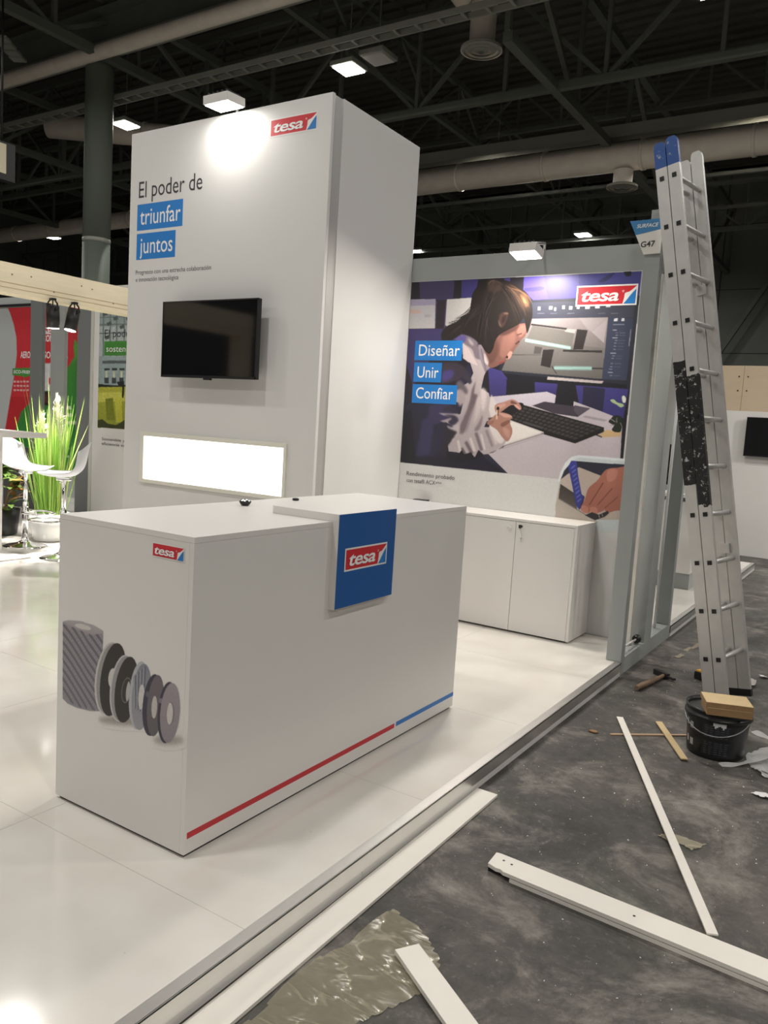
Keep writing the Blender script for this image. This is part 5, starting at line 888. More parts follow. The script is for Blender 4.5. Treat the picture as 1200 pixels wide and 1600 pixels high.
((104,100,110),0,0,[-0.6369,0.4983,-0.6207,0.4883,-0.6047,0.4767,-0.5889,0.4644,-0.5732,0.4518,-0.5577,0.439,-0.5423,0.4261,-0.5271,0.4134,-0.5121,0.4008,-0.4973,0.3886,-0.4973,0.3752,-0.5121,0.3852,-0.5271,0.3977,-0.5422,0.4105,-0.5575,0.4233,-0.573,0.4362,-0.5887,0.4488,-0.6045,0.4612,-0.6204,0.473,-0.6365,0.4831]),
((124,119,128),0,0,[-0.6314,0.4739,-0.6269,0.4723,-0.6268,0.465,-0.6313,0.4667]),
((124,119,128),0,0,[-0.6214,0.467,-0.6169,0.4654,-0.6168,0.4582,-0.6212,0.4598]),
((124,119,128),0,0,[-0.6113,0.4597,-0.6069,0.4581,-0.6068,0.4508,-0.6112,0.4524]),
((124,119,128),0,0,[-0.6014,0.4521,-0.597,0.4506,-0.5969,0.4432,-0.6013,0.4447]),
((124,119,128),0,0,[-0.5915,0.4442,-0.5871,0.4428,-0.587,0.4354,-0.5914,0.4369]),
((124,119,128),0,0,[-0.5817,0.4363,-0.5773,0.4349,-0.5772,0.4275,-0.5816,0.4289]),
((124,119,128),0,0,[-0.5719,0.4282,-0.5676,0.4269,-0.5675,0.4195,-0.5718,0.4209]),
((124,119,128),0,0,[-0.5622,0.4202,-0.5579,0.4189,-0.5578,0.4115,-0.5621,0.4128]),
((124,119,128),0,0,[-0.5526,0.4121,-0.5483,0.4109,-0.5482,0.4035,-0.5525,0.4047]),
((124,119,128),0,0,[-0.543,0.404,-0.5387,0.4029,-0.5387,0.3955,-0.5429,0.3966]),
((124,119,128),0,0,[-0.5335,0.396,-0.5293,0.3949,-0.5292,0.3875,-0.5335,0.3886]),
((124,119,128),0,0,[-0.5241,0.388,-0.5199,0.3871,-0.5199,0.3797,-0.524,0.3806]),
((104,100,110),0,0,[-0.6361,0.4651,-0.6201,0.4548,-0.6042,0.4429,-0.5884,0.4304,-0.5728,0.4177,-0.5574,0.4048,-0.5421,0.3919,-0.5271,0.3792,-0.527,0.3734,-0.5421,0.3763,-0.5573,0.3891,-0.5727,0.402,-0.5882,0.4148,-0.6039,0.4274,-0.6198,0.4394,-0.6358,0.4498]),
((124,119,128),0,0,[-0.6307,0.4405,-0.6262,0.4387,-0.6261,0.4315,-0.6305,0.4332]),
((124,119,128),0,0,[-0.6207,0.4334,-0.6163,0.4318,-0.6161,0.4245,-0.6205,0.4262]),
((124,119,128),0,0,[-0.6107,0.4259,-0.6063,0.4243,-0.6062,0.417,-0.6106,0.4186]),
((124,119,128),0,0,[-0.6008,0.4182,-0.5965,0.4166,-0.5964,0.4093,-0.6007,0.4108]),
((124,119,128),0,0,[-0.591,0.4102,-0.5867,0.4087,-0.5866,0.4014,-0.5909,0.4029]),
((124,119,128),0,0,[-0.5812,0.4022,-0.5769,0.4008,-0.5768,0.3934,-0.5812,0.3948]),
((124,119,128),0,0,[-0.5715,0.3941,-0.5672,0.3927,-0.5672,0.3853,-0.5715,0.3867]),
((124,119,128),0,0,[-0.5619,0.386,-0.5576,0.3847,-0.5576,0.3772,-0.5618,0.3785]),
((104,100,110),0,0,[-0.6354,0.4317,-0.6194,0.4211,-0.6036,0.409,-0.588,0.3964,-0.5725,0.3835,-0.5724,0.374,-0.5878,0.3807,-0.6034,0.3935,-0.6191,0.4057,-0.635,0.4164]),
((124,119,128),0,0,[-0.63,0.407,-0.6255,0.4052,-0.6254,0.3979,-0.6298,0.3997]),
((124,119,128),0,0,[-0.62,0.3998,-0.6156,0.398,-0.6155,0.3907,-0.6199,0.3925]),
((124,119,128),0,0,[-0.6101,0.3921,-0.6058,0.3904,-0.6056,0.3831,-0.61,0.3848]),
((172,165,168),(160,152,156),0,[-0.6394,0.6656,-0.6077,0.6758,-0.5426,0.6847,-0.4725,0.6839,-0.4211,0.674,-0.422,0.664,-0.4807,0.6482,-0.5416,0.6517,-0.6005,0.6572]),
((205,200,196),0,1,[-0.5726,0.6664,-0.5423,0.6755,-0.5038,0.6758,-0.4834,0.6701,-0.497,0.6613,-0.534,0.6578,-0.5645,0.6603]),
((196,193,190),0,0,[-0.3141,0.5304,-0.3187,0.501,-0.3266,0.4721,-0.3375,0.4452,-0.3508,0.4215,-0.3659,0.4023,-0.382,0.3886,-0.3984,0.3811,-0.4142,0.3804,-0.4286,0.3864,-0.4409,0.3989,-0.4503,0.4174,-0.4564,0.4408,-0.4588,0.468,-0.4574,0.4975,-0.4524,0.5277,-0.4439,0.557,-0.4326,0.584,-0.4188,0.6074,-0.4035,0.6258,-0.3874,0.6386,-0.3712,0.6451,-0.3558,0.645,-0.342,0.6385,-0.3303,0.6259,-0.3213,0.6078,-0.3154,0.5851,-0.313,0.5588]),
((150,147,146),0,0,[-0.3141,0.5304,-0.3187,0.5021,-0.3263,0.4744,-0.3366,0.4485,-0.3491,0.4258,-0.3633,0.4074,-0.3784,0.3944,-0.3937,0.3874,-0.4084,0.3868,-0.4217,0.3927,-0.4329,0.4049,-0.4415,0.4227,-0.4469,0.4453,-0.4489,0.4714,-0.4474,0.4998,-0.4425,0.5288,-0.4344,0.5569,-0.4237,0.5828,-0.4108,0.6052,-0.3964,0.6229,-0.3813,0.6351,-0.3662,0.6412,-0.3519,0.6411,-0.3391,0.6347,-0.3283,0.6225,-0.3201,0.605,-0.3149,0.5831,-0.3128,0.5578]),
((34,29,27),0,0,[-0.2987,0.5303,-0.3036,0.5009,-0.3115,0.4721,-0.3221,0.4453,-0.3347,0.4218,-0.3488,0.4029,-0.3637,0.3895,-0.3787,0.3824,-0.393,0.382,-0.4058,0.3884,-0.4165,0.4013,-0.4244,0.42,-0.4293,0.4436,-0.4307,0.4709,-0.4287,0.5003,-0.4233,0.5304,-0.415,0.5596,-0.404,0.5864,-0.3911,0.6095,-0.3768,0.6277,-0.3619,0.6401,-0.3472,0.6463,-0.3333,0.646,-0.321,0.6392,-0.3108,0.6263,-0.3031,0.608,-0.2984,0.5851,-0.2969,0.5588]),
((206,203,200),0,0,[-0.3462,0.525,-0.3473,0.5173,-0.3493,0.5098,-0.3521,0.5027,-0.3557,0.4965,-0.3599,0.4915,-0.3644,0.488,-0.369,0.486,-0.3735,0.4858,-0.3777,0.4873,-0.3813,0.4905,-0.3842,0.4952,-0.3862,0.5012,-0.3872,0.5081,-0.3872,0.5157,-0.3862,0.5234,-0.3841,0.531,-0.3812,0.5381,-0.3776,0.5443,-0.3734,0.5492,-0.3689,0.5527,-0.3643,0.5546,-0.3598,0.5547,-0.3556,0.5532,-0.3521,0.55,-0.3492,0.5453,-0.3472,0.5394,-0.3462,0.5325]),
((198,196,194),0,0,[-0.2545,0.5107,-0.2584,0.4841,-0.265,0.4581,-0.2742,0.4339,-0.2855,0.4126,-0.2984,0.3954,-0.3122,0.3831,-0.3262,0.3765,-0.3398,0.3759,-0.3521,0.3815,-0.3627,0.3929,-0.3708,0.4095,-0.3762,0.4306,-0.3784,0.4551,-0.3774,0.4816,-0.3733,0.5087,-0.3662,0.5351,-0.3566,0.5594,-0.345,0.5804,-0.332,0.5971,-0.3182,0.6086,-0.3043,0.6144,-0.2911,0.6143,-0.2791,0.6084,-0.269,0.597,-0.2611,0.5806,-0.256,0.5601,-0.2537,0.5364]),
((150,148,148),0,0,[-0.2545,0.5099,-0.2583,0.4842,-0.2647,0.459,-0.2735,0.4355,-0.2843,0.415,-0.2965,0.3984,-0.3095,0.3866,-0.3227,0.3803,-0.3355,0.3799,-0.347,0.3853,-0.3569,0.3964,-0.3644,0.4126,-0.3693,0.4331,-0.3712,0.4568,-0.3701,0.4825,-0.3661,0.5087,-0.3593,0.5343,-0.3501,0.5578,-0.3391,0.578,-0.3267,0.5941,-0.3137,0.6052,-0.3007,0.6107,-0.2882,0.6106,-0.277,0.6048,-0.2675,0.5937,-0.2603,0.5777,-0.2555,0.5578,-0.2536,0.5348]),
((36,31,29),0,0,[-0.2371,0.51,-0.2413,0.4837,-0.2482,0.458,-0.2573,0.434,-0.2684,0.413,-0.2807,0.3961,-0.2939,0.3842,-0.3071,0.3778,-0.3196,0.3774,-0.331,0.3831,-0.3405,0.3945,-0.3476,0.4112,-0.352,0.4322,-0.3535,0.4564,-0.3519,0.4827,-0.3474,0.5095,-0.3402,0.5356,-0.3307,0.5595,-0.3194,0.5802,-0.3069,0.5965,-0.2938,0.6077,-0.2808,0.6134,-0.2685,0.6132,-0.2575,0.6072,-0.2484,0.5957,-0.2415,0.5794,-0.2372,0.559,-0.2357,0.5355]),
((104,102,104),0,0,[-0.2693,0.5003,-0.2711,0.49,-0.274,0.4798,-0.2779,0.4704,-0.2826,0.4622,-0.2878,0.4556,-0.2934,0.4509,-0.2991,0.4483,-0.3044,0.4481,-0.3093,0.4503,-0.3133,0.4546,-0.3164,0.461,-0.3184,0.4691,-0.319,0.4784,-0.3185,0.4886,-0.3167,0.499,-0.3137,0.5092,-0.3097,0.5186,-0.305,0.5268,-0.2997,0.5333,-0.2941,0.5379,-0.2885,0.5403,-0.2832,0.5404,-0.2784,0.5382,-0.2744,0.5339,-0.2714,0.5275,-0.2694,0.5195,-0.2687,0.5103]),
((44,40,40),0,0,[-0.2728,0.4995,-0.2745,0.49,-0.2772,0.4808,-0.2807,0.4723,-0.2849,0.4648,-0.2895,0.4588,-0.2944,0.4546,-0.2992,0.4524,-0.3038,0.4523,-0.3079,0.4543,-0.3112,0.4583,-0.3137,0.4642,-0.3152,0.4716,-0.3156,0.4802,-0.3149,0.4894,-0.3132,0.4989,-0.3104,0.5082,-0.3069,0.5167,-0.3026,0.5242,-0.298,0.5301,-0.2931,0.5342,-0.2883,0.5363,-0.2838,0.5363,-0.2798,0.5343,-0.2764,0.5302,-0.274,0.5244,-0.2725,0.5171,-0.2721,0.5086]),
((180,178,176),0,0,[-0.2767,0.4945,-0.2776,0.4867,-0.279,0.4791,-0.2808,0.4722,-0.2828,0.4663,-0.2849,0.4617,-0.2872,0.4587,-0.2893,0.4573,-0.2913,0.4576,-0.2931,0.4597,-0.2945,0.4635,-0.2954,0.4687,-0.2959,0.475,-0.2959,0.4823,-0.2954,0.49,-0.2944,0.4978,-0.293,0.5054,-0.2912,0.5123,-0.2892,0.5181,-0.287,0.5227,-0.2848,0.5257,-0.2827,0.5271,-0.2807,0.5267,-0.279,0.5246,-0.2776,0.5209,-0.2766,0.5157,-0.2762,0.5094,-0.2762,0.5022]),
((176,178,182),0,0,[-0.1798,0.5037,-0.1822,0.4775,-0.1869,0.4518,-0.1938,0.428,-0.2025,0.4073,-0.2126,0.3907,-0.2236,0.3791,-0.235,0.3732,-0.2461,0.3732,-0.2565,0.3791,-0.2655,0.3909,-0.2727,0.4077,-0.2777,0.4289,-0.2802,0.4532,-0.2802,0.4794,-0.2776,0.5062,-0.2726,0.5322,-0.2654,0.556,-0.2565,0.5764,-0.2463,0.5925,-0.2352,0.6035,-0.224,0.6088,-0.2131,0.6083,-0.203,0.602,-0.1943,0.5903,-0.1873,0.5737,-0.1824,0.553,-0.1799,0.5293]),
((128,130,140),(150,150,156),0,[-0.1707,0.5012,-0.1733,0.4754,-0.1781,0.4503,-0.1849,0.427,-0.1934,0.4068,-0.2032,0.3906,-0.2138,0.3793,-0.2246,0.3735,-0.2351,0.3736,-0.2448,0.3795,-0.2532,0.3911,-0.2598,0.4077,-0.2643,0.4284,-0.2664,0.4523,-0.2661,0.478,-0.2633,0.5042,-0.2582,0.5296,-0.2511,0.5529,-0.2424,0.5729,-0.2326,0.5886,-0.222,0.5993,-0.2113,0.6045,-0.2009,0.6039,-0.1915,0.5977,-0.1833,0.5861,-0.1769,0.5698,-0.1726,0.5495,-0.1705,0.5263]),
((150,152,158),0,0,[-0.2619,0.5484,-0.2551,0.554,-0.245,0.4476,-0.2541,0.4413]),
((100,102,114),0,0,[-0.254,0.555,-0.2473,0.5606,-0.2392,0.4466,-0.2482,0.4403]),
((150,152,158),0,0,[-0.2462,0.5616,-0.2395,0.5671,-0.2333,0.4457,-0.2424,0.4393]),
((100,102,114),0,0,[-0.2384,0.5682,-0.2317,0.5737,-0.2275,0.4447,-0.2365,0.4384]),
((150,152,158),0,0,[-0.2306,0.5747,-0.2239,0.5802,-0.2217,0.4438,-0.2307,0.4374]),
((100,102,114),0,0,[-0.2228,0.5812,-0.2162,0.5867,-0.2159,0.4428,-0.2249,0.4365]),
((150,152,158),0,0,[-0.2151,0.5877,-0.2085,0.5932,-0.2102,0.4419,-0.2191,0.4356]),
((100,102,114),0,0,[-0.2074,0.5942,-0.2009,0.5996,-0.2044,0.4409,-0.2133,0.4346]),
((206,204,200),0,0,[-0.2043,0.493,-0.205,0.4832,-0.2064,0.4737,-0.2085,0.465,-0.2111,0.4575,-0.2141,0.4516,-0.2173,0.4476,-0.2206,0.4456,-0.2239,0.4459,-0.2269,0.4484,-0.2295,0.4529,-0.2316,0.4593,-0.2331,0.4671,-0.2338,0.4762,-0.2338,0.4858,-0.2331,0.4957,-0.2316,0.5052,-0.2296,0.5139,-0.227,0.5214,-0.224,0.5272,-0.2207,0.5312,-0.2174,0.533,-0.2142,0.5327,-0.2112,0.5302,-0.2086,0.5257,-0.2065,0.5194,-0.2051,0.5115,-0.2043,0.5026]),
((50,45,64),0,0,[-0.1188,0.4863,-0.1214,0.4625,-0.1261,0.4392,-0.1328,0.4177,-0.1412,0.3989,-0.1507,0.3837,-0.1611,0.3731,-0.1717,0.3676,-0.182,0.3675,-0.1915,0.3728,-0.1997,0.3832,-0.2061,0.3984,-0.2105,0.4174,-0.2125,0.4393,-0.2122,0.463,-0.2095,0.4873,-0.2045,0.5108,-0.1976,0.5324,-0.189,0.5509,-0.1793,0.5656,-0.169,0.5757,-0.1585,0.5807,-0.1484,0.5804,-0.1391,0.5748,-0.1312,0.5643,-0.1249,0.5494,-0.1207,0.5308,-0.1186,0.5094]),
((92,88,104),0,0,[-0.1822,0.5071,-0.1823,0.5048,-0.1829,0.5025,-0.1839,0.5003,-0.1852,0.4983,-0.1869,0.4967,-0.1887,0.4955,-0.1907,0.4947,-0.1927,0.4945,-0.1947,0.4948,-0.1964,0.4956,-0.1979,0.4969,-0.1991,0.4986,-0.1998,0.5006,-0.2002,0.5028,-0.2,0.5051,-0.1995,0.5075,-0.1985,0.5097,-0.1971,0.5116,-0.1955,0.5133,-0.1936,0.5145,-0.1916,0.5152,-0.1896,0.5154,-0.1877,0.5151,-0.1859,0.5143,-0.1844,0.513,-0.1833,0.5114,-0.1825,0.5093]),
((108,100,106),(92,86,92),0,[-0.1112,0.4866,-0.1135,0.4631,-0.1178,0.4402,-0.1237,0.419,-0.1309,0.4006,-0.1392,0.386,-0.1481,0.3758,-0.1572,0.3708,-0.1659,0.371,-0.1739,0.3766,-0.1808,0.3873,-0.1861,0.4025,-0.1896,0.4215,-0.1912,0.4433,-0.1907,0.4668,-0.1881,0.4907,-0.1837,0.5138,-0.1777,0.5349,-0.1703,0.5531,-0.1619,0.5673,-0.153,0.577,-0.1441,0.5816,-0.1355,0.581,-0.1276,0.5752,-0.121,0.5645,-0.1158,0.5495,-0.1123,0.5309,-0.1108,0.5096]),
((196,190,186),0,0,[-0.1426,0.4732,-0.1431,0.4647,-0.1442,0.4564,-0.1459,0.4487,-0.148,0.4421,-0.1506,0.4369,-0.1535,0.4333,-0.1564,0.4316,-0.1594,0.4318,-0.1622,0.4339,-0.1646,0.4378,-0.1666,0.4434,-0.1681,0.4503,-0.169,0.4581,-0.1692,0.4666,-0.1687,0.4752,-0.1676,0.4835,-0.1659,0.4912,-0.1637,0.4977,-0.1611,0.5029,-0.1583,0.5064,-0.1553,0.5081,-0.1524,0.5078,-0.1496,0.5057,-0.1472,0.5018,-0.1452,0.4963,-0.1437,0.4894,-0.1428,0.4816]),
((50,44,64),0,0,[-0.0522,0.4784,-0.0544,0.4552,-0.0585,0.4325,-0.0645,0.4115,-0.0721,0.3932,-0.0808,0.3785,-0.0903,0.3682,-0.1001,0.3629,-0.1096,0.3629,-0.1185,0.3681,-0.1262,0.3785,-0.1323,0.3933,-0.1365,0.4119,-0.1386,0.4333,-0.1385,0.4565,-0.1363,0.4801,-0.1319,0.503,-0.1257,0.524,-0.118,0.5421,-0.1091,0.5564,-0.0996,0.5662,-0.0899,0.571,-0.0805,0.5706,-0.0719,0.5652,-0.0644,0.5548,-0.0585,0.5402,-0.0543,0.522,-0.0522,0.501]),
((120,116,130),0,0,[-0.1168,0.5013,-0.1169,0.4994,-0.1176,0.4974,-0.1187,0.4955,-0.1202,0.4937,-0.122,0.4923,-0.124,0.4911,-0.1262,0.4904,-0.1284,0.49,-0.1305,0.4901,-0.1324,0.4907,-0.134,0.4917,-0.1353,0.493,-0.1361,0.4946,-0.1364,0.4965,-0.1363,0.4985,-0.1356,0.5005,-0.1345,0.5024,-0.133,0.5041,-0.1312,0.5056,-0.1291,0.5067,-0.127,0.5075,-0.1248,0.5078,-0.1227,0.5077,-0.1208,0.5071,-0.1192,0.5061,-0.1179,0.5048,-0.1171,0.5032]),
((154,144,150),(140,130,138),0,[-0.0374,0.481,-0.0396,0.4584,-0.0439,0.4362,-0.0501,0.4156,-0.0579,0.3977,-0.067,0.3832,-0.0769,0.3731,-0.0871,0.3677,-0.0971,0.3675,-0.1064,0.3724,-0.1144,0.3823,-0.1208,0.3967,-0.1253,0.4147,-0.1276,0.4355,-0.1275,0.4581,-0.1252,0.4811,-0.1207,0.5036,-0.1142,0.5242,-0.1062,0.5419,-0.097,0.556,-0.0871,0.5657,-0.0769,0.5705,-0.0671,0.5703,-0.0581,0.5651,-0.0503,0.5552,-0.044,0.5411,-0.0397,0.5234,-0.0374,0.5031]),
((120,112,118),0,0,[-0.0627,0.4719,-0.0632,0.4631,-0.0646,0.4545,-0.0668,0.4465,-0.0697,0.4395,-0.0732,0.4339,-0.0771,0.43,-0.0812,0.428,-0.0852,0.4279,-0.0891,0.4298,-0.0925,0.4336,-0.0954,0.439,-0.0975,0.4459,-0.0987,0.4539,-0.0991,0.4626,-0.0986,0.4714,-0.0971,0.4801,-0.0949,0.4881,-0.0919,0.495,-0.0884,0.5005,-0.0845,0.5044,-0.0805,0.5064,-0.0764,0.5064,-0.0726,0.5044,-0.0692,0.5007,-0.0664,0.4952,-0.0643,0.4883,-0.063,0.4804]),
((206,200,196),0,0,[-0.069,0.4702,-0.0695,0.462,-0.0706,0.4539,-0.0724,0.4465,-0.0746,0.4401,-0.0773,0.435,-0.0803,0.4315,-0.0834,0.4297,-0.0865,0.4298,-0.0895,0.4318,-0.0921,0.4355,-0.0942,0.4408,-0.0958,0.4474,-0.0967,0.455,-0.097,0.4631,-0.0965,0.4714,-0.0954,0.4795,-0.0936,0.4869,-0.0913,0.4933,-0.0886,0.4984,-0.0856,0.5018,-0.0825,0.5035,-0.0794,0.5034,-0.0765,0.5014,-0.0739,0.4977,-0.0718,0.4924,-0.0702,0.4858,-0.0693,0.4783]),
]
AERO=[
((205,54,62),0,0,[-10.624,2.937,-8.74,2.912,-8.66,0.361,-10.7,0.184,-10.651,0.966,-10.51,1.496,-10.399,1.895,-10.346,2.186,-10.366,2.458,-10.442,2.662,-10.548,2.85]),
((190,44,52),0,0,[-10.621,0.968,-10.51,1.496,-9.931,1.516,-9.919,0.973,-10.65,0.896]),
((82,148,60),(40,128,62),0,[-8.723,2.385,-8.798,2.321,-8.894,2.13,-9.02,2,-9.226,1.834,-9.599,1.627,-9.929,1.448,-10.213,1.266,-10.353,0.983,-10.399,0.21,-8.66,0.345]),
((96,160,66),0,0,[-8.722,2.337,-8.784,2.29,-8.825,2.385,-8.877,2.417,-8.899,2.289,-8.869,2.162,-8.918,2.065,-8.716,2.163]),
((216,214,218),0,0,[-9.653,2.049,-9.392,2.052,-9.381,1.625,-9.643,1.617]),
((40,34,34),0,0,[-9.642,1.609,-9.448,1.615,-9.443,1.399,-9.637,1.392]),
((90,60,44),0,0,[-9.619,1.559,-9.543,1.579,-9.512,1.447,-9.608,1.426]),
((206,60,84),0,0,[-9.508,1.82,-9.386,1.839,-9.383,1.724,-9.497,1.721]),
((74,150,66),0,0,[-10.465,1.959,-9.941,1.974,-9.938,1.853,-10.137,1.818,-10.209,1.839,-10.463,1.843]),
((226,190,190),0,0,[-10.426,1.757,-10.362,1.759,-10.367,1.731,-10.432,1.73]),
((226,190,190),0,0,[-10.338,1.759,-10.274,1.761,-10.28,1.733,-10.344,1.732]),
((226,190,190),0,0,[-10.251,1.761,-10.188,1.763,-10.193,1.736,-10.256,1.734]),
((226,190,190),0,0,[-10.164,1.763,-10.101,1.765,-10.106,1.738,-10.17,1.736]),
((226,190,190),0,0,[-10.078,1.765,-10.016,1.767,-10.021,1.74,-10.084,1.738]),
((226,190,190),0,0,[-10.425,1.689,-10.361,1.69,-10.366,1.663,-10.431,1.661]),
((226,190,190),0,0,[-10.337,1.691,-10.273,1.693,-10.278,1.665,-10.342,1.663]),
((226,190,190),0,0,[-10.25,1.693,-10.186,1.695,-10.191,1.667,-10.255,1.666]),
((226,190,190),0,0,[-10.163,1.695,-10.1,1.697,-10.105,1.67,-10.168,1.668]),
((226,190,190),0,0,[-10.077,1.698,-10.014,1.699,-10.019,1.672,-10.082,1.67]),
((226,190,190),0,0,[-10.424,1.62,-10.359,1.622,-10.365,1.594,-10.429,1.592]),
((226,190,190),0,0,[-10.336,1.622,-10.272,1.624,-10.277,1.597,-10.341,1.595]),
((226,190,190),0,0,[-10.248,1.625,-10.185,1.627,-10.19,1.599,-10.254,1.597]),
((226,190,190),0,0,[-10.162,1.627,-10.099,1.629,-10.104,1.602,-10.167,1.6]),
((226,190,190),0,0,[-10.076,1.63,-10.013,1.632,-10.018,1.604,-10.081,1.602]),
((214,224,206),0,0,[-9.081,1.402,-8.925,1.408,-8.923,1.36,-9.08,1.353]),
((214,224,206),0,0,[-9.078,1.289,-8.895,1.298,-8.894,1.249,-9.077,1.24]),
((214,224,206),0,0,[-9.075,1.17,-8.788,1.184,-8.787,1.136,-9.073,1.121]),
((190,212,186),0,0,[-9.097,1.003,-8.965,1.01,-8.964,0.977,-9.096,0.97]),
((190,212,186),0,0,[-9.094,0.904,-8.962,0.912,-8.961,0.879,-9.093,0.871]),
((190,212,186),0,0,[-9.09,0.772,-8.958,0.781,-8.958,0.748,-9.089,0.739]),
((190,212,186),0,0,[-9.086,0.64,-8.955,0.649,-8.954,0.617,-9.086,0.607]),
((240,236,236),0,0,[-9.664,2.536,-9.566,2.522,-9.432,2.582,-9.432,2.558,-9.552,2.499,-9.664,2.516]),
]
GREENHOUSE=[
((176,186,186),0,0,[-7.022,2.662,-6.259,2.633,-6.219,1.169,-6.985,1.157]),
((150,164,164),0,0,[-7.009,2.611,-6.297,2.595,-6.29,2.44,-7.004,2.449]),
((120,132,134),0,0,[-6.937,2.656,-6.908,2.655,-6.886,1.693,-6.912,1.692]),
((120,132,134),0,0,[-6.802,2.653,-6.773,2.652,-6.75,1.696,-6.775,1.695]),
((120,132,134),0,0,[-6.679,2.65,-6.65,2.649,-6.627,1.699,-6.651,1.699]),
((120,132,134),0,0,[-6.537,2.646,-6.509,2.646,-6.484,1.703,-6.508,1.703]),
((120,132,134),0,0,[-6.397,2.643,-6.369,2.642,-6.344,1.707,-6.368,1.706]),
((110,120,120),0,0,[-7.008,2.57,-6.276,2.569,-6.275,2.556,-7.007,2.554]),
((110,120,120),0,0,[-7.005,2.476,-6.272,2.478,-6.272,2.466,-7.004,2.46]),
((110,120,120),0,0,[-7.001,2.368,-6.268,2.375,-6.268,2.362,-7,2.352]),
((88,98,92),0,0,[-6.946,2.609,-6.863,2.634,-6.841,2.588,-6.924,2.574]),
((88,98,92),0,0,[-6.858,2.487,-6.776,2.513,-6.754,2.467,-6.836,2.452]),
((88,98,92),0,0,[-6.736,2.552,-6.655,2.577,-6.633,2.531,-6.714,2.517]),
((88,98,92),0,0,[-6.61,2.444,-6.53,2.469,-6.508,2.424,-6.588,2.41]),
((88,98,92),0,0,[-6.894,2.314,-6.811,2.34,-6.789,2.294,-6.871,2.279]),
((88,98,92),0,0,[-6.493,2.547,-6.414,2.572,-6.392,2.527,-6.471,2.513]),
((150,166,168),0,0,[-7.001,2.071,-6.256,2.076,-6.241,1.703,-6.996,1.683]),
((96,106,106),0,0,[-6.925,2.017,-6.273,2.023,-6.272,1.987,-6.924,1.979]),
((52,60,60),0,0,[-6.88,1.92,-6.775,1.922,-6.774,1.895,-6.879,1.893]),
((64,72,76),0,0,[-6.876,1.801,-6.792,1.803,-6.789,1.729,-6.873,1.727]),
((200,206,170),0,0,[-6.857,1.883,-6.816,1.884,-6.817,1.803,-6.85,1.802]),
((52,60,60),0,0,[-6.734,1.923,-6.631,1.924,-6.63,1.897,-6.733,1.896]),
((64,72,76),0,0,[-6.729,1.804,-6.647,1.806,-6.644,1.733,-6.727,1.73]),
((200,206,170),0,0,[-6.712,1.885,-6.671,1.886,-6.672,1.806,-6.705,1.805]),
((52,60,60),0,0,[-6.59,1.925,-6.489,1.926,-6.488,1.9,-6.589,1.898]),
((64,72,76),0,0,[-6.586,1.807,-6.504,1.809,-6.502,1.736,-6.583,1.734]),
((200,206,170),0,0,[-6.568,1.888,-6.528,1.888,-6.529,1.809,-6.561,1.808]),
((52,60,60),0,0,[-6.428,1.927,-6.329,1.928,-6.328,1.902,-6.427,1.901]),
((64,72,76),0,0,[-6.424,1.811,-6.344,1.812,-6.341,1.74,-6.421,1.738]),
((200,206,170),0,0,[-6.407,1.89,-6.367,1.891,-6.368,1.812,-6.4,1.811]),
((44,48,40),0,0,[-6.998,1.717,-6.623,1.706,-6.242,1.736,-6.24,1.683,-6.996,1.662]),
((176,178,66),(140,146,52),0,[-6.998,1.676,-6.241,1.703,-6.219,1.169,-6.989,1.157]),
((196,196,90),0,0,[-6.992,1.608,-6.238,1.644,-6.233,1.526,-6.992,1.484]),
((120,128,40),0,0,[-6.845,1.531,-6.699,1.549,-6.648,1.267,-6.814,1.259]),
((190,190,70),0,0,[-6.658,1.537,-6.535,1.555,-6.503,1.248,-6.626,1.241]),
((60,66,34),0,0,[-6.99,1.25,-6.899,1.269,-6.792,1.219,-6.625,1.207,-6.474,1.276,-6.224,1.301,-6.219,1.169,-6.989,1.157]),
((40,40,38),0,0,[-6.635,1.753,-6.492,1.763,-6.487,1.61,-6.504,1.549,-6.529,1.562,-6.524,1.695,-6.602,1.707]),
((72,140,60),0,0,[-6.892,2.26,-6.089,2.268,-6.081,2.087,-6.89,2.078]),
]
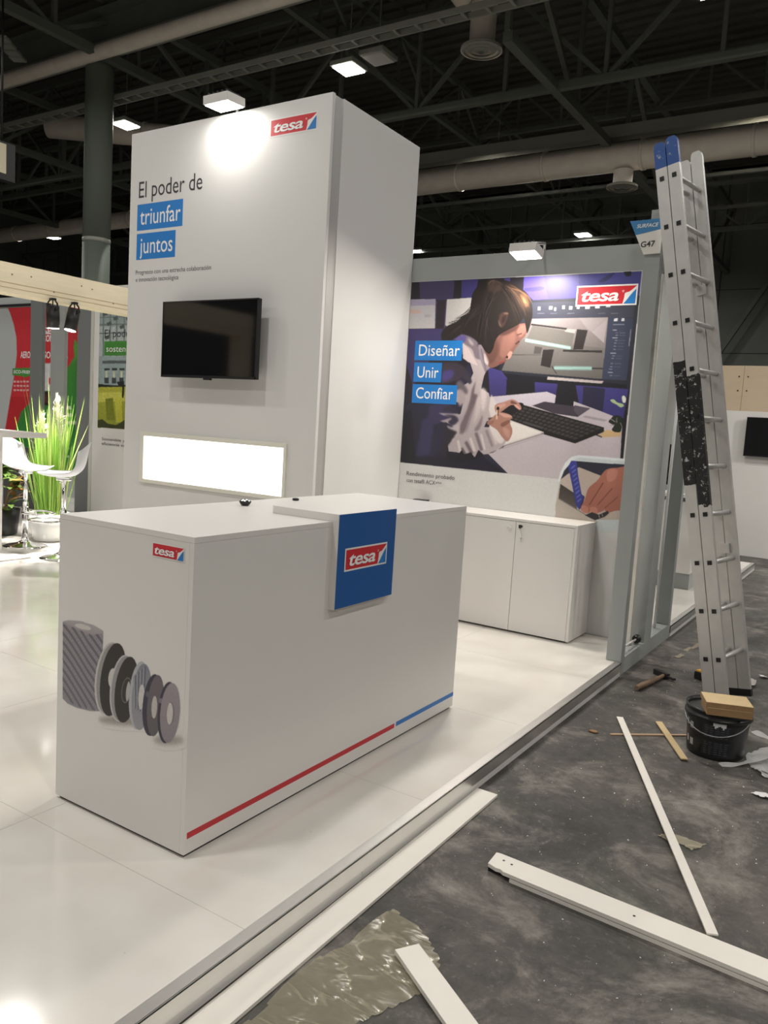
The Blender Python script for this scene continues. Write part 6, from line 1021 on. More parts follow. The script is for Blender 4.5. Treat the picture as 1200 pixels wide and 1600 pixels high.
# ------------------------------------------------------------------ setting: hall
def concrete():
    m = bpy.data.materials.new('hall_concrete'); m.use_nodes = True
    nt = m.node_tree; b = nt.nodes['Principled BSDF']; L = nt.links.new
    tc = nt.nodes.new('ShaderNodeTexCoord')
    def noise(scale, detail=8, rough=.6, dist=0.0, vec=None):
        n = nt.nodes.new('ShaderNodeTexNoise'); n.inputs['Scale'].default_value = scale; n.inputs['Detail'].default_value = detail
        n.inputs['Roughness'].default_value = rough; n.inputs['Distortion'].default_value = dist
        L(vec or tc.outputs['Object'], n.inputs['Vector']); return n
    def ramp(src, p0, p1, c0, c1):
        r = nt.nodes.new('ShaderNodeValToRGB'); r.color_ramp.elements[0].position = p0; r.color_ramp.elements[1].position = p1
        r.color_ramp.elements[0].color = c0; r.color_ramp.elements[1].color = c1; L(src, r.inputs[0]); return r
    def mixc(f, a, c):
        x = nt.nodes.new('ShaderNodeMix'); x.data_type = 'RGBA'; L(f, x.inputs[0])
        if isinstance(a, tuple): x.inputs[6].default_value = a
        else: L(a, x.inputs[6])
        x.inputs[7].default_value = c; return x.outputs[2]
    base = ramp(noise(1.3, 8).outputs['Fac'], .35, .68, (.045, .042, .038, 1), (.125, .115, .103, 1)).outputs[0]
    green = ramp(noise(.9, 4).outputs['Fac'], .5, .66, (0, 0, 0, 1), (.7, .7, .7, 1)).outputs[0]
    c = mixc(green, base, (.080, .088, .073, 1))
    sm = ramp(noise(2.6, 12, .72, .6).outputs['Fac'], .50, .70, (0, 0, 0, 1), (.8, .8, .8, 1)).outputs[0]     # pale dust smears
    c = mixc(sm, c, (.34, .315, .285, 1))
    fine = ramp(noise(34, 10, .75).outputs['Fac'], .57, .70, (0, 0, 0, 1), (.6, .6, .6, 1)).outputs[0]          # scuffed specks
    c = mixc(fine, c, (.30, .28, .255, 1))
    mid = ramp(noise(11, 14, .78, .4).outputs['Fac'], .30, .72, (.50, .50, .49, 1), (1.42, 1.40, 1.38, 1)).outputs[0]      # worn, mottled grain
    mm = nt.nodes.new('ShaderNodeMix'); mm.data_type = 'RGBA'; mm.blend_type = 'MULTIPLY'; mm.inputs[0].default_value = 1
    L(c, mm.inputs[6]); L(mid, mm.inputs[7]); c = mm.outputs[2]
    dk = ramp(noise(4.5, 10, .7, .3).outputs['Fac'], .28, .44, (.8, .8, .8, 1), (0, 0, 0, 1)).outputs[0]
    c = mixc(dk, c, (.036, .034, .032, 1))
    L(c, b.inputs['Base Color'])
    rr = nt.nodes.new('ShaderNodeMapRange'); rr.inputs[3].default_value = .5; rr.inputs[4].default_value = .8
    L(noise(5).outputs['Fac'], rr.inputs[0]); L(rr.outputs[0], b.inputs['Roughness'])
    bp = nt.nodes.new('ShaderNodeBump'); bp.inputs['Strength'].default_value = .25; bp.inputs['Distance'].default_value = .004
    L(noise(60, 6).outputs['Fac'], bp.inputs['Height']); L(bp.outputs[0], b.inputs['Normal'])
    return m
bm = BM(); box(bm, -50, 30, -16, 38, ZF - .1, ZF)
hf = struct('floor', bm, concrete(), label='dark stained concrete floor of the hall with pale dust smears')

# white glossy stand floor made of square panels on a low base
def gloss_floor():
    m = bpy.data.materials.new('white_gloss_floor'); m.use_nodes = True
    nt = m.node_tree; b = nt.nodes['Principled BSDF']; L = nt.links.new
    tc = nt.nodes.new('ShaderNodeTexCoord')
    n = nt.nodes.new('ShaderNodeTexNoise'); n.inputs['Scale'].default_value = 3; n.inputs['Detail'].default_value = 8
    L(tc.outputs['Object'], n.inputs['Vector'])
    r = nt.nodes.new('ShaderNodeValToRGB'); r.color_ramp.elements[0].position = .3; r.color_ramp.elements[1].position = .7
    r.color_ramp.elements[0].color = rgb(222, 216, 208); r.color_ramp.elements[1].color = rgb(232, 228, 221); L(n.outputs['Fac'], r.inputs[0])
    n2 = nt.nodes.new('ShaderNodeTexNoise'); n2.inputs['Scale'].default_value = 26; n2.inputs['Detail'].default_value = 4; n2.inputs['Roughness'].default_value = .7
    L(tc.outputs['Object'], n2.inputs['Vector'])
    r2 = nt.nodes.new('ShaderNodeValToRGB'); r2.color_ramp.elements[0].position = .70; r2.color_ramp.elements[1].position = .76
    r2.color_ramp.elements[0].color = (0, 0, 0, 1); r2.color_ramp.elements[1].color = (.6, .6, .6, 1); L(n2.outputs['Fac'], r2.inputs[0])
    mx = nt.nodes.new('ShaderNodeMix'); mx.data_type = 'RGBA'; L(r2.outputs[0], mx.inputs[0]); L(r.outputs[0], mx.inputs[6]); mx.inputs[7].default_value = rgb(150, 142, 132)
    L(mx.outputs[2], b.inputs['Base Color'])
    mr = nt.nodes.new('ShaderNodeMapRange'); mr.inputs[3].default_value = .05; mr.inputs[4].default_value = .16; L(n.outputs['Fac'], mr.inputs[0]); L(mr.outputs[0], b.inputs['Roughness'])
    return m
GLOSS = gloss_floor()
XE, XO = 0.398, 0.4407
sf = struct_root('floor', (-5, 2, 0), 'raised stand floor of glossy white square panels')
bm = BM(); box(bm, -12, XO - .012, -4.2, 9.0, ZF + .001, -.020); struct('subfloor', bm, WHITE_EDGE, sf)
first = None
for i in range(13):
    for j in range(14):
        x1 = XE - .001 - i * 1.0; x0 = max(-12, x1 - .9985); y0 = -4.14 + j * 1.0; y1 = min(9.0, y0 + .9985)
        bm = BM(); box(bm, x0, x1, y0, y1, -.0195, 0)
        o = obj('floor_panel', bm, GLOSS, sf)
bm = BM()
box(bm, XE, XO, -4.2, 3.33, -.004, .003, .001); box(bm, XO - .003, XO, -4.2, 3.33, -.055, .003)
struct('edge_profile', bm, ALU, sf)
bm = BM(); box(bm, XE, XO, 4.66, 9.0, -.004, .003); box(bm, XO - .003, XO, 4.66, 9.0, -.055, .003)
struct('edge_profile', bm, ALU, sf)
ys = [-4.2, -2.05, .388, 1.61, 2.833, 3.0, 3.33]
for a, b in zip(ys, ys[1:]):
    bm = BM(); box(bm, XO - .010, XO - .003, a + .001, b - .001, ZF + .002, -.056); obj('fascia_panel', bm, WHITE, sf)
bm = BM(); box(bm, XO - .010, XO - .003, 4.66, 9.0, ZF + .002, -.056); obj('fascia_panel', bm, WHITE, sf)

HALLW = mat('hall_cladding', rgb(124, 128, 122), 0.7, noise=0.12, scale=.6)
def hall_wall(name, axis, at, a0, a1, label):
    r = struct_root(name, (at, 0, 0) if axis == 'x' else (0, at, 0), label)
    n = int((a1 - a0) / 2.4)
    bm = BM()
    if axis == 'y': box(bm, a0, a1, at + .06, at + .2, ZF, 14)
    else: box(bm, at - .2, at - .06, a0, a1, ZF, 14)
    struct('wall_core', bm, DECK_M, r)
    for i in range(n):
        for k in range(5):
            p0 = a0 + i * 2.4 + .03; p1 = p0 + 2.34; z0 = ZF + k * 2.8 + .02; z1 = z0 + 2.76
            bm = BM()
            if axis == 'y': box(bm, p0, p1, at, at + .06, z0, z1)
            else: box(bm, at - .06, at, p0, p1, z0, z1)
            obj('cladding_panel', bm, HALLW, r)
    return r
hall_wall('wall_back', 'y', 37.0, -49, 29, 'dark clad end wall of the hall')
hall_wall('wall_left', 'x', -48.0, -15, 37, 'dark clad side wall of the hall')
# roof deck with ribs, far above
ceil = struct_root('ceiling', (0, 0, 13.6), 'dark ribbed roof deck of the hall')
bm = BM(); box(bm, -50, 30, -16, 38, 13.6, 13.7); struct('deck', bm, DECK_M, ceil)
bm = BM()
for i in range(108): box(bm, -50, 30, -16 + i * .5, -16 + i * .5 + .16, 13.5, 13.6)
o = obj('deck_ribs', bm, DECK_M, ceil); o['kind'] = 'stuff'

# ------------------------------------------------------------------ roof steel
def chord_x(y, z, w, x0=-46, x1=12): return ((x0, y, z), (x1, y, z), w)
def lattice(name, label, p, q, depth, n, w=.12, web=.06, m=None):
    """a lattice girder from p to q: bottom chord on the line, top chord above, posts and diagonals between"""
    p = Vector(p); q = Vector(q); up = Vector((0, 0, depth))
    t = struct_root(name, p, label)
    bm = BM(); bar(bm, p, q, w); obj('bottom_chord', bm, m or STEEL_D, t)
    bm = BM(); bar(bm, p + up, q + up, w); obj('top_chord', bm, m or STEEL_D, t)
    bm = BM()
    for i in range(n + 1):
        a = p.lerp(q, i / n)
        bar(bm, a + Vector((0, 0, w / 2)), a + up - Vector((0, 0, w / 2)), web)
        if i < n:
            b = p.lerp(q, (i + 1) / n); lo, hi = (a, b + up) if i % 2 else (b, a + up)
            bar(bm, lo.lerp(hi, .04), lo.lerp(hi, .96), web)
    o = obj('web_members', bm, m or STEEL_D, t); o['kind'] = 'stuff'
    return t
def main_beam(label, p, q, w, h):
    p = Vector(p); q = Vector(q)
    t = struct_root('beam', p, label)
    bm = BM(); bar(bm, p, q, w * .25, h); obj('beam_web', bm, STEEL_D, t)
    e = Vector((0, 0, h / 2))
    bm = BM(); bar(bm, p - e, q - e, w, .09); obj('beam_flange', bm, STEEL_L, t)
    bm = BM(); bar(bm, p + e, q + e, w, .09); obj('beam_flange', bm, STEEL_D, t)
# the heavy beam over the round column
main_beam('heavy roof beam resting on the round column', (-46, 11.7, 10.55), (12, 11.7, 10.55), .62, .8)
t = struct_root('beam', (-46, 11.35, 9.95), 'pale pipe slung under the heavy roof beam')
bm = BM(); tube(bm, [(-46, 11.35, 9.93), (12, 11.35, 9.93)], .17, 12); obj('pipe', bm, DUCT, t)
# girders across the view (along X) and away from it (along Y)
lattice('truss', 'roof girder seen past the right of the tower', (-30, 15.55, 9.0), (12, 15.55, 9.0), 2.2, 18, .16, .09)
lattice('truss', 'roof girder with zigzag members at the top of the view', (-46, 16.0, 11.2), (14, 16.0, 11.2), 1.1, 44, .12, .06)
lattice('truss', 'far roof girder behind the ladder top', (-46, 23.5, 11.3), (14, 23.5, 11.3), 1.3, 40, .14, .07)
lattice('truss', 'far low girder left of the column', (-46, 16.4, 9.0), (-18, 16.4, 9.0), 1.4, 16, .16, .08)
lattice('truss', 'roof girder running away above the sign G47', (-5.45, 13.0, 9.0), (-5.45, 36.5, 9.0), 2.6, 6, .20, .11)
lattice('truss', 'roof girder running away from the column head', (-15.6, 3.0, 9.95), (-15.6, 36.5, 9.95), 1.3, 14, .20, .10)
lattice('truss', 'roof girder running away in the far left', (-21.6, 6.0, 9.0), (-21.6, 36.5, 9.0), 1.6, 14, .18, .09)
lattice('truss', 'farthest roof girder at the left edge', (-29.6, 8.0, 9.0), (-29.6, 36.5, 9.0), 1.6, 12, .18, .09)
lattice('truss', 'roof girder running away over the tower', (-11.4, 11.0, 11.0), (-11.4, 36.5, 11.0), 1.4, 14, .16, .08)
lattice('truss', 'thin girder near the hall end wall', (-46, 29.0, 9.0), (12, 29.0, 9.0), 1.6, 26, .14, .07)
bm = BM(); bar(bm, (-30, 22.8, 9.0), (12, 22.8, 9.0), .09); bar(bm, (-30, 26.2, 9.0), (12, 26.2, 9.0), .09)
struct('trim_1', bm, STEEL_D, loc=(-10, 22.8, 9))
# sloping braces of the hall end wall and the dark columns there
bm = BM()
for x in (-26, -18, -10, -2, 6): bar(bm, (x, 36.6, ZF), (x, 36.6, 12), .45, .45)
for x in (-10, -2, 6): bar(bm, (x - 4, 36.3, 4.4), (x - .2, 36.3, 11.2), .2); bar(bm, (x + 3.8, 36.3, 4.4), (x + .2, 36.3, 11.2), .2)
struct('trim_2', bm, STEEL_D, loc=(-10, 36.5, 0))
# round column
CX, CY = -16.0, 11.75
bm = BM(); lathe(bm, CX, CY, [(.34, ZF), (.34, 5.55)], 40); c = struct('column', bm, mat('column_paint', rgb(104, 112, 102), .6, noise=.1, scale=1.2), loc=(CX, CY, ZF), label='thick round dark column left of the tower')
bm = BM(); lathe(bm, CX, CY, [(.345, 5.55), (.345, 5.66)], 40); obj('column_band', bm, STEEL_L, c)
bm = BM(); lathe(bm, CX, CY, [(.34, 5.66), (.34, 9.75), (.22, 10.1)], 40); obj('column_shaft', bm, _M['column_paint'], c)

# ------------------------------------------------------------------ ducts, trays, vents
def duct(label, p, q, r, m=DUCT):
    t = thing('air_duct', label, 'duct', p)
    p = Vector(p); q = Vector(q)
    bm = BM(); tube(bm, [p, q], r, 24); obj('duct_pipe', bm, m, t)
    n = max(2, int((q - p).length / 2.6)); d = (q - p).normalized()
    for i in range(1, n):
        a = p.lerp(q, i / n); bm = BM(); tube(bm, [a - d * .04, a + d * .04], r + .025, 24); obj('duct_collar', bm, m, t)
    return t
duct('long pale round air duct crossing behind the ladder top', (-12.5, 19.55, 8.70), (6, 19.55, 8.70), .36)
bm = BM(); box(bm, -13, 6, 19.6, 19.95, 9.25, 9.55)
tag(obj('cable_duct', bm, STEEL_L, None, (-3, 19.8, 9.25)), 'square duct running along the top of the pale round duct', 'duct')
duct('thin air duct left of the round column behind the tower', (-46, 20.4, 9.0), (-20, 20.4, 9.0), .32)
duct('short fat air duct dropping at the top of the view', (-7.25, 12.6, 11.2), (-6.45, 13.45, 10.1), .38)
duct('sloping air duct behind the column top', (-20.5, 13.4, 9.6), (-15.5, 16.4, 9.4), .33)
t = thing('cable_tray', 'long thin cable tray carrying lamps above the tower', 'cable tray', (-10, 12.1, 9.1))
bm = BM(); box(bm, -22, 8, 12.0, 12.03, 9.1, 9.22); box(bm, -22, 8, 12.27, 12.3, 9.1, 9.22); obj('tray_rails', bm, STEEL_L, t)
bm = BM()
for i in range(60): box(bm, -22 + i * .5, -22 + i * .5 + .06, 12.03, 12.27, 9.11, 9.14)
obj('tray_rungs', bm, STEEL_L, t)['kind'] = 'stuff'
def diffuser(label, x, y, z, r, up):
    t = thing('air_diffuser', label, 'air vent', (x, y, z))
    bm = BM(); lathe(bm, x, y, [(r * .62, z + up), (r * .62, z + .12), (r, z)], 32, closed=False); obj('diffuser_neck', bm, DUCT, t)
    for k, (a, b) in enumerate(((1.0, .82), (.70, .50), (.36, .14))):
        bm = BM(); lathe(bm, x, y, [(r * a, z + .02), (r * b, z - .03), (r * b, z - .01), (r * a, z + .05)], 32, closed=False); obj('diffuser_ring', bm, STEEL_L, t)
    bm = BM(); lathe(bm, x, y, [(r * .1, z + .1), (r * .12, z - .04)], 16); obj('diffuser_hub', bm, STEEL_D, t)
diffuser('round ceiling air diffuser above the mural wall', -6.17, 13.33, 9.0, .42, .9)
diffuser('round air diffuser under the pale duct behind the sign', -5.03, 19.5, 7.90, .40, .435)
t = thing('reflection_plates', 'pale plates standing for bright duct reflections high at the left edge', 'plates', (-17.6, 10.4, 10))
for i in range(4):
    bm = BM(); p = Vector((-17.3 - i * .22, 9.95 + i * .28, 10.0)); obox(bm, p, (Vector((.86, .5, 0)), Vector((-.5, .86, 0)), Vector((0, 0, 1))), (.17, .13, .03)); obj('reflection_plate', bm, STEEL_L, t)  # bright reflections on the duct, put into pale plates
t = thing('hanging_screen', 'dark hanging screen with a pale face at the left edge', 'screen', (-14, 8.0, 6.2))
bm = BM(); box(bm, -14.1, -13.9, 7.72, 8.18, 5.83, 6.56); obj('casing', bm, BLACK_M, t)
bm = BM(); box(bm, -13.9, -13.89, 7.6, 7.98, 5.95, 6.52); obj('screen_face', bm, mat('pale_screen', rgb(214, 206, 176), .5), t)
bm = BM(); tube(bm, [(-14, 7.95, 6.56), (-14, 7.95, 10.0)], .02, 6); obj('hanger', bm, BLACK_M, t)

# ------------------------------------------------------------------ hall lamps
def hall_lamp(x, y, z, label, lit=True, group=None, s=.5):
    t = thing('hall_lamp', label, 'lamp', (x, y, z), group)
    bm = BM(); box(bm, x - s * .6, x + s * .6, y - s * .6, y + s * .6, z + .03, z + .13, .02); obj('lamp_housing', bm, STEEL_L, t)
    bm = BM(); tube(bm, [(x, y, z + .13), (x, y, 13.599)], .012, 6); obj('lamp_hanger', bm, STEEL_D, t)
    bm = BM(); box(bm, x - s / 2, x + s / 2, y - s / 2, y + s / 2, z, z + .03); obj('lamp_panel', bm, LAMP_ON if lit else WHITE_EDGE, t)
    if lit: lamp('hall_lamp_light', 'AREA', (x, y, z - .02), HALL_W, NEUTRAL, t, s)
for x, y, l in ((-9.16, 12.92, 'lit square lamp above the right corner of the tower'), (-16.75, 13.18, 'lit square lamp beside the round column above the tower'),
                (-32.1, 21.57, 'lit lamp far off between the left edge and the column'), (-9.26, 20.68, 'lit lamp under the pale duct right of the tower'),
                (-9.22, 28.39, 'far lit lamp left of the sign G47'), (-16.9, 29.07, 'small far lit lamp beside the tower edge'), (-1.83, 20.35, 'lit lamp at the right edge behind the ladder')):
    hall_lamp(x, y, 9.0, l)
hall_lamp(-8.36, 12.87, 9.05, 'unlit square lamp beside the lit one above the tower', lit=False)
for x in (-16.8, -9.2, -1.7, 5.9):
    for y in (-10.0, -2.4, 5.3): hall_lamp(x, y, 9.0, 'square hall lamp hanging over the stands outside the picture', group='hall lamps over the stands')
for y in (-10.0, -2.4, 5.3, 13.0): hall_lamp(13.5, y, 9.0, 'square hall lamp hanging over the far right of the hall outside the picture', group='hall lamps over the far right')
hall_lamp(-1.7, 13.0, 9.0, 'square hall lamp hanging just above the top edge of the picture')
hall_lamp(-24.4, 13.0, 9.0, 'square hall lamp hanging past the left edge of the picture')
hall_lamp(5.9, 13.0, 9.0, 'square hall lamp hanging past the right edge of the picture')
# ------------------------------------------------------------------ tower
TX0, TX1, TY, YW, TZ = -3.708, -1.681, 2.7495, 3.9117, 3.634
tw = thing('display_tower', 'tall white box tower with blue lettering behind the counter', 'display tower', (-2.7, 3.3, 0))
bm = BM(); box(bm, TX0, TX1, TY, TY + .03, 0, TZ, .003); obj('front_panel', bm, FABRIC_W, tw)
bm = BM(); box(bm, TX1 - .03, TX1, TY + .128, YW, 0, TZ, .003); obj('side_panel', bm, FABRIC_W, tw)
bm = BM(); box(bm, TX0, TX0 + .03, TY + .03, YW, 0, TZ); obj('side_panel', bm, FABRIC_W, tw)
bm = BM()
pf = [(TX1 - .03, TY + .03), (TX1 - .004, TY + .03), (TX1 - .010, TY + .05), (TX1 - .010, TY + .11), (TX1 - .004, TY + .128), (TX1 - .03, TY + .128)]
prism(bm, pf, 0, TZ - .004); obj('corner_profile', bm, mat('satin_profile', (.46, .45, .435, 1), .42, .15), tw)
bm = BM(); box(bm, TX0 + .03, TX1 - .03, TY + .03, YW, TZ - .05, TZ - .02); obj('top_panel', bm, GREY_D, tw)
lettering('El poder de', (-3.604, TY, 3.124), XF, ZU, .716, .125, INK_D, tw, lift=.001)
for body, x0, z0, w, h, tx, tz, tw_ in (('triunfar', -3.617, 2.867, .526, .205, -3.58, 2.912, .466), ('juntos', -3.616, 2.636, .453, .206, -3.575, 2.684, .382)):
    bm = BM(); plate(bm, (x0, TY, z0), XF, ZU, w, h, .0006); lb = obj('text_label', bm, BLUE_T, tw, label='bright blue label with white word ' + body)
    lettering(body, (tx, TY, tz), XF, ZU, tw_, .125, INK_W, lb, lift=.0015, bold=.004)
lettering('Progresos con una estrecha colaboración', (-3.617, TY, 2.520), XF, ZU, .855, .034, INK_G, tw, lift=.001, bold=.004)
lettering('e innovación tecnológica', (-3.615, TY, 2.462), XF, ZU, .50, .034, INK_G, tw, lift=.001, bold=.004)
logo((-2.231, TY, 3.407), XF, ZU, .43, .125, tw)

# flat television
TVY = 2.62
tv = thing('television', 'black flat television hanging on the front of the white tower', 'television', (-2.65, TVY + .06, 1.69))
tx0, tx1, tz0, tz1 = -3.137, -2.153, 1.692, 2.268
bm = BM(); box(bm, tx0, tx1, TVY + .006, TVY + .04, tz0, tz1, .004); obj('casing', bm, BLACK, tv)
bm = BM(); box(bm, tx0 + .35, tx1 - .25, TVY + .04, TVY + .075, tz0 + .06, tz1 - .15, .006); obj('back_housing', bm, BLACK, tv)
bm = BM(); box(bm, tx0 + .009, tx1 - .009, TVY + .002, TVY + .006, tz0 + .018, tz1 - .009); obj('screen', bm, BLACK_G, tv)
bm = BM()
for a, b, c, d in ((tx0, tx1, tz1 - .009, tz1), (tx0, tx1, tz0, tz0 + .018), (tx0, tx0 + .009, tz0, tz1), (tx1 - .009, tx1, tz0, tz1)): box(bm, a, b, TVY, TVY + .006, c, d)
obj('bezel', bm, BLACK, tv)
bm = BM(); box(bm, -2.68, -2.61, TVY + .004, TVY + .03, tz0 - .014, tz0, .004); obj('sensor', bm, BLACK, tv)
bm = BM(); box(bm, -2.80, -2.50, TVY + .075, TY - .001, 1.84, 2.10); obj('wall_mount', bm, BLACK_M, tv)

# light box
lbx = thing('light_box', 'glowing white light box let into the tower under the television', 'light box', (-2.7, TY, .83))
lx0, lx1, lz0, lz1 = -3.488, -1.925, .830, 1.248
bm = BM()
for a, b, c, d in ((lx0, lx1, lz1 - .034, lz1), (lx0, lx1, lz0, lz0 + .03), (lx0, lx0 + .045, lz0 + .03, lz1 - .034), (lx1 - .025, lx1, lz0 + .03, lz1 - .034)): box(bm, a, b, TY - .02, TY - .0005, c, d, .002)
obj('frame', bm, mat('lightbox_frame', rgb(232, 230, 218), .4), lbx)
bm = BM(); box(bm, lx0 + .046, lx1 - .026, TY - .006, TY - .001, lz0 + .031, lz1 - .035); obj('glowing_panel', bm, LIGHTBOX, lbx)

# flood lamps
def flood(label, c, wall_y, foot_z, energy, w, color=NEUTRAL, tilt=.30, spread=None):
    t = thing('flood_lamp', label, 'lamp', c)
    c = Vector(c); n = Vector((0, tilt, -1)).normalized(); u = Vector((1, 0, 0)); v = n.cross(u)
    bm = BM(); obox(bm, c - n * .035, (u, v, n), (w / 2, w * .38, .03), .006); obj('lamp_body', bm, WHITE_EDGE, t)
    bm = BM(); obox(bm, c - n * .003, (u, v, n), (w * .46, w * .33, .003)); obj('lamp_glass', bm, LAMP_ON, t)
    bm = BM()
    for k in range(5): obox(bm, c - n * .075 + u * (k - 2) * w * .18, (u, v, n), (.004, w * .3, .012))
    obj('cooling_fins', bm, BLACK_M, t)
    bm = BM(); p = c - n * .07; tube(bm, [p, p + Vector((0, .03, .03)), (c.x, wall_y + .016, foot_z + .05), (c.x, wall_y + .016, foot_z + .0005)], .011, 8); obj('lamp_arm', bm, ALU, t)
    lamp('flood_light', 'AREA', c + n * .012, energy, color, t, w * .9, spread, c + n, w * .6)
flood('flood lamp glaring over the top edge of the white tower', (-2.57, 2.63, 3.630), TY, TZ, FLOOD_W, .24, tilt=.05)
flood('flood lamp glaring over the top of the mural wall', (-.565, 3.60, 2.665), YW, 2.769, WALL_FLOOD_W, .20, WARM, tilt=-.19)

# ------------------------------------------------------------------ mural wall
wl = struct_root('wall_front', (-.6, YW, 0), 'grey panel wall carrying the printed mural')
bm = BM(); box(bm, TX1 + .001, .334, YW, YW + .08, 0, 2.769, .002); struct('wall_panel', bm, GREY, wl)
mu = thing('mural_print', 'large printed mural of a woman writing at a desk on the grey wall', 'mural', (-.7, YW, 0))
bm = BM(); box(bm, TX1 + .003, .30, YW - .004, YW - .0005, .004, 2.588); obj('backing_sheet', bm, mat('mural_paper', rgb(206, 205, 203), .4), mu)
print_mesh('printed_picture', MURAL, YW - .0045, PRINT_MURAL, mu, TX1 + .003, .298, .62, 2.587, .004, (206, 205, 203), .009)
MY = YW - .005
for body, x0, z0, w, h, tx, tz, tw_, cap in (('Diseñar', -1.604, 1.962, .431, .156, -1.565, 1.999, .372, .088), ('Unir', -1.601, 1.789, .257, .155, -1.566, 1.824, .196, .088), ('Confiar', -1.603, 1.619, .411, .151, -1.567, 1.657, .342, .088)):
    bm = BM(); plate(bm, (x0, MY, z0), XF, ZU, w, h, .0006); lb = obj('text_label', bm, BLUE_T, mu, label='bright blue label with white word ' + body)
    lettering(body, (tx, MY, tz), XF, ZU, tw_, cap, INK_W, lb, lift=.0015, bold=.004)
logo((-.283, MY, 2.355), XF, ZU, .436, .144, mu)
lettering('Rendimiento probado', (-1.606, MY, 1.025), XF, ZU, .448, .032, INK_G, mu, bold=.006)
lettering('con tesa® ACX', (-1.602, MY, .969), XF, ZU, .27, .032, INK_G, mu, bold=.006)
lettering('plus', (-1.325, MY, .982), XF, ZU, .05, .018, INK_G, mu)

# ------------------------------------------------------------------ cabinets
YC = 3.515
def cabinet(label, x0, x1, seam, knobs):
    t = thing('cabinet', label, 'cabinet', ((x0 + x1) / 2, 3.7, 0))
    yb = YW - .009
    bm = BM(); box(bm, x0 + .02, x1 - .02, YC + .03, yb - .01, .002, .03); obj('plinth', bm, BLACK_M, t)
    bm = BM()
    box(bm, x0, x0 + .019, YC + .02, yb, .012, .806); box(bm, x1 - .019, x1, YC, yb, .012, .806); box(bm, x0 + .019, x1 - .019, yb - .012, yb, .012, .806); box(bm, x0 + .019, x1 - .019, YC + .02, yb - .012, .012, .031)
    obj('carcass', bm, WHITE, t)
    bm = BM(); box(bm, x0, x1, YC - .002, yb, .806, .825, .001); obj('top_board', bm, WHITE, t)
    for k, (a, b) in enumerate(((x0 + .002, seam - .0015), (seam + .0015, x1 - .021))):
        bm = BM(); box(bm, a, b, YC, YC + .018, .014, .803, .001); d = obj('door', bm, WHITE, t)
        if k == 0 and knobs:
            bm = BM(); tube(bm, [(-.482, YC, .752), (-.482, YC - .018, .752), (-.482, YC - .022, .752), (-.482, YC - .03, .752)], [.007, .007, .016, .015], 16); obj('knob', bm, WHITE_EDGE, d)
        if k == 1 and knobs:
            bm = BM(); tube(bm, [(-.397, YC, .772), (-.397, YC - .006, .772)], .010, 16); tube(bm, [(-.397, YC - .006, .772), (-.397, YC - .02, .772)], .004, 8); box(bm, -.404, -.390, YC - .034, YC - .02, .762, .786, .002); obj('lock', bm, BLACK, d, label='black lock with key')
            bm = BM(); tube(bm, [(-.397, YC - .027, .763), (-.392, YC - .024, .745), (-.385, YC - .014, .715), (-.384, YC - .012, .69)], .0022, 6); box(bm, -.392, -.378, YC - .015, YC - .012, .660, .692, .002); obj('key_tag', bm, CHROME, d)
cabinet('low white two-door cabinet with key, under the mural', -.888, .012, -.438, True)
cabinet('low white cabinet between the tower and the cabinet with key', -1.676, -.892, -1.285, False)
bm = BM(); box(bm, -1.47, -1.36, 3.80, 3.88, .826, .846, .004)
tag(obj('power_adapter', bm, BLACK, None, (-1.41, 3.84, .826)), 'small flat black box on the low white cabinet top', 'adapter')

# ------------------------------------------------------------------ counter
CA, CB, CH = -.667, 1.8417, 1.05
ct = thing('counter', 'long white reception counter with tape rolls printed on its end', 'counter', (-.33, .92, 0))
bm = BM(); box(bm, CA + .012, -.010, .010, CB - .012, .001, .014); obj('plinth', bm, BLACK_M, ct)
bm = BM(); box(bm, CA, -.0195, 0, .019, .013, CH - .0195, .0008); obj('end_panel', bm, WHITE, ct)
bm = BM(); box(bm, CA, -.0195, CB - .019, CB, .013, CH - .0195, .0008); obj('end_panel', bm, WHITE, ct)
bm = BM(); box(bm, -.019, 0, 0, CB, .013, CH - .0195, .0008); obj('front_panel', bm, WHITE, ct)
bm = BM(); box(bm, CA + .02, CA + .035, .0195, CB - .0195, .013, CH - .0195); obj('back_panel', bm, WHITE, ct)
bm = BM(); box(bm, CA, 0, 0, CB, CH - .019, CH, .0008); obj('top_panel', bm, WHITE, ct)
bm = BM(); box(bm, -.30, .030, .712, 1.125, CH + .0004, CH + .030, .001); box(bm, .0004, .030, .712, 1.125, .708, CH + .0004); obj('wrap_panel', bm, WHITE, ct, label='white panel folded over the counter top and front')
bm = BM(); box(bm, .0302, .0312, .714, 1.124, .710, CH + .029); obj('sign_face', bm, BLUE, ct, label='blue sign face with the tesa logo')
logo((.0312, .762, .852), YF, ZU, .302, .092, ct, lift=.0006)
logo((-.188, 0, .9655), XF, ZU, .147, .047, ct)
print_mesh('printed_tape_rolls', TAPES, -.0006, PRINT, ct, CA + .002, -.002, .30, .85, .002, (226, 223, 219), .015)
bm = BM(); box(bm, .0001, .0007, .012, 1.271, .064, .085); obj('stripe', bm, RED, ct, label='red stripe')
bm = BM(); box(bm, .0001, .0007, 1.286, CB, .066, .087); obj('stripe', bm, STRIPE_B, ct, label='blue stripe')
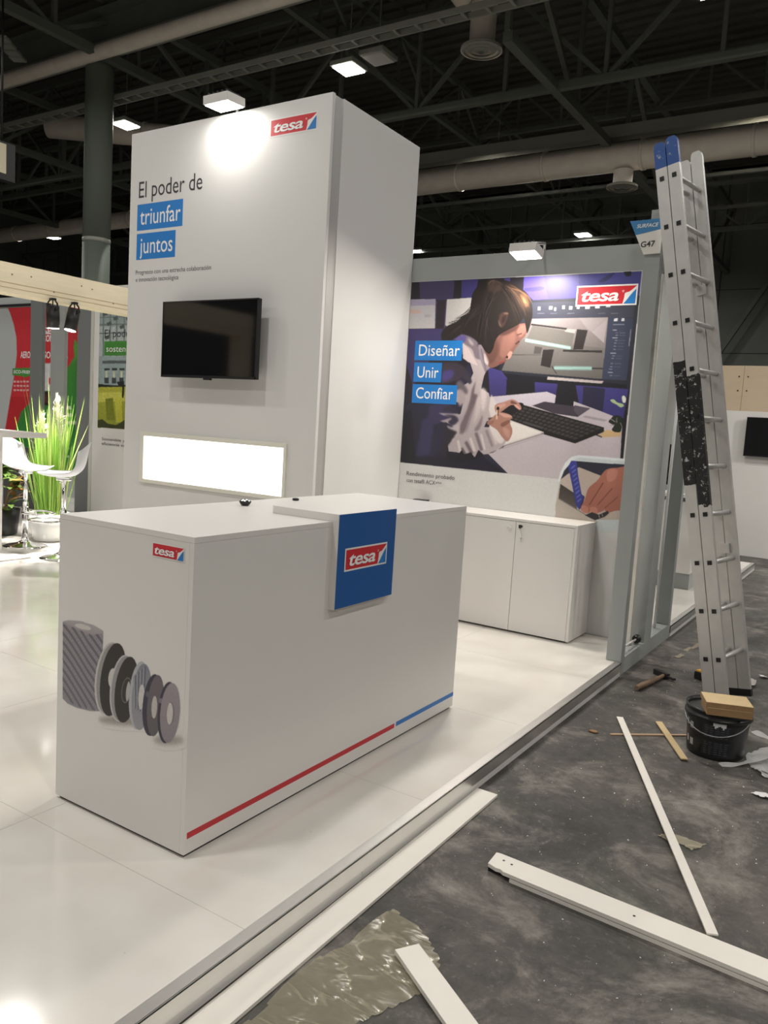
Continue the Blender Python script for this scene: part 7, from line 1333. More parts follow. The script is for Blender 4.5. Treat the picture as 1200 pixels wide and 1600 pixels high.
# small things on the counter
t = thing('dish', 'small black dish with glinting contents on the counter top', 'dish', (-.531, .80, CH))
bm = BM(); lathe(bm, -.531, .80, [(.014, CH + .0005), (.020, CH + .006), (.027, CH + .019), (.0245, CH + .019), (.018, CH + .008)], 20); obj('bowl', bm, BLACK, t)
for k in range(7):
    bm = BM(); a = k * .9; bmesh.ops.create_icosphere(bm, subdivisions=2, radius=.0055, matrix=Matrix.Translation((-.531 + .016 * math.cos(a) * (k > 0), .80 + .016 * math.sin(a) * (k > 0), CH + .021)))
    obj('bead', bm, CHROME, t)
bm = BM(); lathe(bm, -.567, 1.185, [(.012, CH + .0005), (.016, CH + .003), (.016, CH + .009), (.010, CH + .012)], 16)
tag(obj('cable_grommet', bm, BLACK, None, (-.567, 1.185, CH)), 'tiny round black cap on the counter top behind the dish', 'cap')

# ------------------------------------------------------------------ grey portal frame, sign, pole
FX0, FX1 = .337, .4347
fr = thing('portal_frame', 'grey open frame of posts at the right end of the stand', 'frame', (.386, 4.0, ZF))
def gbox(name, *a, m=GREY, label=None):
    bm = BM(); box(bm, *a, .0015); return obj(name, bm, m, fr, label=label)
gbox('post', FX0, FX1, 3.335, 3.412, .0005, 2.769); gbox('post', FX0, FX1, 3.878, 4.062, .021, 2.769); gbox('post', FX0, FX1, 4.585, 4.650, .021, 2.769)
gbox('sill', FX0, FX1, 3.413, 4.650, ZF + .001, .020); gbox('sill', FX1 - .03, FX1, 3.335, 3.412, ZF + .001, -.0005)
gbox('header', FX0, FX1, 3.413, 4.650, 2.770, 2.85)
t = thing('stand_sign', 'blue and white wedge sign reading SURFACE G47 on the front post', 'sign', (.38, 3.25, 2.56))
SY = 3.318
def trap(bm, pts, y0, y1):
    a = [bm.verts.new((x, y0, z)) for x, z in pts]; b = [bm.verts.new((x, y1, z)) for x, z in pts]
    bm.faces.new(a); bm.faces.new(b[::-1])
    for i in range(len(pts)): bm.faces.new((a[i], b[i], b[(i + 1) % len(pts)], a[(i + 1) % len(pts)]))
k = 1.0
SG = lambda x, z: (.337 + (x - .335) * 1.012, z)
bm = BM(); trap(bm, [SG(.335, 2.562), SG(.4335, 2.564), SG(.437, 2.770), SG(.236, 2.767)], SY, SY + .008); obj('sign_board', bm, mat('sign_white', rgb(228, 226, 218), .45), t)
bm = BM(); trap(bm, [SG(.277, 2.681), SG(.4355, 2.708), SG(.437, 2.770), SG(.236, 2.767)], SY - .0008, SY - .0001); obj('sign_band', bm, mat('sign_band_blue', rgb(62, 130, 182), .45), t)
lettering('SURFACE', SG(.281, 0)[:1] + (SY - .0008, 2.722), (1, 0, .02), ZU, .130, .021, INK_W, t, bold=.02, shear=.2)
lettering('G47', SG(.314, 0)[:1] + (SY, 2.605), (1, 0, .03), ZU, .086, .033, INK_D, t, bold=.02)
bm = BM(); box(bm, .35, .42, SY + .008, 3.335, 2.60, 2.74); obj('sign_bracket', bm, GREY_D, t)

t = thing('metal_pole', 'long pale metal pole standing upright inside the grey frame', 'pole', (.37, 3.66, .021))
P0, P1 = Vector((.362, 3.745, .024)), Vector((.375, 3.625, 2.50))
bm = BM(); bar(bm, P0, P1, .030, .026, .003); obj('pole_tube', bm, mat('pale_metal', (.74, .72, .67, 1), .38, .35), t)
bm = BM(); bar(bm, P1 + (P1 - P0) * .0004, P1 + (P1 - P0).normalized() * .10, .036, .030, .003); obj('pole_clip', bm, GREY_D, t)
t = thing('rubber_foot_rod', 'short pale rod with a round black end on the sill of the frame', 'rod', (.38, 3.7, .03))
bm = BM(); tube(bm, [(.398, 3.50, .064), (.400, 3.79, .057)], .007, 10); obj('rod', bm, mat('pale_metal2', (.72, .70, .66, 1), .4, .2), t)
bm = BM(); tube(bm, [(.400, 3.785, .057), (.400, 3.80, .057), (.400, 3.825, .057), (.400, 3.84, .057)], [.022, .030, .030, .022], 24); obj('end_knob', bm, BLACK, t)
bm = BM(); tube(bm, [(.398, 3.495, .064), (.398, 3.51, .064)], .011, 10); box(bm, .386, .41, 3.482, 3.497, .0205, .074); obj('rod_stand', bm, GREY_D, t)
# thin white tube seen in the second opening
bm = BM(); tube(bm, [(.375, 4.40, .024), (.375, 4.42, 1.9)], .011, 12)
tag(obj('white_tube', bm, PAPER, None, (.375, 4.4, .021)), 'thin white tube standing in the rear opening of the frame', 'tube')

# ------------------------------------------------------------------ ladder leaning on the frame
D = Vector((-.18618982, .0080013, .98248121)); U = Vector((.18446766, .98283858, 0)); N = Vector((.96562044, -.18123601, .18447052))
P = Vector((.978574, 3.10831034, .19192096)); LEN = .3813; SEP = .0734
def ladder_mat():
    m = bpy.data.materials.new('painted_ladder_aluminium'); m.use_nodes = True
    nt = m.node_tree; b = nt.nodes['Principled BSDF']; L = nt.links.new
    a = nt.nodes.new('ShaderNodeAttribute'); a.attribute_name = 'along'
    a2 = nt.nodes.new('ShaderNodeAttribute'); a2.attribute_name = 'section'
    tc = nt.nodes.new('ShaderNodeTexCoord')
    def noi(s, d=8, r=.6):
        n = nt.nodes.new('ShaderNodeTexNoise'); n.inputs['Scale'].default_value = s; n.inputs['Detail'].default_value = d; n.inputs['Roughness'].default_value = r
        L(tc.outputs['Object'], n.inputs['Vector']); return n.outputs['Fac']
    def mth(op, x, y):
        n = nt.nodes.new('ShaderNodeMath'); n.operation = op
        for i, q in enumerate((x, y)):
            if isinstance(q, (int, float)): n.inputs[i].default_value = q
            else: L(q, n.inputs[i])
        return n.outputs[0]
    jit = mth('MULTIPLY', mth('SUBTRACT', noi(14, 3), .5), .05)
    s = mth('ADD', a.outputs['Fac'], jit)
    blue = mth('GREATER_THAN', a.outputs['Fac'], 2.862)
    low = mth('SUBTRACT', 1.02, mth('MULTIPLY', a2.outputs['Fac'], .13)); high = mth('SUBTRACT', 1.735, mth('MULTIPLY', a2.outputs['Fac'], .09))
    black = mth('MULTIPLY', mth('GREATER_THAN', s, low), mth('LESS_THAN', s, high))
    chips = mth('LESS_THAN', noi(30, 12, .75), .60)     # worn spots keep the bare metal / white paint
    spl = mth('GREATER_THAN', noi(26, 10, .75), .60)
    black = mth('MULTIPLY', black, chips)
    alu = nt.nodes.new('ShaderNodeValToRGB'); alu.color_ramp.elements[0].color = (.56, .55, .53, 1); alu.color_ramp.elements[1].color = (.74, .73, .70, 1); L(noi(9, 8), alu.inputs[0])
    def mx(f, c0, c1):
        x = nt.nodes.new('ShaderNodeMix'); x.data_type = 'RGBA'; L(f, x.inputs[0])
        if isinstance(c0, tuple): x.inputs[6].default_value = c0
        else: L(c0, x.inputs[6])
        x.inputs[7].default_value = c1; return x.outputs[2]
    c = mx(black, alu.outputs[0], (.014, .014, .014, 1)); c = mx(mth('MULTIPLY', blue, 1), c, rgb(48, 84, 152))
    anyp = mth('MAXIMUM', mth('MULTIPLY', mth('GREATER_THAN', s, low), mth('LESS_THAN', s, high)), mth('GREATER_THAN', a.outputs['Fac'], 2.91))
    c = mx(mth('MULTIPLY', mth('MULTIPLY', spl, anyp), .8), c, (.55, .56, .58, 1))
    L(c, b.inputs['Base Color'])
    L(mth('SUBTRACT', .6, mth('MULTIPLY', mth('MAXIMUM', black, blue), .6)), b.inputs['Metallic'])
    b.inputs['Roughness'].default_value = .42
    return m
LADM = ladder_mat()
ld = thing('ladder', 'tall two-section aluminium ladder with blue tip leaning on the grey frame', 'ladder', (1.0, 3.3, ZF))
S0, S1 = -.275, 10.95 * .28
for sec, top in ((0, S1 - .055), (1, S1 - .045)):
    for side in (0, 1):
        bm = BM(); la = bm.verts.layers.float.new('along'); ls = bm.verts.layers.float.new('section')
        th = .026                                   # stile is a channel: web plus two flanges
        c0 = P + N * (SEP * sec) + U * (th / 2 if side == 0 else LEN - th / 2)
        s1 = top if side == 0 else S1 - .06 + .03 * sec
        out = -1 if side == 0 else 1
        rings = []
        hw = .034
        prof = [(-hw, out * th / 2), (hw, out * th / 2), (hw, -out * th / 2), (hw - .004, -out * th / 2), (hw - .004, out * (th / 2 - .004)), (-hw + .004, out * (th / 2 - .004)), (-hw + .004, -out * th / 2), (-hw, -out * th / 2)]
        if side == 1: prof = [(-hw, -out * th / 2), (hw, -out * th / 2), (hw, out * th / 2), (-hw, out * th / 2)]
        stations = [S0, .6, 1.2, 1.8, 2.4, s1 - .035, s1 - .012, s1]
        for q, s in enumerate(stations):
            f = 1 if q < len(stations) - 2 else (.86 if q == len(stations) - 2 else .55)
            ring = []
            for a, b in prof:
                v = bm.verts.new(c0 + D * s + N * (a * f) + U * b); v[la] = s if side == 0 else -1; v[ls] = sec; ring.append(v)
            rings.append(ring)
        for ra, rb in zip(rings, rings[1:]):
            for k in range(len(ra)): bm.faces.new((ra[k], ra[(k + 1) % len(ra)], rb[(k + 1) % len(ra)], rb[k]))
        bm.faces.new(rings[0][::-1]); bm.faces.new(rings[-1])
        obj('stile', bm, LADM, ld, label='stile with blue tip and black painted band' if side == 0 else None)
        bm = BM(); obox(bm, c0 + D * (S0 + .015), (N, U, D), (hw + .003, th / 2 + .003, .022), .003); obj('foot_cap', bm, BLACK, ld)
    for i in range(11):
        a = P + N * (SEP * sec) + D * (.28 * i)
        bm = BM(); tube(bm, [a + U * .004, a + U * (LEN - .016)], .0145, 12); obj('rung', bm, ALU_M, ld)
        bm = BM(); obox(bm, a - U * .002, (N, U, D), (.0125, .003, .0125), .002); obj('rung_plug', bm, BLACK, ld)
for s in (.62, 2.2):
    bm = BM(); obox(bm, P + N * (SEP / 2) + D * s + U * (LEN - .03), (N, U, D), (.03, .012, .03), .003); obj('guide_bracket', bm, ALU_M, ld)
# ------------------------------------------------------------------ things on the hall floor
BX, BY = 1.180, 2.425
bk = thing('bucket', 'black paint bucket with a printed label standing on the hall floor', 'bucket', (BX, BY, ZF))
z0 = ZF + .001; z1 = .150
bm = BM(); lathe(bm, BX, BY, [(.118, z0), (.130, z0), (.134, z0 + .012), (.149, z1 - .03), (.149, z1), (.1465, z1), (.146, z1 - .03), (.128, z0 + .02), (.0, z0 + .02)], 40, closed=False); obj('pail', bm, BLACK, bk)
bm = BM(); lathe(bm, BX, BY, [(.1495, z1 - .045), (.158, z1 - .043), (.158, z1 - .030), (.152, z1 - .028), (.152, z1 - .012), (.156, z1 - .010), (.156, z1 + .002), (.1465, z1 + .002)], 40, closed=False); obj('rim', bm, BLACK, bk)
bm = BM(); lathe(bm, BX, BY, [(.0, z1 - .022), (.1455, z1 - .022)], 40, closed=False); obj('paint', bm, mat('dried_paint', rgb(58, 60, 60), .45, noise=.5, scale=22, bump=.4), bk)
def rad(z): return .134 + (.149 - .134) * (z - z0 - .012) / (z1 - .03 - z0 - .012)
def wrap(bm, a0, a1, za, zb, off=.0006, n=8):
    prev = None
    for k in range(n + 1):
        a = a0 + (a1 - a0) * k / n
        lo = bm.verts.new((BX + (rad(za) + off) * math.cos(a), BY + (rad(za) + off) * math.sin(a), za)); hi = bm.verts.new((BX + (rad(zb) + off) * math.cos(a), BY + (rad(zb) + off) * math.sin(a), zb))
        if prev: bm.faces.new((prev[0], lo, hi, prev[1]))
        prev = (lo, hi)
ANG = math.atan2(-1.7366 - BY, 1.7903 - BX)
LBL = mat('bucket_label', rgb(34, 35, 39), .4); LBL2 = mat('bucket_print', rgb(178, 180, 184), .5); LBL3 = mat('bucket_small_print', rgb(74, 76, 80), .5)
lo, hi = z0 + .02, z1 - .05
for a0, a1 in ((-1.25, -.55), (-.45, .55)):
    for q in (0, 1):
        bm = BM(); wrap(bm, ANG + a0, ANG + a1, lo + (hi - lo) * (.02 + .5 * q), lo + (hi - lo) * (.47 + .5 * q)); o = obj('label_panel', bm, LBL, bk)
        bm = BM()
        if a0 < -1: wrap(bm, ANG - .98, ANG - .82, lo + (hi - lo) * (.15 + .5 * q), lo + (hi - lo) * (.35 + .5 * q), .0012, 3); wrap(bm, ANG - 1.2, ANG - 1.08, lo + (hi - lo) * (.2 + .5 * q), lo + (hi - lo) * (.4 + .5 * q), .0012, 3); m_ = LBL2
        else:
            for r_ in range(6):
                zz = lo + (hi - lo) * (.07 + .065 * r_ + .5 * q)
                for c_ in range(5):
                    w_ = R0.uniform(.08, .15); a_ = -.38 + c_ * .17
                    wrap(bm, ANG + a_, ANG + a_ + w_, zz, zz + .0045, .0012, 2)
            m_ = LBL3
        obj('label_print', bm, m_, o)['kind'] = 'stuff'
bm = BM()
for k in range(8): wrap(bm, ANG - .12 + k * .05, ANG - .12 + (k + 1) * .05, z1 - .062 - .012 * math.sin(k * 1.3) - .008 * (k in (3, 4)), z1 - .046, .0016, 1)
obj('paint_drip', bm, PAPER, bk, label='white paint drip below the rim')
e1 = ANG - 1.35; e2 = ANG + 1.1
pts = []
for k in range(17):
    t_ = k / 16; a = e1 + (e2 - e1) * t_; sag = math.sin(PI * t_)
    pts.append((BX + (.157 + .012 * sag) * math.cos(a), BY + (.157 + .012 * sag) * math.sin(a), z1 - .045 - .062 * sag))
bm = BM(); tube(bm, pts, .0028, 8); obj('handle', bm, mat('wire', (.35, .35, .35, 1), .35, .8), bk)

# two boards on the bucket
ca, cb = Vector((1.114, 2.362, 0)), Vector((1.304, 2.436, 0))
e = (cb - ca).normalized(); w_ = Vector((e.y, -e.x, 0))
def slab(name, label, x, y, zb, zt, L_, W_, ang, m, parent=None, cat='board', group=None, mat_edge=None):
    ax = Vector((math.cos(ang), math.sin(ang), 0)); ay = Vector((-math.sin(ang), math.cos(ang), 0))
    t = thing(name, label, cat, (x, y, zb), group)
    bm = BM(); obox(bm, (x, y, (zb + zt) / 2), (ax, ay, Vector((0, 0, 1))), (L_ / 2, W_ / 2, (zt - zb) / 2), .0008); obj('core', bm, mat_edge, t)
    bm = BM(); obox(bm, (x, y, zt + .0006), (ax, ay, Vector((0, 0, 1))), (L_ / 2 - .001, W_ / 2 - .001, .0005)); obj('face', bm, m, t)
    return t
an = math.atan2(e.y, e.x)
slab('wood_offcut', 'lower thick brown board offcut on the bucket rim', 1.226, 2.335, z1 + .0025, z1 + .036, .205, .150, an, MDF, mat_edge=MDF_E)
slab('wood_offcut', 'upper pale board offcut on top of the bucket stack', 1.222, 2.340, z1 + .0375, z1 + .062, .212, .158, an - .015, MDF, mat_edge=MDF_E)

# white strips and boards lying about
def plank(label, a, b, w, zb, t_, m=PAINT_W, name='white_board', zb2=None, w2=None, chips=False, group=None, cat='board'):
    """board from a to b (xy centre line), width w, resting at height zb (zb2 at the far end)"""
    zb2 = zb if zb2 is None else zb2
    a = Vector((a[0], a[1], zb + t_ / 2)); b = Vector((b[0], b[1], zb2 + t_ / 2)); d = (b - a).normalized()
    s = Vector((-d.y, d.x, 0)).normalized(); n = d.cross(s)
    bm = BM(); obox(bm, (a + b) / 2, (d, s, n), ((b - a).length / 2, w / 2, t_ / 2), min(.0012, t_ * .2))
    o = obj(name, bm, m, None, ((a.x + b.x) / 2, (a.y + b.y) / 2, zb))
    return tag(o, label, cat, group)
plank('long white board lying along the foot of the stand edge', (.502, -.75), (.492, 1.247), .094, ZF + .001, .012)
# pair of stacked white boards, screwed together
a, b = Vector((.741, .746)), Vector((2.35, .676))
t = thing('board_pair', 'two stacked white boards lying across the hall floor', 'board', (1.5, .7, ZF))
d = (b - a).normalized(); s = Vector((-d.y, d.x))
for k, (za, zb, m_, o1) in enumerate(((ZF + .001, ZF + .014, PAINT_W, .10), (ZF + .0175, ZF + .0305, PAINT_W, 0))):
    bm = BM(); aa = a + d * o1
    ragged = [(aa + s * .047), (aa + d * .012 + s * .050), (aa + d * .02 + s * .051)] if k else [aa + s * .05]
    pts = [tuple(q) for q in ragged] + [tuple(b + s * .055), tuple(b - s * .055)] + ([tuple(aa + d * .075 - s * .051), tuple(aa + d * .062 - s * .043), tuple(aa + d * .045 - s * .046), tuple(aa + d * .01 - s * .036)] if k else [tuple(aa - s * .05)])
    prism(bm, pts, za, zb); obj('board', bm, m_, t)
bm = BM(); obox(bm, tuple((a + d * .045 + s * .005)) + (ZF + .009,), (tuple(d) + (0,), tuple(s) + (0,), (0, 0, 1)), (.035, .038, .008)); obj('dark_spacer', bm, BLACK_M, t)
for q in ((.045, .015), (.078, .010), (.51, .0), (.97, .005)):
    bm = BM(); c = a + d * q[0] + s * q[1]; lathe(bm, c.x, c.y, [(.0045, ZF + .0306), (.0045, ZF + .0311)], 12); obj('screw_hole', bm, BLACK_M, t)
plank('narrow white strip resting its near end on the stacked boards', (.669, 2.545), (1.4745, .775), .034, ZF + .0085, .006, name='white_strip', zb2=ZF + .0315, cat='strip')
plank('white board in front, lying over the clear film', (.750, .165), (1.38, -.235), .078, ZF + .006, .015)
plank('short pale wooden strip near the bucket', (.858, 2.622), (1.086, 2.187), .034, ZF + .009, .006, MDF, 'wood_strip', cat='strip')
bm = BM(); p_, q_ = Vector((.862, 2.610, ZF + .0153)), Vector((1.083, 2.19, ZF + .0153)); bar(bm, p_, q_, .005, .0012)
plank('thin brown stick lying under the short wooden strip', (.70, 2.275), (1.045, 2.565), .013, ZF + .001, .007, mat('stick_wood', rgb(190, 158, 130), .7), 'wood_stick', cat='stick')
bm = BM(); lathe(bm, .618, 2.255, [(.012, ZF + .001), (.018, ZF + .004), (.012, ZF + .010)], 10)
for v in bm.verts: v.co.x = .618 + (v.co.x - .618) * 1.5; v.co.y = 2.255 + (v.co.y - 2.255) * .9
tag(obj('wood_chip', bm, MDF_E, None, (.618, 2.255, ZF)), 'small brown wood chip near the narrow white strip', 'chip')

# hammer
hm = thing('hammer', 'hammer with a wooden handle lying on the hall floor', 'hammer', (.65, 3.35, ZF))
bm = BM(); tube(bm, [(.607, 3.105, ZF + .020), (.618, 3.19, ZF + .020), (.642, 3.31, ZF + .0175), (.668, 3.48, ZF + .0185), (.674, 3.53, ZF + .019)], [.0145, .0185, .0165, .0125, .0125], 14); obj('handle', bm, mat('hammer_wood', rgb(122, 100, 78), .6, noise=.3, scale=24), hm)
bm = BM(); bar(bm, (.600, 3.565, ZF + .019), (.700, 3.495, ZF + .019), .030, .034, .003)
bar(bm, (.700, 3.495, ZF + .019), (.748, 3.463, ZF + .019), .024, .014, .002); obj('head', bm, mat('dark_steel', (.05, .047, .045, 1), .5, .6), hm)
# battery pack by the ladder foot
t = thing('tool_battery', 'black and yellow tool battery lying behind the ladder foot', 'battery', (.895, 3.66, ZF))
bax = (Vector((.90, -.43, 0)).normalized(), Vector((.43, .90, 0)).normalized(), Vector((0, 0, 1)))
bm = BM(); obox(bm, (.900, 3.66, ZF + .026), bax, (.058, .042, .025), .005); obj('casing', bm, BLACK, t)
bm = BM(); obox(bm, (.902, 3.662, ZF + .0560), bax, (.054, .038, .005), .002); obj('top_shell', bm, mat('tool_yellow', rgb(210, 160, 40), .5), t)
bm = BM(); obox(bm, (.843, 3.687, ZF + .028), bax, (.003, .034, .018), .002); obj('clip', bm, BLACK_M, t)

# paper ribbons and crumpled sheet by the bucket
def ribbon(label, pts, w, z, m=PAPER, group=None):
    bm = BM(); prev = None; n = 26
    P_ = [Vector(p) for p in pts]
    def cr(t):
        f = t * (len(P_) - 1); i = min(int(f), len(P_) - 2); u = f - i
        p0, p1, p2, p3 = P_[max(i - 1, 0)], P_[i], P_[i + 1], P_[min(i + 2, len(P_) - 1)]
        return .5 * (2 * p1 + (p2 - p0) * u + (2 * p0 - 5 * p1 + 4 * p2 - p3) * u * u + (3 * p1 - p0 - 3 * p2 + p3) * u ** 3)
    for k in range(n + 1):
        p = cr(k / n); q = cr(min(1, k / n + .01)) - cr(max(0, k / n - .01)); s_ = Vector((-q.y, q.x, .25 * math.sin(k * .5) * q.length)).normalized()
        if p.z < z + .002: p.z = z + .002
        v0 = bm.verts.new(p + s_ * w / 2); v1 = bm.verts.new(p - s_ * w / 2)
        for v in (v0, v1): v.co.z = max(v.co.z, ZF + .0015)
        if prev: bm.faces.new((prev[0], v0, v1, prev[1]))
        prev = (v0, v1)
    r = bmesh.ops.solidify(bm, geom=bm.faces[:], thickness=.0008)
    return tag(obj('paper_strip', bm, m, None, (P_[0].x, P_[0].y, ZF)), label, 'strip', group)
ribbon('curling white paper strip in front of the bucket', [(1.235, 2.262, ZF + .002), (1.32, 2.325, ZF + .012), (1.41, 2.42, ZF + .045), (1.52, 2.58, ZF + .05)], .040, ZF)
ribbon('white paper strip leaning out behind the bucket to the right', [(1.315, 2.70, ZF + .06), (1.40, 2.66, ZF + .05), (1.50, 2.62, ZF + .022), (1.62, 2.60, ZF + .004)], .045, ZF)
ribbon('white paper strip curled at the right picture edge', [(1.385, 2.36, ZF + .004), (1.43, 2.31, ZF + .01), (1.50, 2.28, ZF + .02), (1.58, 2.30, ZF + .004)], .035, ZF)
def crumple(name, label, outline, z, amp, m, cat, n=34, seed=1, freq=7.0, zmax=.05):
    """a thin wrinkled sheet clipped to an outline"""
    rnd = random.Random(seed)
    xs = [p[0] for p in outline]; ys = [p[1] for p in outline]
    def inside(x, y):
        c = False
        for i in range(len(outline)):
            (x1, y1), (x2, y2) = outline[i - 1], outline[i]
            if (y1 > y) != (y2 > y) and x < (x2 - x1) * (y - y1) / (y2 - y1) + x1: c = not c
        return c
    fold = [(rnd.uniform(0, PI), rnd.uniform(min(xs), max(xs)), rnd.uniform(min(ys), max(ys)), rnd.uniform(.4, 1)) for _ in range(9)]
    def hgt(x, y):
        h = 0
        for a_, fx, fy, k_ in fold:
            d_ = abs((x - fx) * math.cos(a_) + (y - fy) * math.sin(a_)); h += k_ * max(0, 1 - d_ * freq * 4) * amp
        return min(zmax, h + amp * .25 * (math.sin(x * 60 + y * 33) + 1) * .5)
    bm = BM(); vs_ = {}
    def edge_pt(x, y):   # nearest outline point
        best = None
        for i in range(len(outline)):
            a_ = Vector(outline[i - 1]); b_ = Vector(outline[i]); q = Vector((x, y)); ab = b_ - a_
            t_ = max(0, min(1, (q - a_).dot(ab) / max(1e-9, ab.dot(ab)))); r_ = a_ + ab * t_
            if best is None or (r_ - q).length < (best - q).length: best = r_
        return best
    W, H = max(xs) - min(xs), max(ys) - min(ys); st = max(W, H) / n
    nx, ny = int(W / st) + 2, int(H / st) + 2
    def vert(i, j):
        if (i, j) not in vs_:
            x, y = min(xs) + i * st, min(ys) + j * st
            if not inside(x, y): x, y = edge_pt(x, y)
            vs_[(i, j)] = bm.verts.new((x, y, z + .0012 + hgt(x, y)))
        return vs_[(i, j)]
    for i in range(nx):
        for j in range(ny):
            if inside(min(xs) + (i + .5) * st, min(ys) + (j + .5) * st):
                bm.faces.new((vert(i, j), vert(i + 1, j), vert(i + 1, j + 1), vert(i, j + 1))).smooth = True
    bmesh.ops.remove_doubles(bm, verts=bm.verts, dist=1e-5)
    cx, cy = sum(xs) / len(xs), sum(ys) / len(ys)
    return tag(obj(name, bm, m, None, (cx, cy, ZF)), label, cat)
def film_mat(name, tint, alpha, rough=.22):
    m = bpy.data.materials.new(name); m.use_nodes = True
    b = m.node_tree.nodes['Principled BSDF']; b.inputs['Base Color'].default_value = tint; b.inputs['Roughness'].default_value = rough
    b.inputs['Alpha'].default_value = alpha; b.inputs['Specular IOR Level'].default_value = .8
    nt = m.node_tree; L = nt.links.new; tc = nt.nodes.new('ShaderNodeTexCoord'); mp = nt.nodes.new('ShaderNodeMapping'); mp.inputs['Scale'].default_value = (1, 2.2, 1); mp.inputs['Rotation'].default_value = (0, 0, .7)
    L(tc.outputs['Object'], mp.inputs[0])
    n1 = nt.nodes.new('ShaderNodeTexNoise'); n1.inputs['Scale'].default_value = 3.6; n1.inputs['Detail'].default_value = 3; n1.inputs['Distortion'].default_value = .7; L(mp.outputs[0], n1.inputs['Vector'])
    rd = nt.nodes.new('ShaderNodeMath'); rd.operation = 'SUBTRACT'; rd.inputs[1].default_value = .5; L(n1.outputs['Fac'], rd.inputs[0])
    ab = nt.nodes.new('ShaderNodeMath'); ab.operation = 'ABSOLUTE'; L(rd.outputs[0], ab.inputs[0])      # sharp creases where the noise crosses its middle
    bp = nt.nodes.new('ShaderNodeBump'); bp.inputs['Strength'].default_value = .7; bp.inputs['Distance'].default_value = .05; L(ab.outputs[0], bp.inputs['Height']); L(bp.outputs[0], b.inputs['Normal'])
    rp_ = nt.nodes.new('ShaderNodeValToRGB'); rp_.color_ramp.elements[0].color = (1, 1, 1, 1); rp_.color_ramp.elements[1].position = .025; rp_.color_ramp.elements[1].color = (0, 0, 0, 1); L(ab.outputs[0], rp_.inputs[0])
    ma = nt.nodes.new('ShaderNodeMapRange'); ma.inputs[3].default_value = alpha; ma.inputs[4].default_value = min(1, alpha + .3); L(rp_.outputs[0], ma.inputs[0]); L(ma.outputs[0], b.inputs['Alpha'])
    return m
FILM = film_mat('clear_film', rgb(168, 160, 136), .5)
film_out = [(.602, .318), (.632, .317), (.66, .300), (.713, .295), (.77, .262), (.842, .202), (.862, .166), (.87, .048), (.83, -.066), (.795, -.145), (.72, -.26), (.62, -.40), (.56, -.42), (.563, -.321), (.568, -.263), (.556, -.161), (.556, -.072), (.560, -.006), (.595, .103), (.587, .176), (.588, .233)]
crumple('plastic_film', 'crumpled piece of clear plastic film on the floor in front', film_out, ZF, .0022, FILM, 'plastic film', 44, 3, zmax=.0045)
crumple('film_scrap', 'small torn film scrap beside the narrow white strip', [(1.164, 1.358), (1.19, 1.405), (1.229, 1.411), (1.28, 1.40), (1.337, 1.414), (1.322, 1.36), (1.301, 1.32), (1.25, 1.345), (1.21, 1.33)], ZF, .003, film_mat('film_scrap', rgb(190, 182, 158), .6), 'plastic film', 16, 8)
crumple('crumpled_sheet', 'crumpled grey-white plastic sheet behind the bucket at right', [(1.32, 2.45), (1.36, 2.62), (1.48, 2.66), (1.62, 2.62), (1.66, 2.40), (1.55, 2.27), (1.42, 2.24), (1.36, 2.33)], ZF, .012, film_mat('sheet_film', rgb(214, 214, 212), .72), 'plastic sheet', 22, 5, zmax=.05)
crumple('paper_scrap', 'small white paper scrap at the right edge before the bucket', [(1.405, 2.02), (1.43, 2.06), (1.49, 2.04), (1.50, 2.01), (1.45, 1.995)], ZF, .003, PAPER, 'paper scrap', 8, 6)
crumple('paper_scrap', 'small bright scrap at the right edge behind the ladder', [(1.16, 4.0), (1.19, 4.05), (1.23, 4.03), (1.22, 3.98), (1.18, 3.97)], ZF, .006, PAPER, 'paper scrap', 8, 7)
crumple('tape_scrap', 'pale tape scrap on the floor beyond the frame end', [(.61, 4.33), (.66, 4.67), (.70, 4.65), (.65, 4.31)], ZF, .001, mat('scrap_tape', rgb(150, 138, 120), .7), 'scrap', 10, 9)
crumple('tape_scrap', 'shorter pale tape scrap nearer the frame sill', [(.60, 4.08), (.62, 4.22), (.66, 4.19), (.64, 4.07)], ZF, .001, _M['scrap_tape'], 'scrap', 10, 11)
crumple('rag_scrap', 'grey-white crumpled rag at the ladder foot', [(1.09, 3.70), (1.10, 3.86), (1.16, 3.88), (1.19, 3.76), (1.16, 3.66)], ZF, .012, mat('rag', rgb(170, 164, 156), .8), 'rag', 12, 12, zmax=.03)
# white specks
bm = BM()
for k in range(480):
    x, y = R0.uniform(.5, 2.2), R0.uniform(-.3, 4.6); r_ = R0.uniform(.0009, .0030) * (1.7 if R0.random() < .10 else 1); a_ = R0.uniform(0, PI)
    if .70 < x and .64 < y < .86: continue
    if x < .57 and y < 1.26: continue
    if math.hypot(x - BX, y - BY) < .16 or (x < .9 and y < .34): continue
    c_, s_ = math.cos(a_), math.sin(a_)
    p = [(x + r_ * (c_ * u - s_ * v * .6), y + r_ * (s_ * u + c_ * v * .6)) for u, v in ((-1, -.8), (.7, -1), (1.1, .5), (-.4, 1))]
    prism(bm, p, ZF + .0004, ZF + .0022)
o = obj('debris', bm, PAPER, None, (1.2, 1.5, ZF)); o['kind'] = 'stuff'; tag(o, 'white specks of plaster scattered over the dark floor', 'debris')

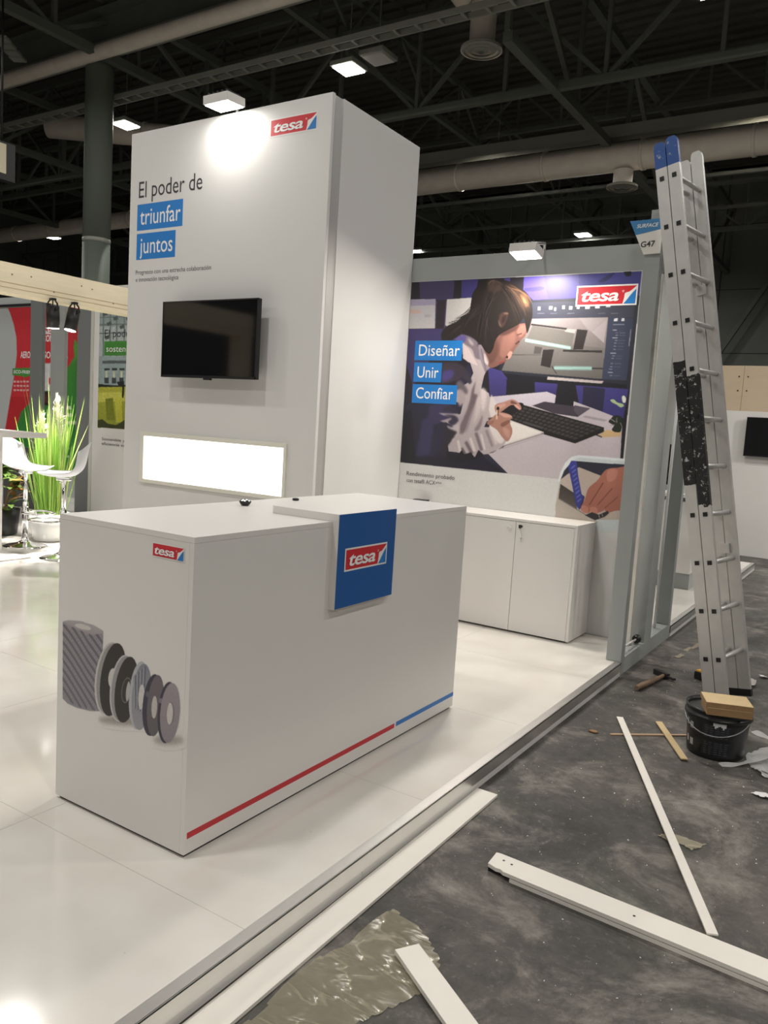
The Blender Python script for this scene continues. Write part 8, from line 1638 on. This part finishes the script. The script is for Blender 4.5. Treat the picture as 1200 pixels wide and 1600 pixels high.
# ------------------------------------------------------------------ right background
t = thing('plywood_partition', 'bare plywood partition far behind the ladder', 'partition', (.6, 12, ZF))
PLY = mat('plywood', rgb(206, 186, 160), .65, noise=.08, scale=3, stretch=(1, 1, 4))
for i in range(5):
    x0 = -1.62 + i * 1.22
    bm = BM(); box(bm, x0, x0 + 1.215, 12.0, 12.03, ZF, 2.69); obj('plywood_panel', bm, PLY, t)
    for q in (.06, 1.15):
        for zz in (2.30, 2.52):
            bm = BM(); tube(bm, [(x0 + q, 11.992, zz), (x0 + q, 12.0, zz)], .012, 8); obj('screw', bm, BLACK_M, t)
bm = BM(); box(bm, -.40, 5.0, 10.3, 10.36, ZF, 1.915); tag(obj('white_partition', bm, WHITE, None, (2, 10.3, ZF)), 'plain white partition behind the ladder carrying a television', 'partition')
bm = BM(); box(bm, -.62, -.40, 10.28, 10.38, ZF, 1.86); tag(obj('partition_post', bm, GREY, None, (-.5, 10.3, ZF)), 'grey end post of the far white partition', 'post')
t = thing('television', 'black television on the far white partition at the right edge', 'television', (.4, 10.25, 1.3))
bm = BM(); box(bm, -.02, .92, 10.22, 10.26, 1.30, 1.835, .004); obj('casing', bm, BLACK, t)
bm = BM(); box(bm, -.012, .912, 10.217, 10.22, 1.315, 1.827); obj('screen', bm, BLACK_G, t)
bm = BM(); box(bm, .3, .6, 10.26, 10.30, 1.45, 1.7); obj('wall_mount', bm, BLACK_M, t)
t = thing('counter', 'white display counter seen between the frame and the ladder', 'counter', (-.3, 6.6, 0))
bm = BM(); box(bm, -1.3, .20, 6.35, 6.8, .16, .86); obj('body', bm, WHITE, t)
bm = BM(); box(bm, -1.3, .20, 6.38, 6.8, .001, .158); obj('plinth', bm, GREY, t)
bm = BM(); box(bm, -1.32, .22, 6.33, 6.82, .90, .93); obj('counter_top', bm, WHITE, t)
bm = BM(); box(bm, -1.28, .18, 6.37, 6.78, .862, .899); obj('shadow_gap', bm, GREY_D, t)
t = thing('television', 'dark screen seen through the grey frame behind it', 'television', (-.8, 8.9, .93))
bm = BM(); box(bm, -1.25, -.38, 8.88, 8.92, .88, 1.40, .004); obj('casing', bm, BLACK, t)
bm = BM(); box(bm, -1.24, -.39, 8.876, 8.88, .89, 1.39); obj('screen', bm, BLACK_G, t)
bm = BM(); tube(bm, [(-.8, 8.95, .02), (-.8, 8.95, 1.2)], .03, 10); box(bm, -1.1, -.5, 8.7, 9.0, .001, .02); box(bm, -.9, -.7, 8.92, 8.95, 1.05, 1.2); obj('stand', bm, BLACK_M, t)
t = thing('spray_bottle', 'small white bottle with a blue cap on the far counter', 'bottle', (.02, 6.55, .931))
bm = BM(); lathe(bm, .04, 6.55, [(.03, .931), (.034, .94), (.034, 1.02), (.014, 1.05)], 16); obj('body', bm, WHITE, t)
bm = BM(); lathe(bm, .04, 6.55, [(.015, 1.051), (.02, 1.06), (.016, 1.13)], 12); obj('cap', bm, mat('cap_blue', rgb(60, 70, 190), .4), t)
bm = BM(); box(bm, -1.3, -.62, 9.8, 9.9, 0.001, 2.4); tag(obj('grey_partition', bm, GREY, None, (-1, 9.85, 0)), 'grey partition glimpsed through the frame', 'partition')

flood('added unseen flood lamp brightening the far white partition from outside the right picture edge', (3.4, 8.6, 3.3), 10.3, 1.915, 90.0, .25, NEUTRAL, tilt=.5)  # added lamp, out of view, to brighten the white partition behind the ladder
# ------------------------------------------------------------------ left background
t = thing('timber_beam', 'pale timber beam crossing over the bar stools at left', 'beam', (-5.62, 3.4, 2.45))
bm = BM(); box(bm, -5.74, -5.5, -1.0, 6.2, 2.455, 2.735, .004); obj('beam', bm, TIMBER, t)
for z_ in (2.50, 2.545):
    bm = BM(); box(bm, -5.5, -5.497, -1.0, 6.2, z_, z_ + .004); obj('lamination_line', bm, mat('timber_line', rgb(196, 168, 120), .7), t)
bm = BM()
for y_ in (2.85, 3.05, 3.3, 3.62, 3.75, 4.02): tube(bm, [(-5.4985, y_, 2.6 + .06 * math.sin(y_ * 9)), (-5.497, y_, 2.6 + .06 * math.sin(y_ * 9))], .008, 8)
obj('knots', bm, MDF_E, t)['kind'] = 'stuff'
for x_, y_, hid in ((-5.62, -.9, 0), (-5.62, 6.05, 1)):
    bm = BM(); box(bm, x_ - .1, x_ + .1, y_ - .1, y_ + .1, .001, 2.454, .003); obj('beam_post', bm, TIMBER, t)
def beam_spot(label, y, tilt, aim, e):
    t = thing('spot_lamp', label, 'spot lamp', (-5.53, y, 2.2))
    u = Vector((0, tilt, -1)).normalized()
    c = Vector((-5.47, y, 2.40))
    bm = BM(); tube(bm, [c, c + u * .22], .062, 20); tube(bm, [c + u * .02 + Vector((.06, 0, 0)), c + u * .02 + Vector((.075, 0, 0))], .02, 8); obj('lamp_can', bm, BLACK_M, t)
    bm = BM(); pts = [c + Vector((0, -.058, -.02)), c + Vector((0, -.05, .03)), c + Vector((0, -.02, .064)), c + Vector((0, .02, .064)), c + Vector((0, .05, .03)), c + Vector((0, .058, -.02))]; tube(bm, pts, .008, 8); tube(bm, [c, c + Vector((0, 0, .07))], .006, 6); obj('yoke', bm, BLACK_M, t)
    bm = BM(); box(bm, -5.50, -5.44, y - .02, y + .02, 2.455, 2.475); obj('clamp', bm, BLACK_M, t)
    bm = BM(); tube(bm, [c + u * .2195, c + u * .2225], .055, 20); obj('lamp_lens', bm, LAMP_ON, t)
    p = c + u * .235; lamp('spot_light', 'SPOT', p, e, NEUTRAL, t, .05, 1.25, aim)
beam_spot('left black spot lamp hanging from the timber beam', 3.27, .05, (-5.75, 3.1, 0), BEAM_SPOT_W)
beam_spot('right black spot lamp hanging from the timber beam', 3.52, -.22, (-5.2, 2.95, 0), BEAM_SPOT_W)
# high table
tb = thing('high_table', 'white high table cut by the left picture edge', 'table', (-5.6, 2.35, 0))
bm = BM(); box(bm, -6.6, -4.58, 1.75, 2.62, 1.12, 1.165, .004); obj('table_top', bm, WHITE, tb)
bm = BM(); box(bm, -5.24, -5.19, 1.95, 2.58, .012, 1.119, .003); obj('panel_leg', bm, WHITE, tb)
bm = BM(); box(bm, -6.5, -4.83, 1.85, 2.64, .001, .012, .002); obj('base_plate', bm, WHITE, tb)
# bar stools
def seat_mesh(bm, cx, cy, z, ang):
    """shell seat: a profile swept across the width; forward is +X before turning"""
    prof = [(.24, .028), (.205, .006), (.12, -.012), (.02, -.016), (-.08, -.004), (-.145, .04), (-.178, .105), (-.198, .18), (-.215, .26), (-.238, .325)]
    n = 15; grid = []
    fine = []
    for k in range(len(prof) - 1):
        p0, p1, p2, p3 = prof[max(0, k - 1)], prof[k], prof[k + 1], prof[min(len(prof) - 1, k + 2)]
        for j in range(3):
            u = j / 3; fine.append((k + u, *[.5 * (2 * p1[a] + (p2[a] - p0[a]) * u + (2 * p0[a] - 5 * p1[a] + 4 * p2[a] - p3[a]) * u * u + (3 * p1[a] - p0[a] - 3 * p2[a] + p3[a]) * u ** 3) for a in (0, 1)]))
    fine.append((len(prof) - 1, *prof[-1]))
    for k, a_, h in fine:
        row = []
        half = .205 - .06 * max(0, 1 - k / 1.6) ** 2 - .075 * max(0, (k - 5) / 4) ** 2.2
        for i in range(n):
            u = -1 + 2 * i / (n - 1)
            rise = .05 * u * u * math.sin(PI * min(1, (k + .6) / 8))
            back = .07 * u * u * max(0, (k - 4) / 5)
            x = a_ + back - .05 * u * u * max(0, 1 - k / 2); y = half * u; zz = h + rise - .10 * u * u * max(0, (k - 7) / 2) ** 2
            row.append(bm.verts.new((cx + x * math.cos(ang) - y * math.sin(ang), cy + x * math.sin(ang) + y * math.cos(ang), z + zz)))
        grid.append(row)
    for r1, r2 in zip(grid, grid[1:]):
        for i in range(n - 1): bm.faces.new((r1[i], r1[i + 1], r2[i + 1], r2[i])).smooth = True
    bmesh.ops.solidify(bm, geom=bm.faces[:], thickness=.014)
    for f in bm.faces: f.smooth = True
def stool(label, x, y, ang, zs):
    t = thing('bar_stool', label, 'bar stool', (x, y, 0))
    bm = BM(); seat_mesh(bm, x, y, zs, ang); obj('seat', bm, mat('seat_shell', rgb(232, 232, 234), .35), t)
    bm = BM(); lathe(bm, x, y, [(.205, .001), (.205, .006), (.17, .018), (.08, .035), (.035, .06), (.030, .09)], 36); obj('base', bm, CHROME, t)
    bm = BM(); tube(bm, [(x, y, .08), (x, y, .45)], .030, 20); obj('column', bm, CHROME, t)
    bm = BM(); tube(bm, [(x, y, .45), (x, y, zs - .03)], .021, 20); tube(bm, [(x, y, zs - .045), (x, y, zs - .018)], .07, 20); obj('gas_lift', bm, CHROME, t)
    fx, fy = x + .15 * math.cos(ang), y + .15 * math.sin(ang)
    bm = BM(); pts = [(fx + .15 * math.cos(a), fy + .15 * math.sin(a), .35) for a in [2 * PI * k / 28 for k in range(29)]]; tube(bm, pts, .010, 8); tube(bm, [(x, y, .335), (x, y, .365)], .036, 16); obj('foot_ring', bm, CHROME, t)
    bm = BM(); tube(bm, [(x + .03, y - .02, zs - .05), (x + .1, y - .1, zs - .055), (x + .13, y - .14, zs - .04)], .005, 6); obj('lift_lever', bm, CHROME, t)
stool('white shell bar stool at the high table, turned away', -5.44, 2.98, .35, .775)
stool('white shell bar stool with its back to the grey posts', -4.68, 2.87, 3.85, .775)
# plants
def leaf(bm, base, tip, w, sag=.15, n=6, tw=0.0):
    base = Vector(base); tip = Vector(tip); d = tip - base; side = d.cross(Vector((0, 0, 1)))
    if side.length < 1e-4: side = Vector((1, 0, 0))
    side.normalize(); side = (Matrix.Rotation(tw, 3, d.normalized()) @ side)
    prev = None
    for k in range(n + 1):
        t_ = k / n; p = base.lerp(tip, t_) + Vector((0, 0, sag * d.length * math.sin(PI * t_) ))
        ww = w * (math.sin(PI * min(1, .12 + t_ * .88)) ** .8) * .5
        a_, b_, c_ = bm.verts.new(p - side * ww), bm.verts.new(p + Vector((0, 0, -.15 * ww))), bm.verts.new(p + side * ww)
        if prev:
            bm.faces.new((prev[0], prev[1], b_, a_)).smooth = True; bm.faces.new((prev[1], prev[2], c_, b_)).smooth = True
        prev = (a_, b_, c_)
GRASS = mat('grass_blade', rgb(138, 180, 72), .5, noise=.3, scale=6); GRASS2 = mat('grass_blade_pale', rgb(196, 214, 120), .5)
LEAFG = mat('leaf_green', rgb(92, 118, 52), .45, noise=.35, scale=9); LEAFO = mat('leaf_orange', rgb(186, 132, 62), .5, noise=.2, scale=9)
PLUME = mat('plume', rgb(240, 236, 214), .9)
px, py = -5.62, 3.38
pg = thing('pampas_plant', 'tall grassy plant with white plumes in a white pot', 'plant', (px, py, 0))
bm = BM(); lathe(bm, px, py, [(.13, .001), (.16, .01), (.20, .15), (.205, .29), (.19, .29), (.185, .25), (0, .25)], 32, closed=False); obj('pot', bm, mat('pot_white', rgb(240, 240, 238), .35), pg)
rp = random.Random(5)
bm = BM(); bm2 = BM()
for k in range(170):
    a_ = rp.uniform(0, 2 * PI); r_ = rp.uniform(.02, .15); h_ = rp.uniform(.55, 1.3); o_ = rp.uniform(.0, .16) + .12 * (rp.random() < .1)
    b_ = Vector((px + r_ * math.cos(a_), py + r_ * math.sin(a_), .25)); e_ = b_ + Vector((o_ * math.cos(a_), o_ * math.sin(a_), h_))
    leaf(bm if rp.random() < .75 else bm2, b_, e_, rp.uniform(.010, .02), 0.0, 5, rp.uniform(0, PI))
o = obj('grass_blades', bm, GRASS, pg); o['kind'] = 'stuff'
o = obj('pale_blades', bm2, GRASS2, pg); o['kind'] = 'stuff'
bm = BM()
for a_, h_, o_ in ((2.6, 1.75, .30), (3.4, 1.55, .42), (2.2, 1.62, .2), (3.0, 1.45, .5), (.6, 1.0, .5)):
    b_ = Vector((px, py, .25)); leaf(bm, b_, b_ + Vector((o_ * math.cos(a_) * 1.2, .3 * o_ * math.sin(a_), h_)), .022, .02, 8, 1.1)
obj('long_blades', bm, GRASS2, pg)
for (bx, by, bz), (ex, ey, ez), w_ in (((-5.80, 3.36, .84), (-5.74, 3.36, 1.28), .24), ((-5.50, 3.40, 1.04), (-5.57, 3.40, 1.47), .17)):
    bm = BM(); b_ = Vector((bx, by, bz)); e_ = Vector((ex, ey, ez))
    for k in range(340):
        t_ = rp.random(); c_ = b_.lerp(e_, t_); th = rp.uniform(0, 2 * PI); r_ = w_ * .5 * math.sin(PI * (.1 + .85 * t_)) * rp.uniform(.3, 1)
        leaf(bm, c_, c_ + Vector((r_ * math.cos(th), r_ * math.sin(th), rp.uniform(.03, .09))), .014, 0, 3)
    tube(bm, [(px, py, .3), b_, e_], [.004, .004, .001], 6); o = obj('plume', bm, PLUME, pg)
dx, dy = -6.22, 3.22
pd = thing('croton_plant', 'leafy plant with green and orange leaves in a black pot', 'plant', (dx, dy, 0))
bm = BM(); lathe(bm, dx, dy, [(.13, .001), (.15, .02), (.18, .28), (.165, .28), (.16, .24), (0, .24)], 28, closed=False); obj('pot', bm, BLACK, pd)
bm = BM(); tops = []
for k in range(5):
    a_ = k * 1.3; p1 = (dx + .12 * math.cos(a_), dy + .12 * math.sin(a_), .55 + .08 * k); tube(bm, [(dx + .03 * math.cos(a_), dy + .03 * math.sin(a_), .24), (dx + .06 * math.cos(a_ + .4), dy + .06 * math.sin(a_ + .4), .4), p1], [.012, .010, .006], 6); tops.append(p1)
obj('stems', bm, MDF_E, pd)
for k in range(84):
    tp = Vector(tops[k % 5]); a_ = rp.uniform(0, 2 * PI); z_ = rp.uniform(-.3, .12); b_ = tp + Vector((0, 0, z_)); L_ = rp.uniform(.14, .27)
    bm = BM(); leaf(bm, b_, b_ + Vector((L_ * math.cos(a_), L_ * math.sin(a_), rp.uniform(-.05, .12))), rp.uniform(.05, .08), .12, 6, rp.uniform(-.4, .4)); obj('leaf', bm, LEAFO if rp.random() < .28 else LEAFG, pd)
bm = BM(); box(bm, -8.6, -7.9, 4.7, 4.75, .001, .82, .004); tag(obj('dark_panel', bm, mat('charcoal_panel', rgb(70, 70, 72), .5), None, (-8.2, 4.7, 0)), 'low dark grey panel behind the leafy plant in a black pot', 'partition')
bm = BM(); box(bm, -4.95, -4.62, 4.2, 4.5, .001, .42, .004); tag(obj('grey_box', bm, GREY, None, (-4.8, 4.35, 0)), 'low grey box behind the second bar stool', 'box')
# grey posts and posters of the neighbouring stand
for x0, x1, l, m_ in ((-8.47, -8.20, 'leftmost grey upright post between the posters', GREY_D), (-8.01, -7.71, 'middle pale grey upright post between the posters', GREY), (-7.44, -7.16, 'dark grey upright post beside the greenhouse poster', GREY_D)):
    bm = BM(); box(bm, x0, x1, 5.0, 5.05, .001, 3.0, .003); tag(obj('grey_post', bm, m_, None, ((x0 + x1) / 2, 5.1, 0)), l, 'post')
bm = BM(); box(bm, -14, -8.5, 6.0, 6.1, .001, 3.09); tag(obj('poster_wall', bm, mat('poster_wall_grey', rgb(186, 190, 190), .5), None, (-10, 6, 0)), 'pale grey wall behind the posts with the red and green poster', 'partition')
bm = BM(); box(bm, -14, -8.5, 5.965, 5.999, 2.94, 2.975); tag(obj('wall_cap', bm, BLACK_M, None, (-10, 6, 2.93)), 'thin dark rail along the top of the poster wall', 'rail')
ps = thing('red_green_poster', 'red and green poster on the wall behind the grey posts', 'poster', (-9.7, 6.0, .2))
print_mesh('printed_picture', AERO, 5.997, PRINT, ps, -11.2, -8.6, .05, 2.93, .012, (186, 190, 190), .015)
PY6 = 5.996
for body, x, z, w, c, mm, bd in (('AERO', -10.244, 2.127, .262, .10, INK_W, .02), ('SOL', -9.625, 2.127, .235, .10, INK_W, .02), ('A', -9.10, 2.137, .075, .10, INK_W, .02), ('CON', -9.66, 2.385, .26, .095, INK_W, .03), ('SL', -9.65, 2.50, .21, .10, INK_W, .02), ('ECO-FRIEN', -10.42, 1.878, .47, .05, INK_W, .02)):
    lettering(body, (x, PY6, z), XF, ZU, w, c, mm, ps, bold=bd)
gp = thing('greenhouse_poster', 'white panel with a greenhouse picture left of the tower', 'poster', (-6.4, 5.05, 0))
bm = BM(); box(bm, -7.10, -5.80, 5.0, 5.05, .001, 2.95, .003); obj('panel', bm, FABRIC_W, gp)
bm = BM(); box(bm, -7.155, -7.10, 4.99, 5.06, .001, 2.95, .003); obj('edge_profile', bm, mat('edge_pale', rgb(200, 200, 192), .4), gp)
print_mesh('printed_picture', GREENHOUSE, 4.998, PRINT, gp, -7.0, -5.85, 1.0, 2.80, .008, (222, 221, 219), .03)
lettering('El poder de', (-6.884, 4.997, 2.312), XF, ZU, .74, .094, INK_D, gp)
lettering('sostenibilidad', (-6.846, 4.997, 2.128), XF, ZU, .78, .078, INK_W, gp, lift=.003)
lettering('Sostenible y más', (-6.90, 4.998, 1.00), XF, ZU, .62, .035, INK_G, gp)
lettering('eficiencia en la', (-6.90, 4.998, .94), XF, ZU, .56, .035, INK_G, gp)
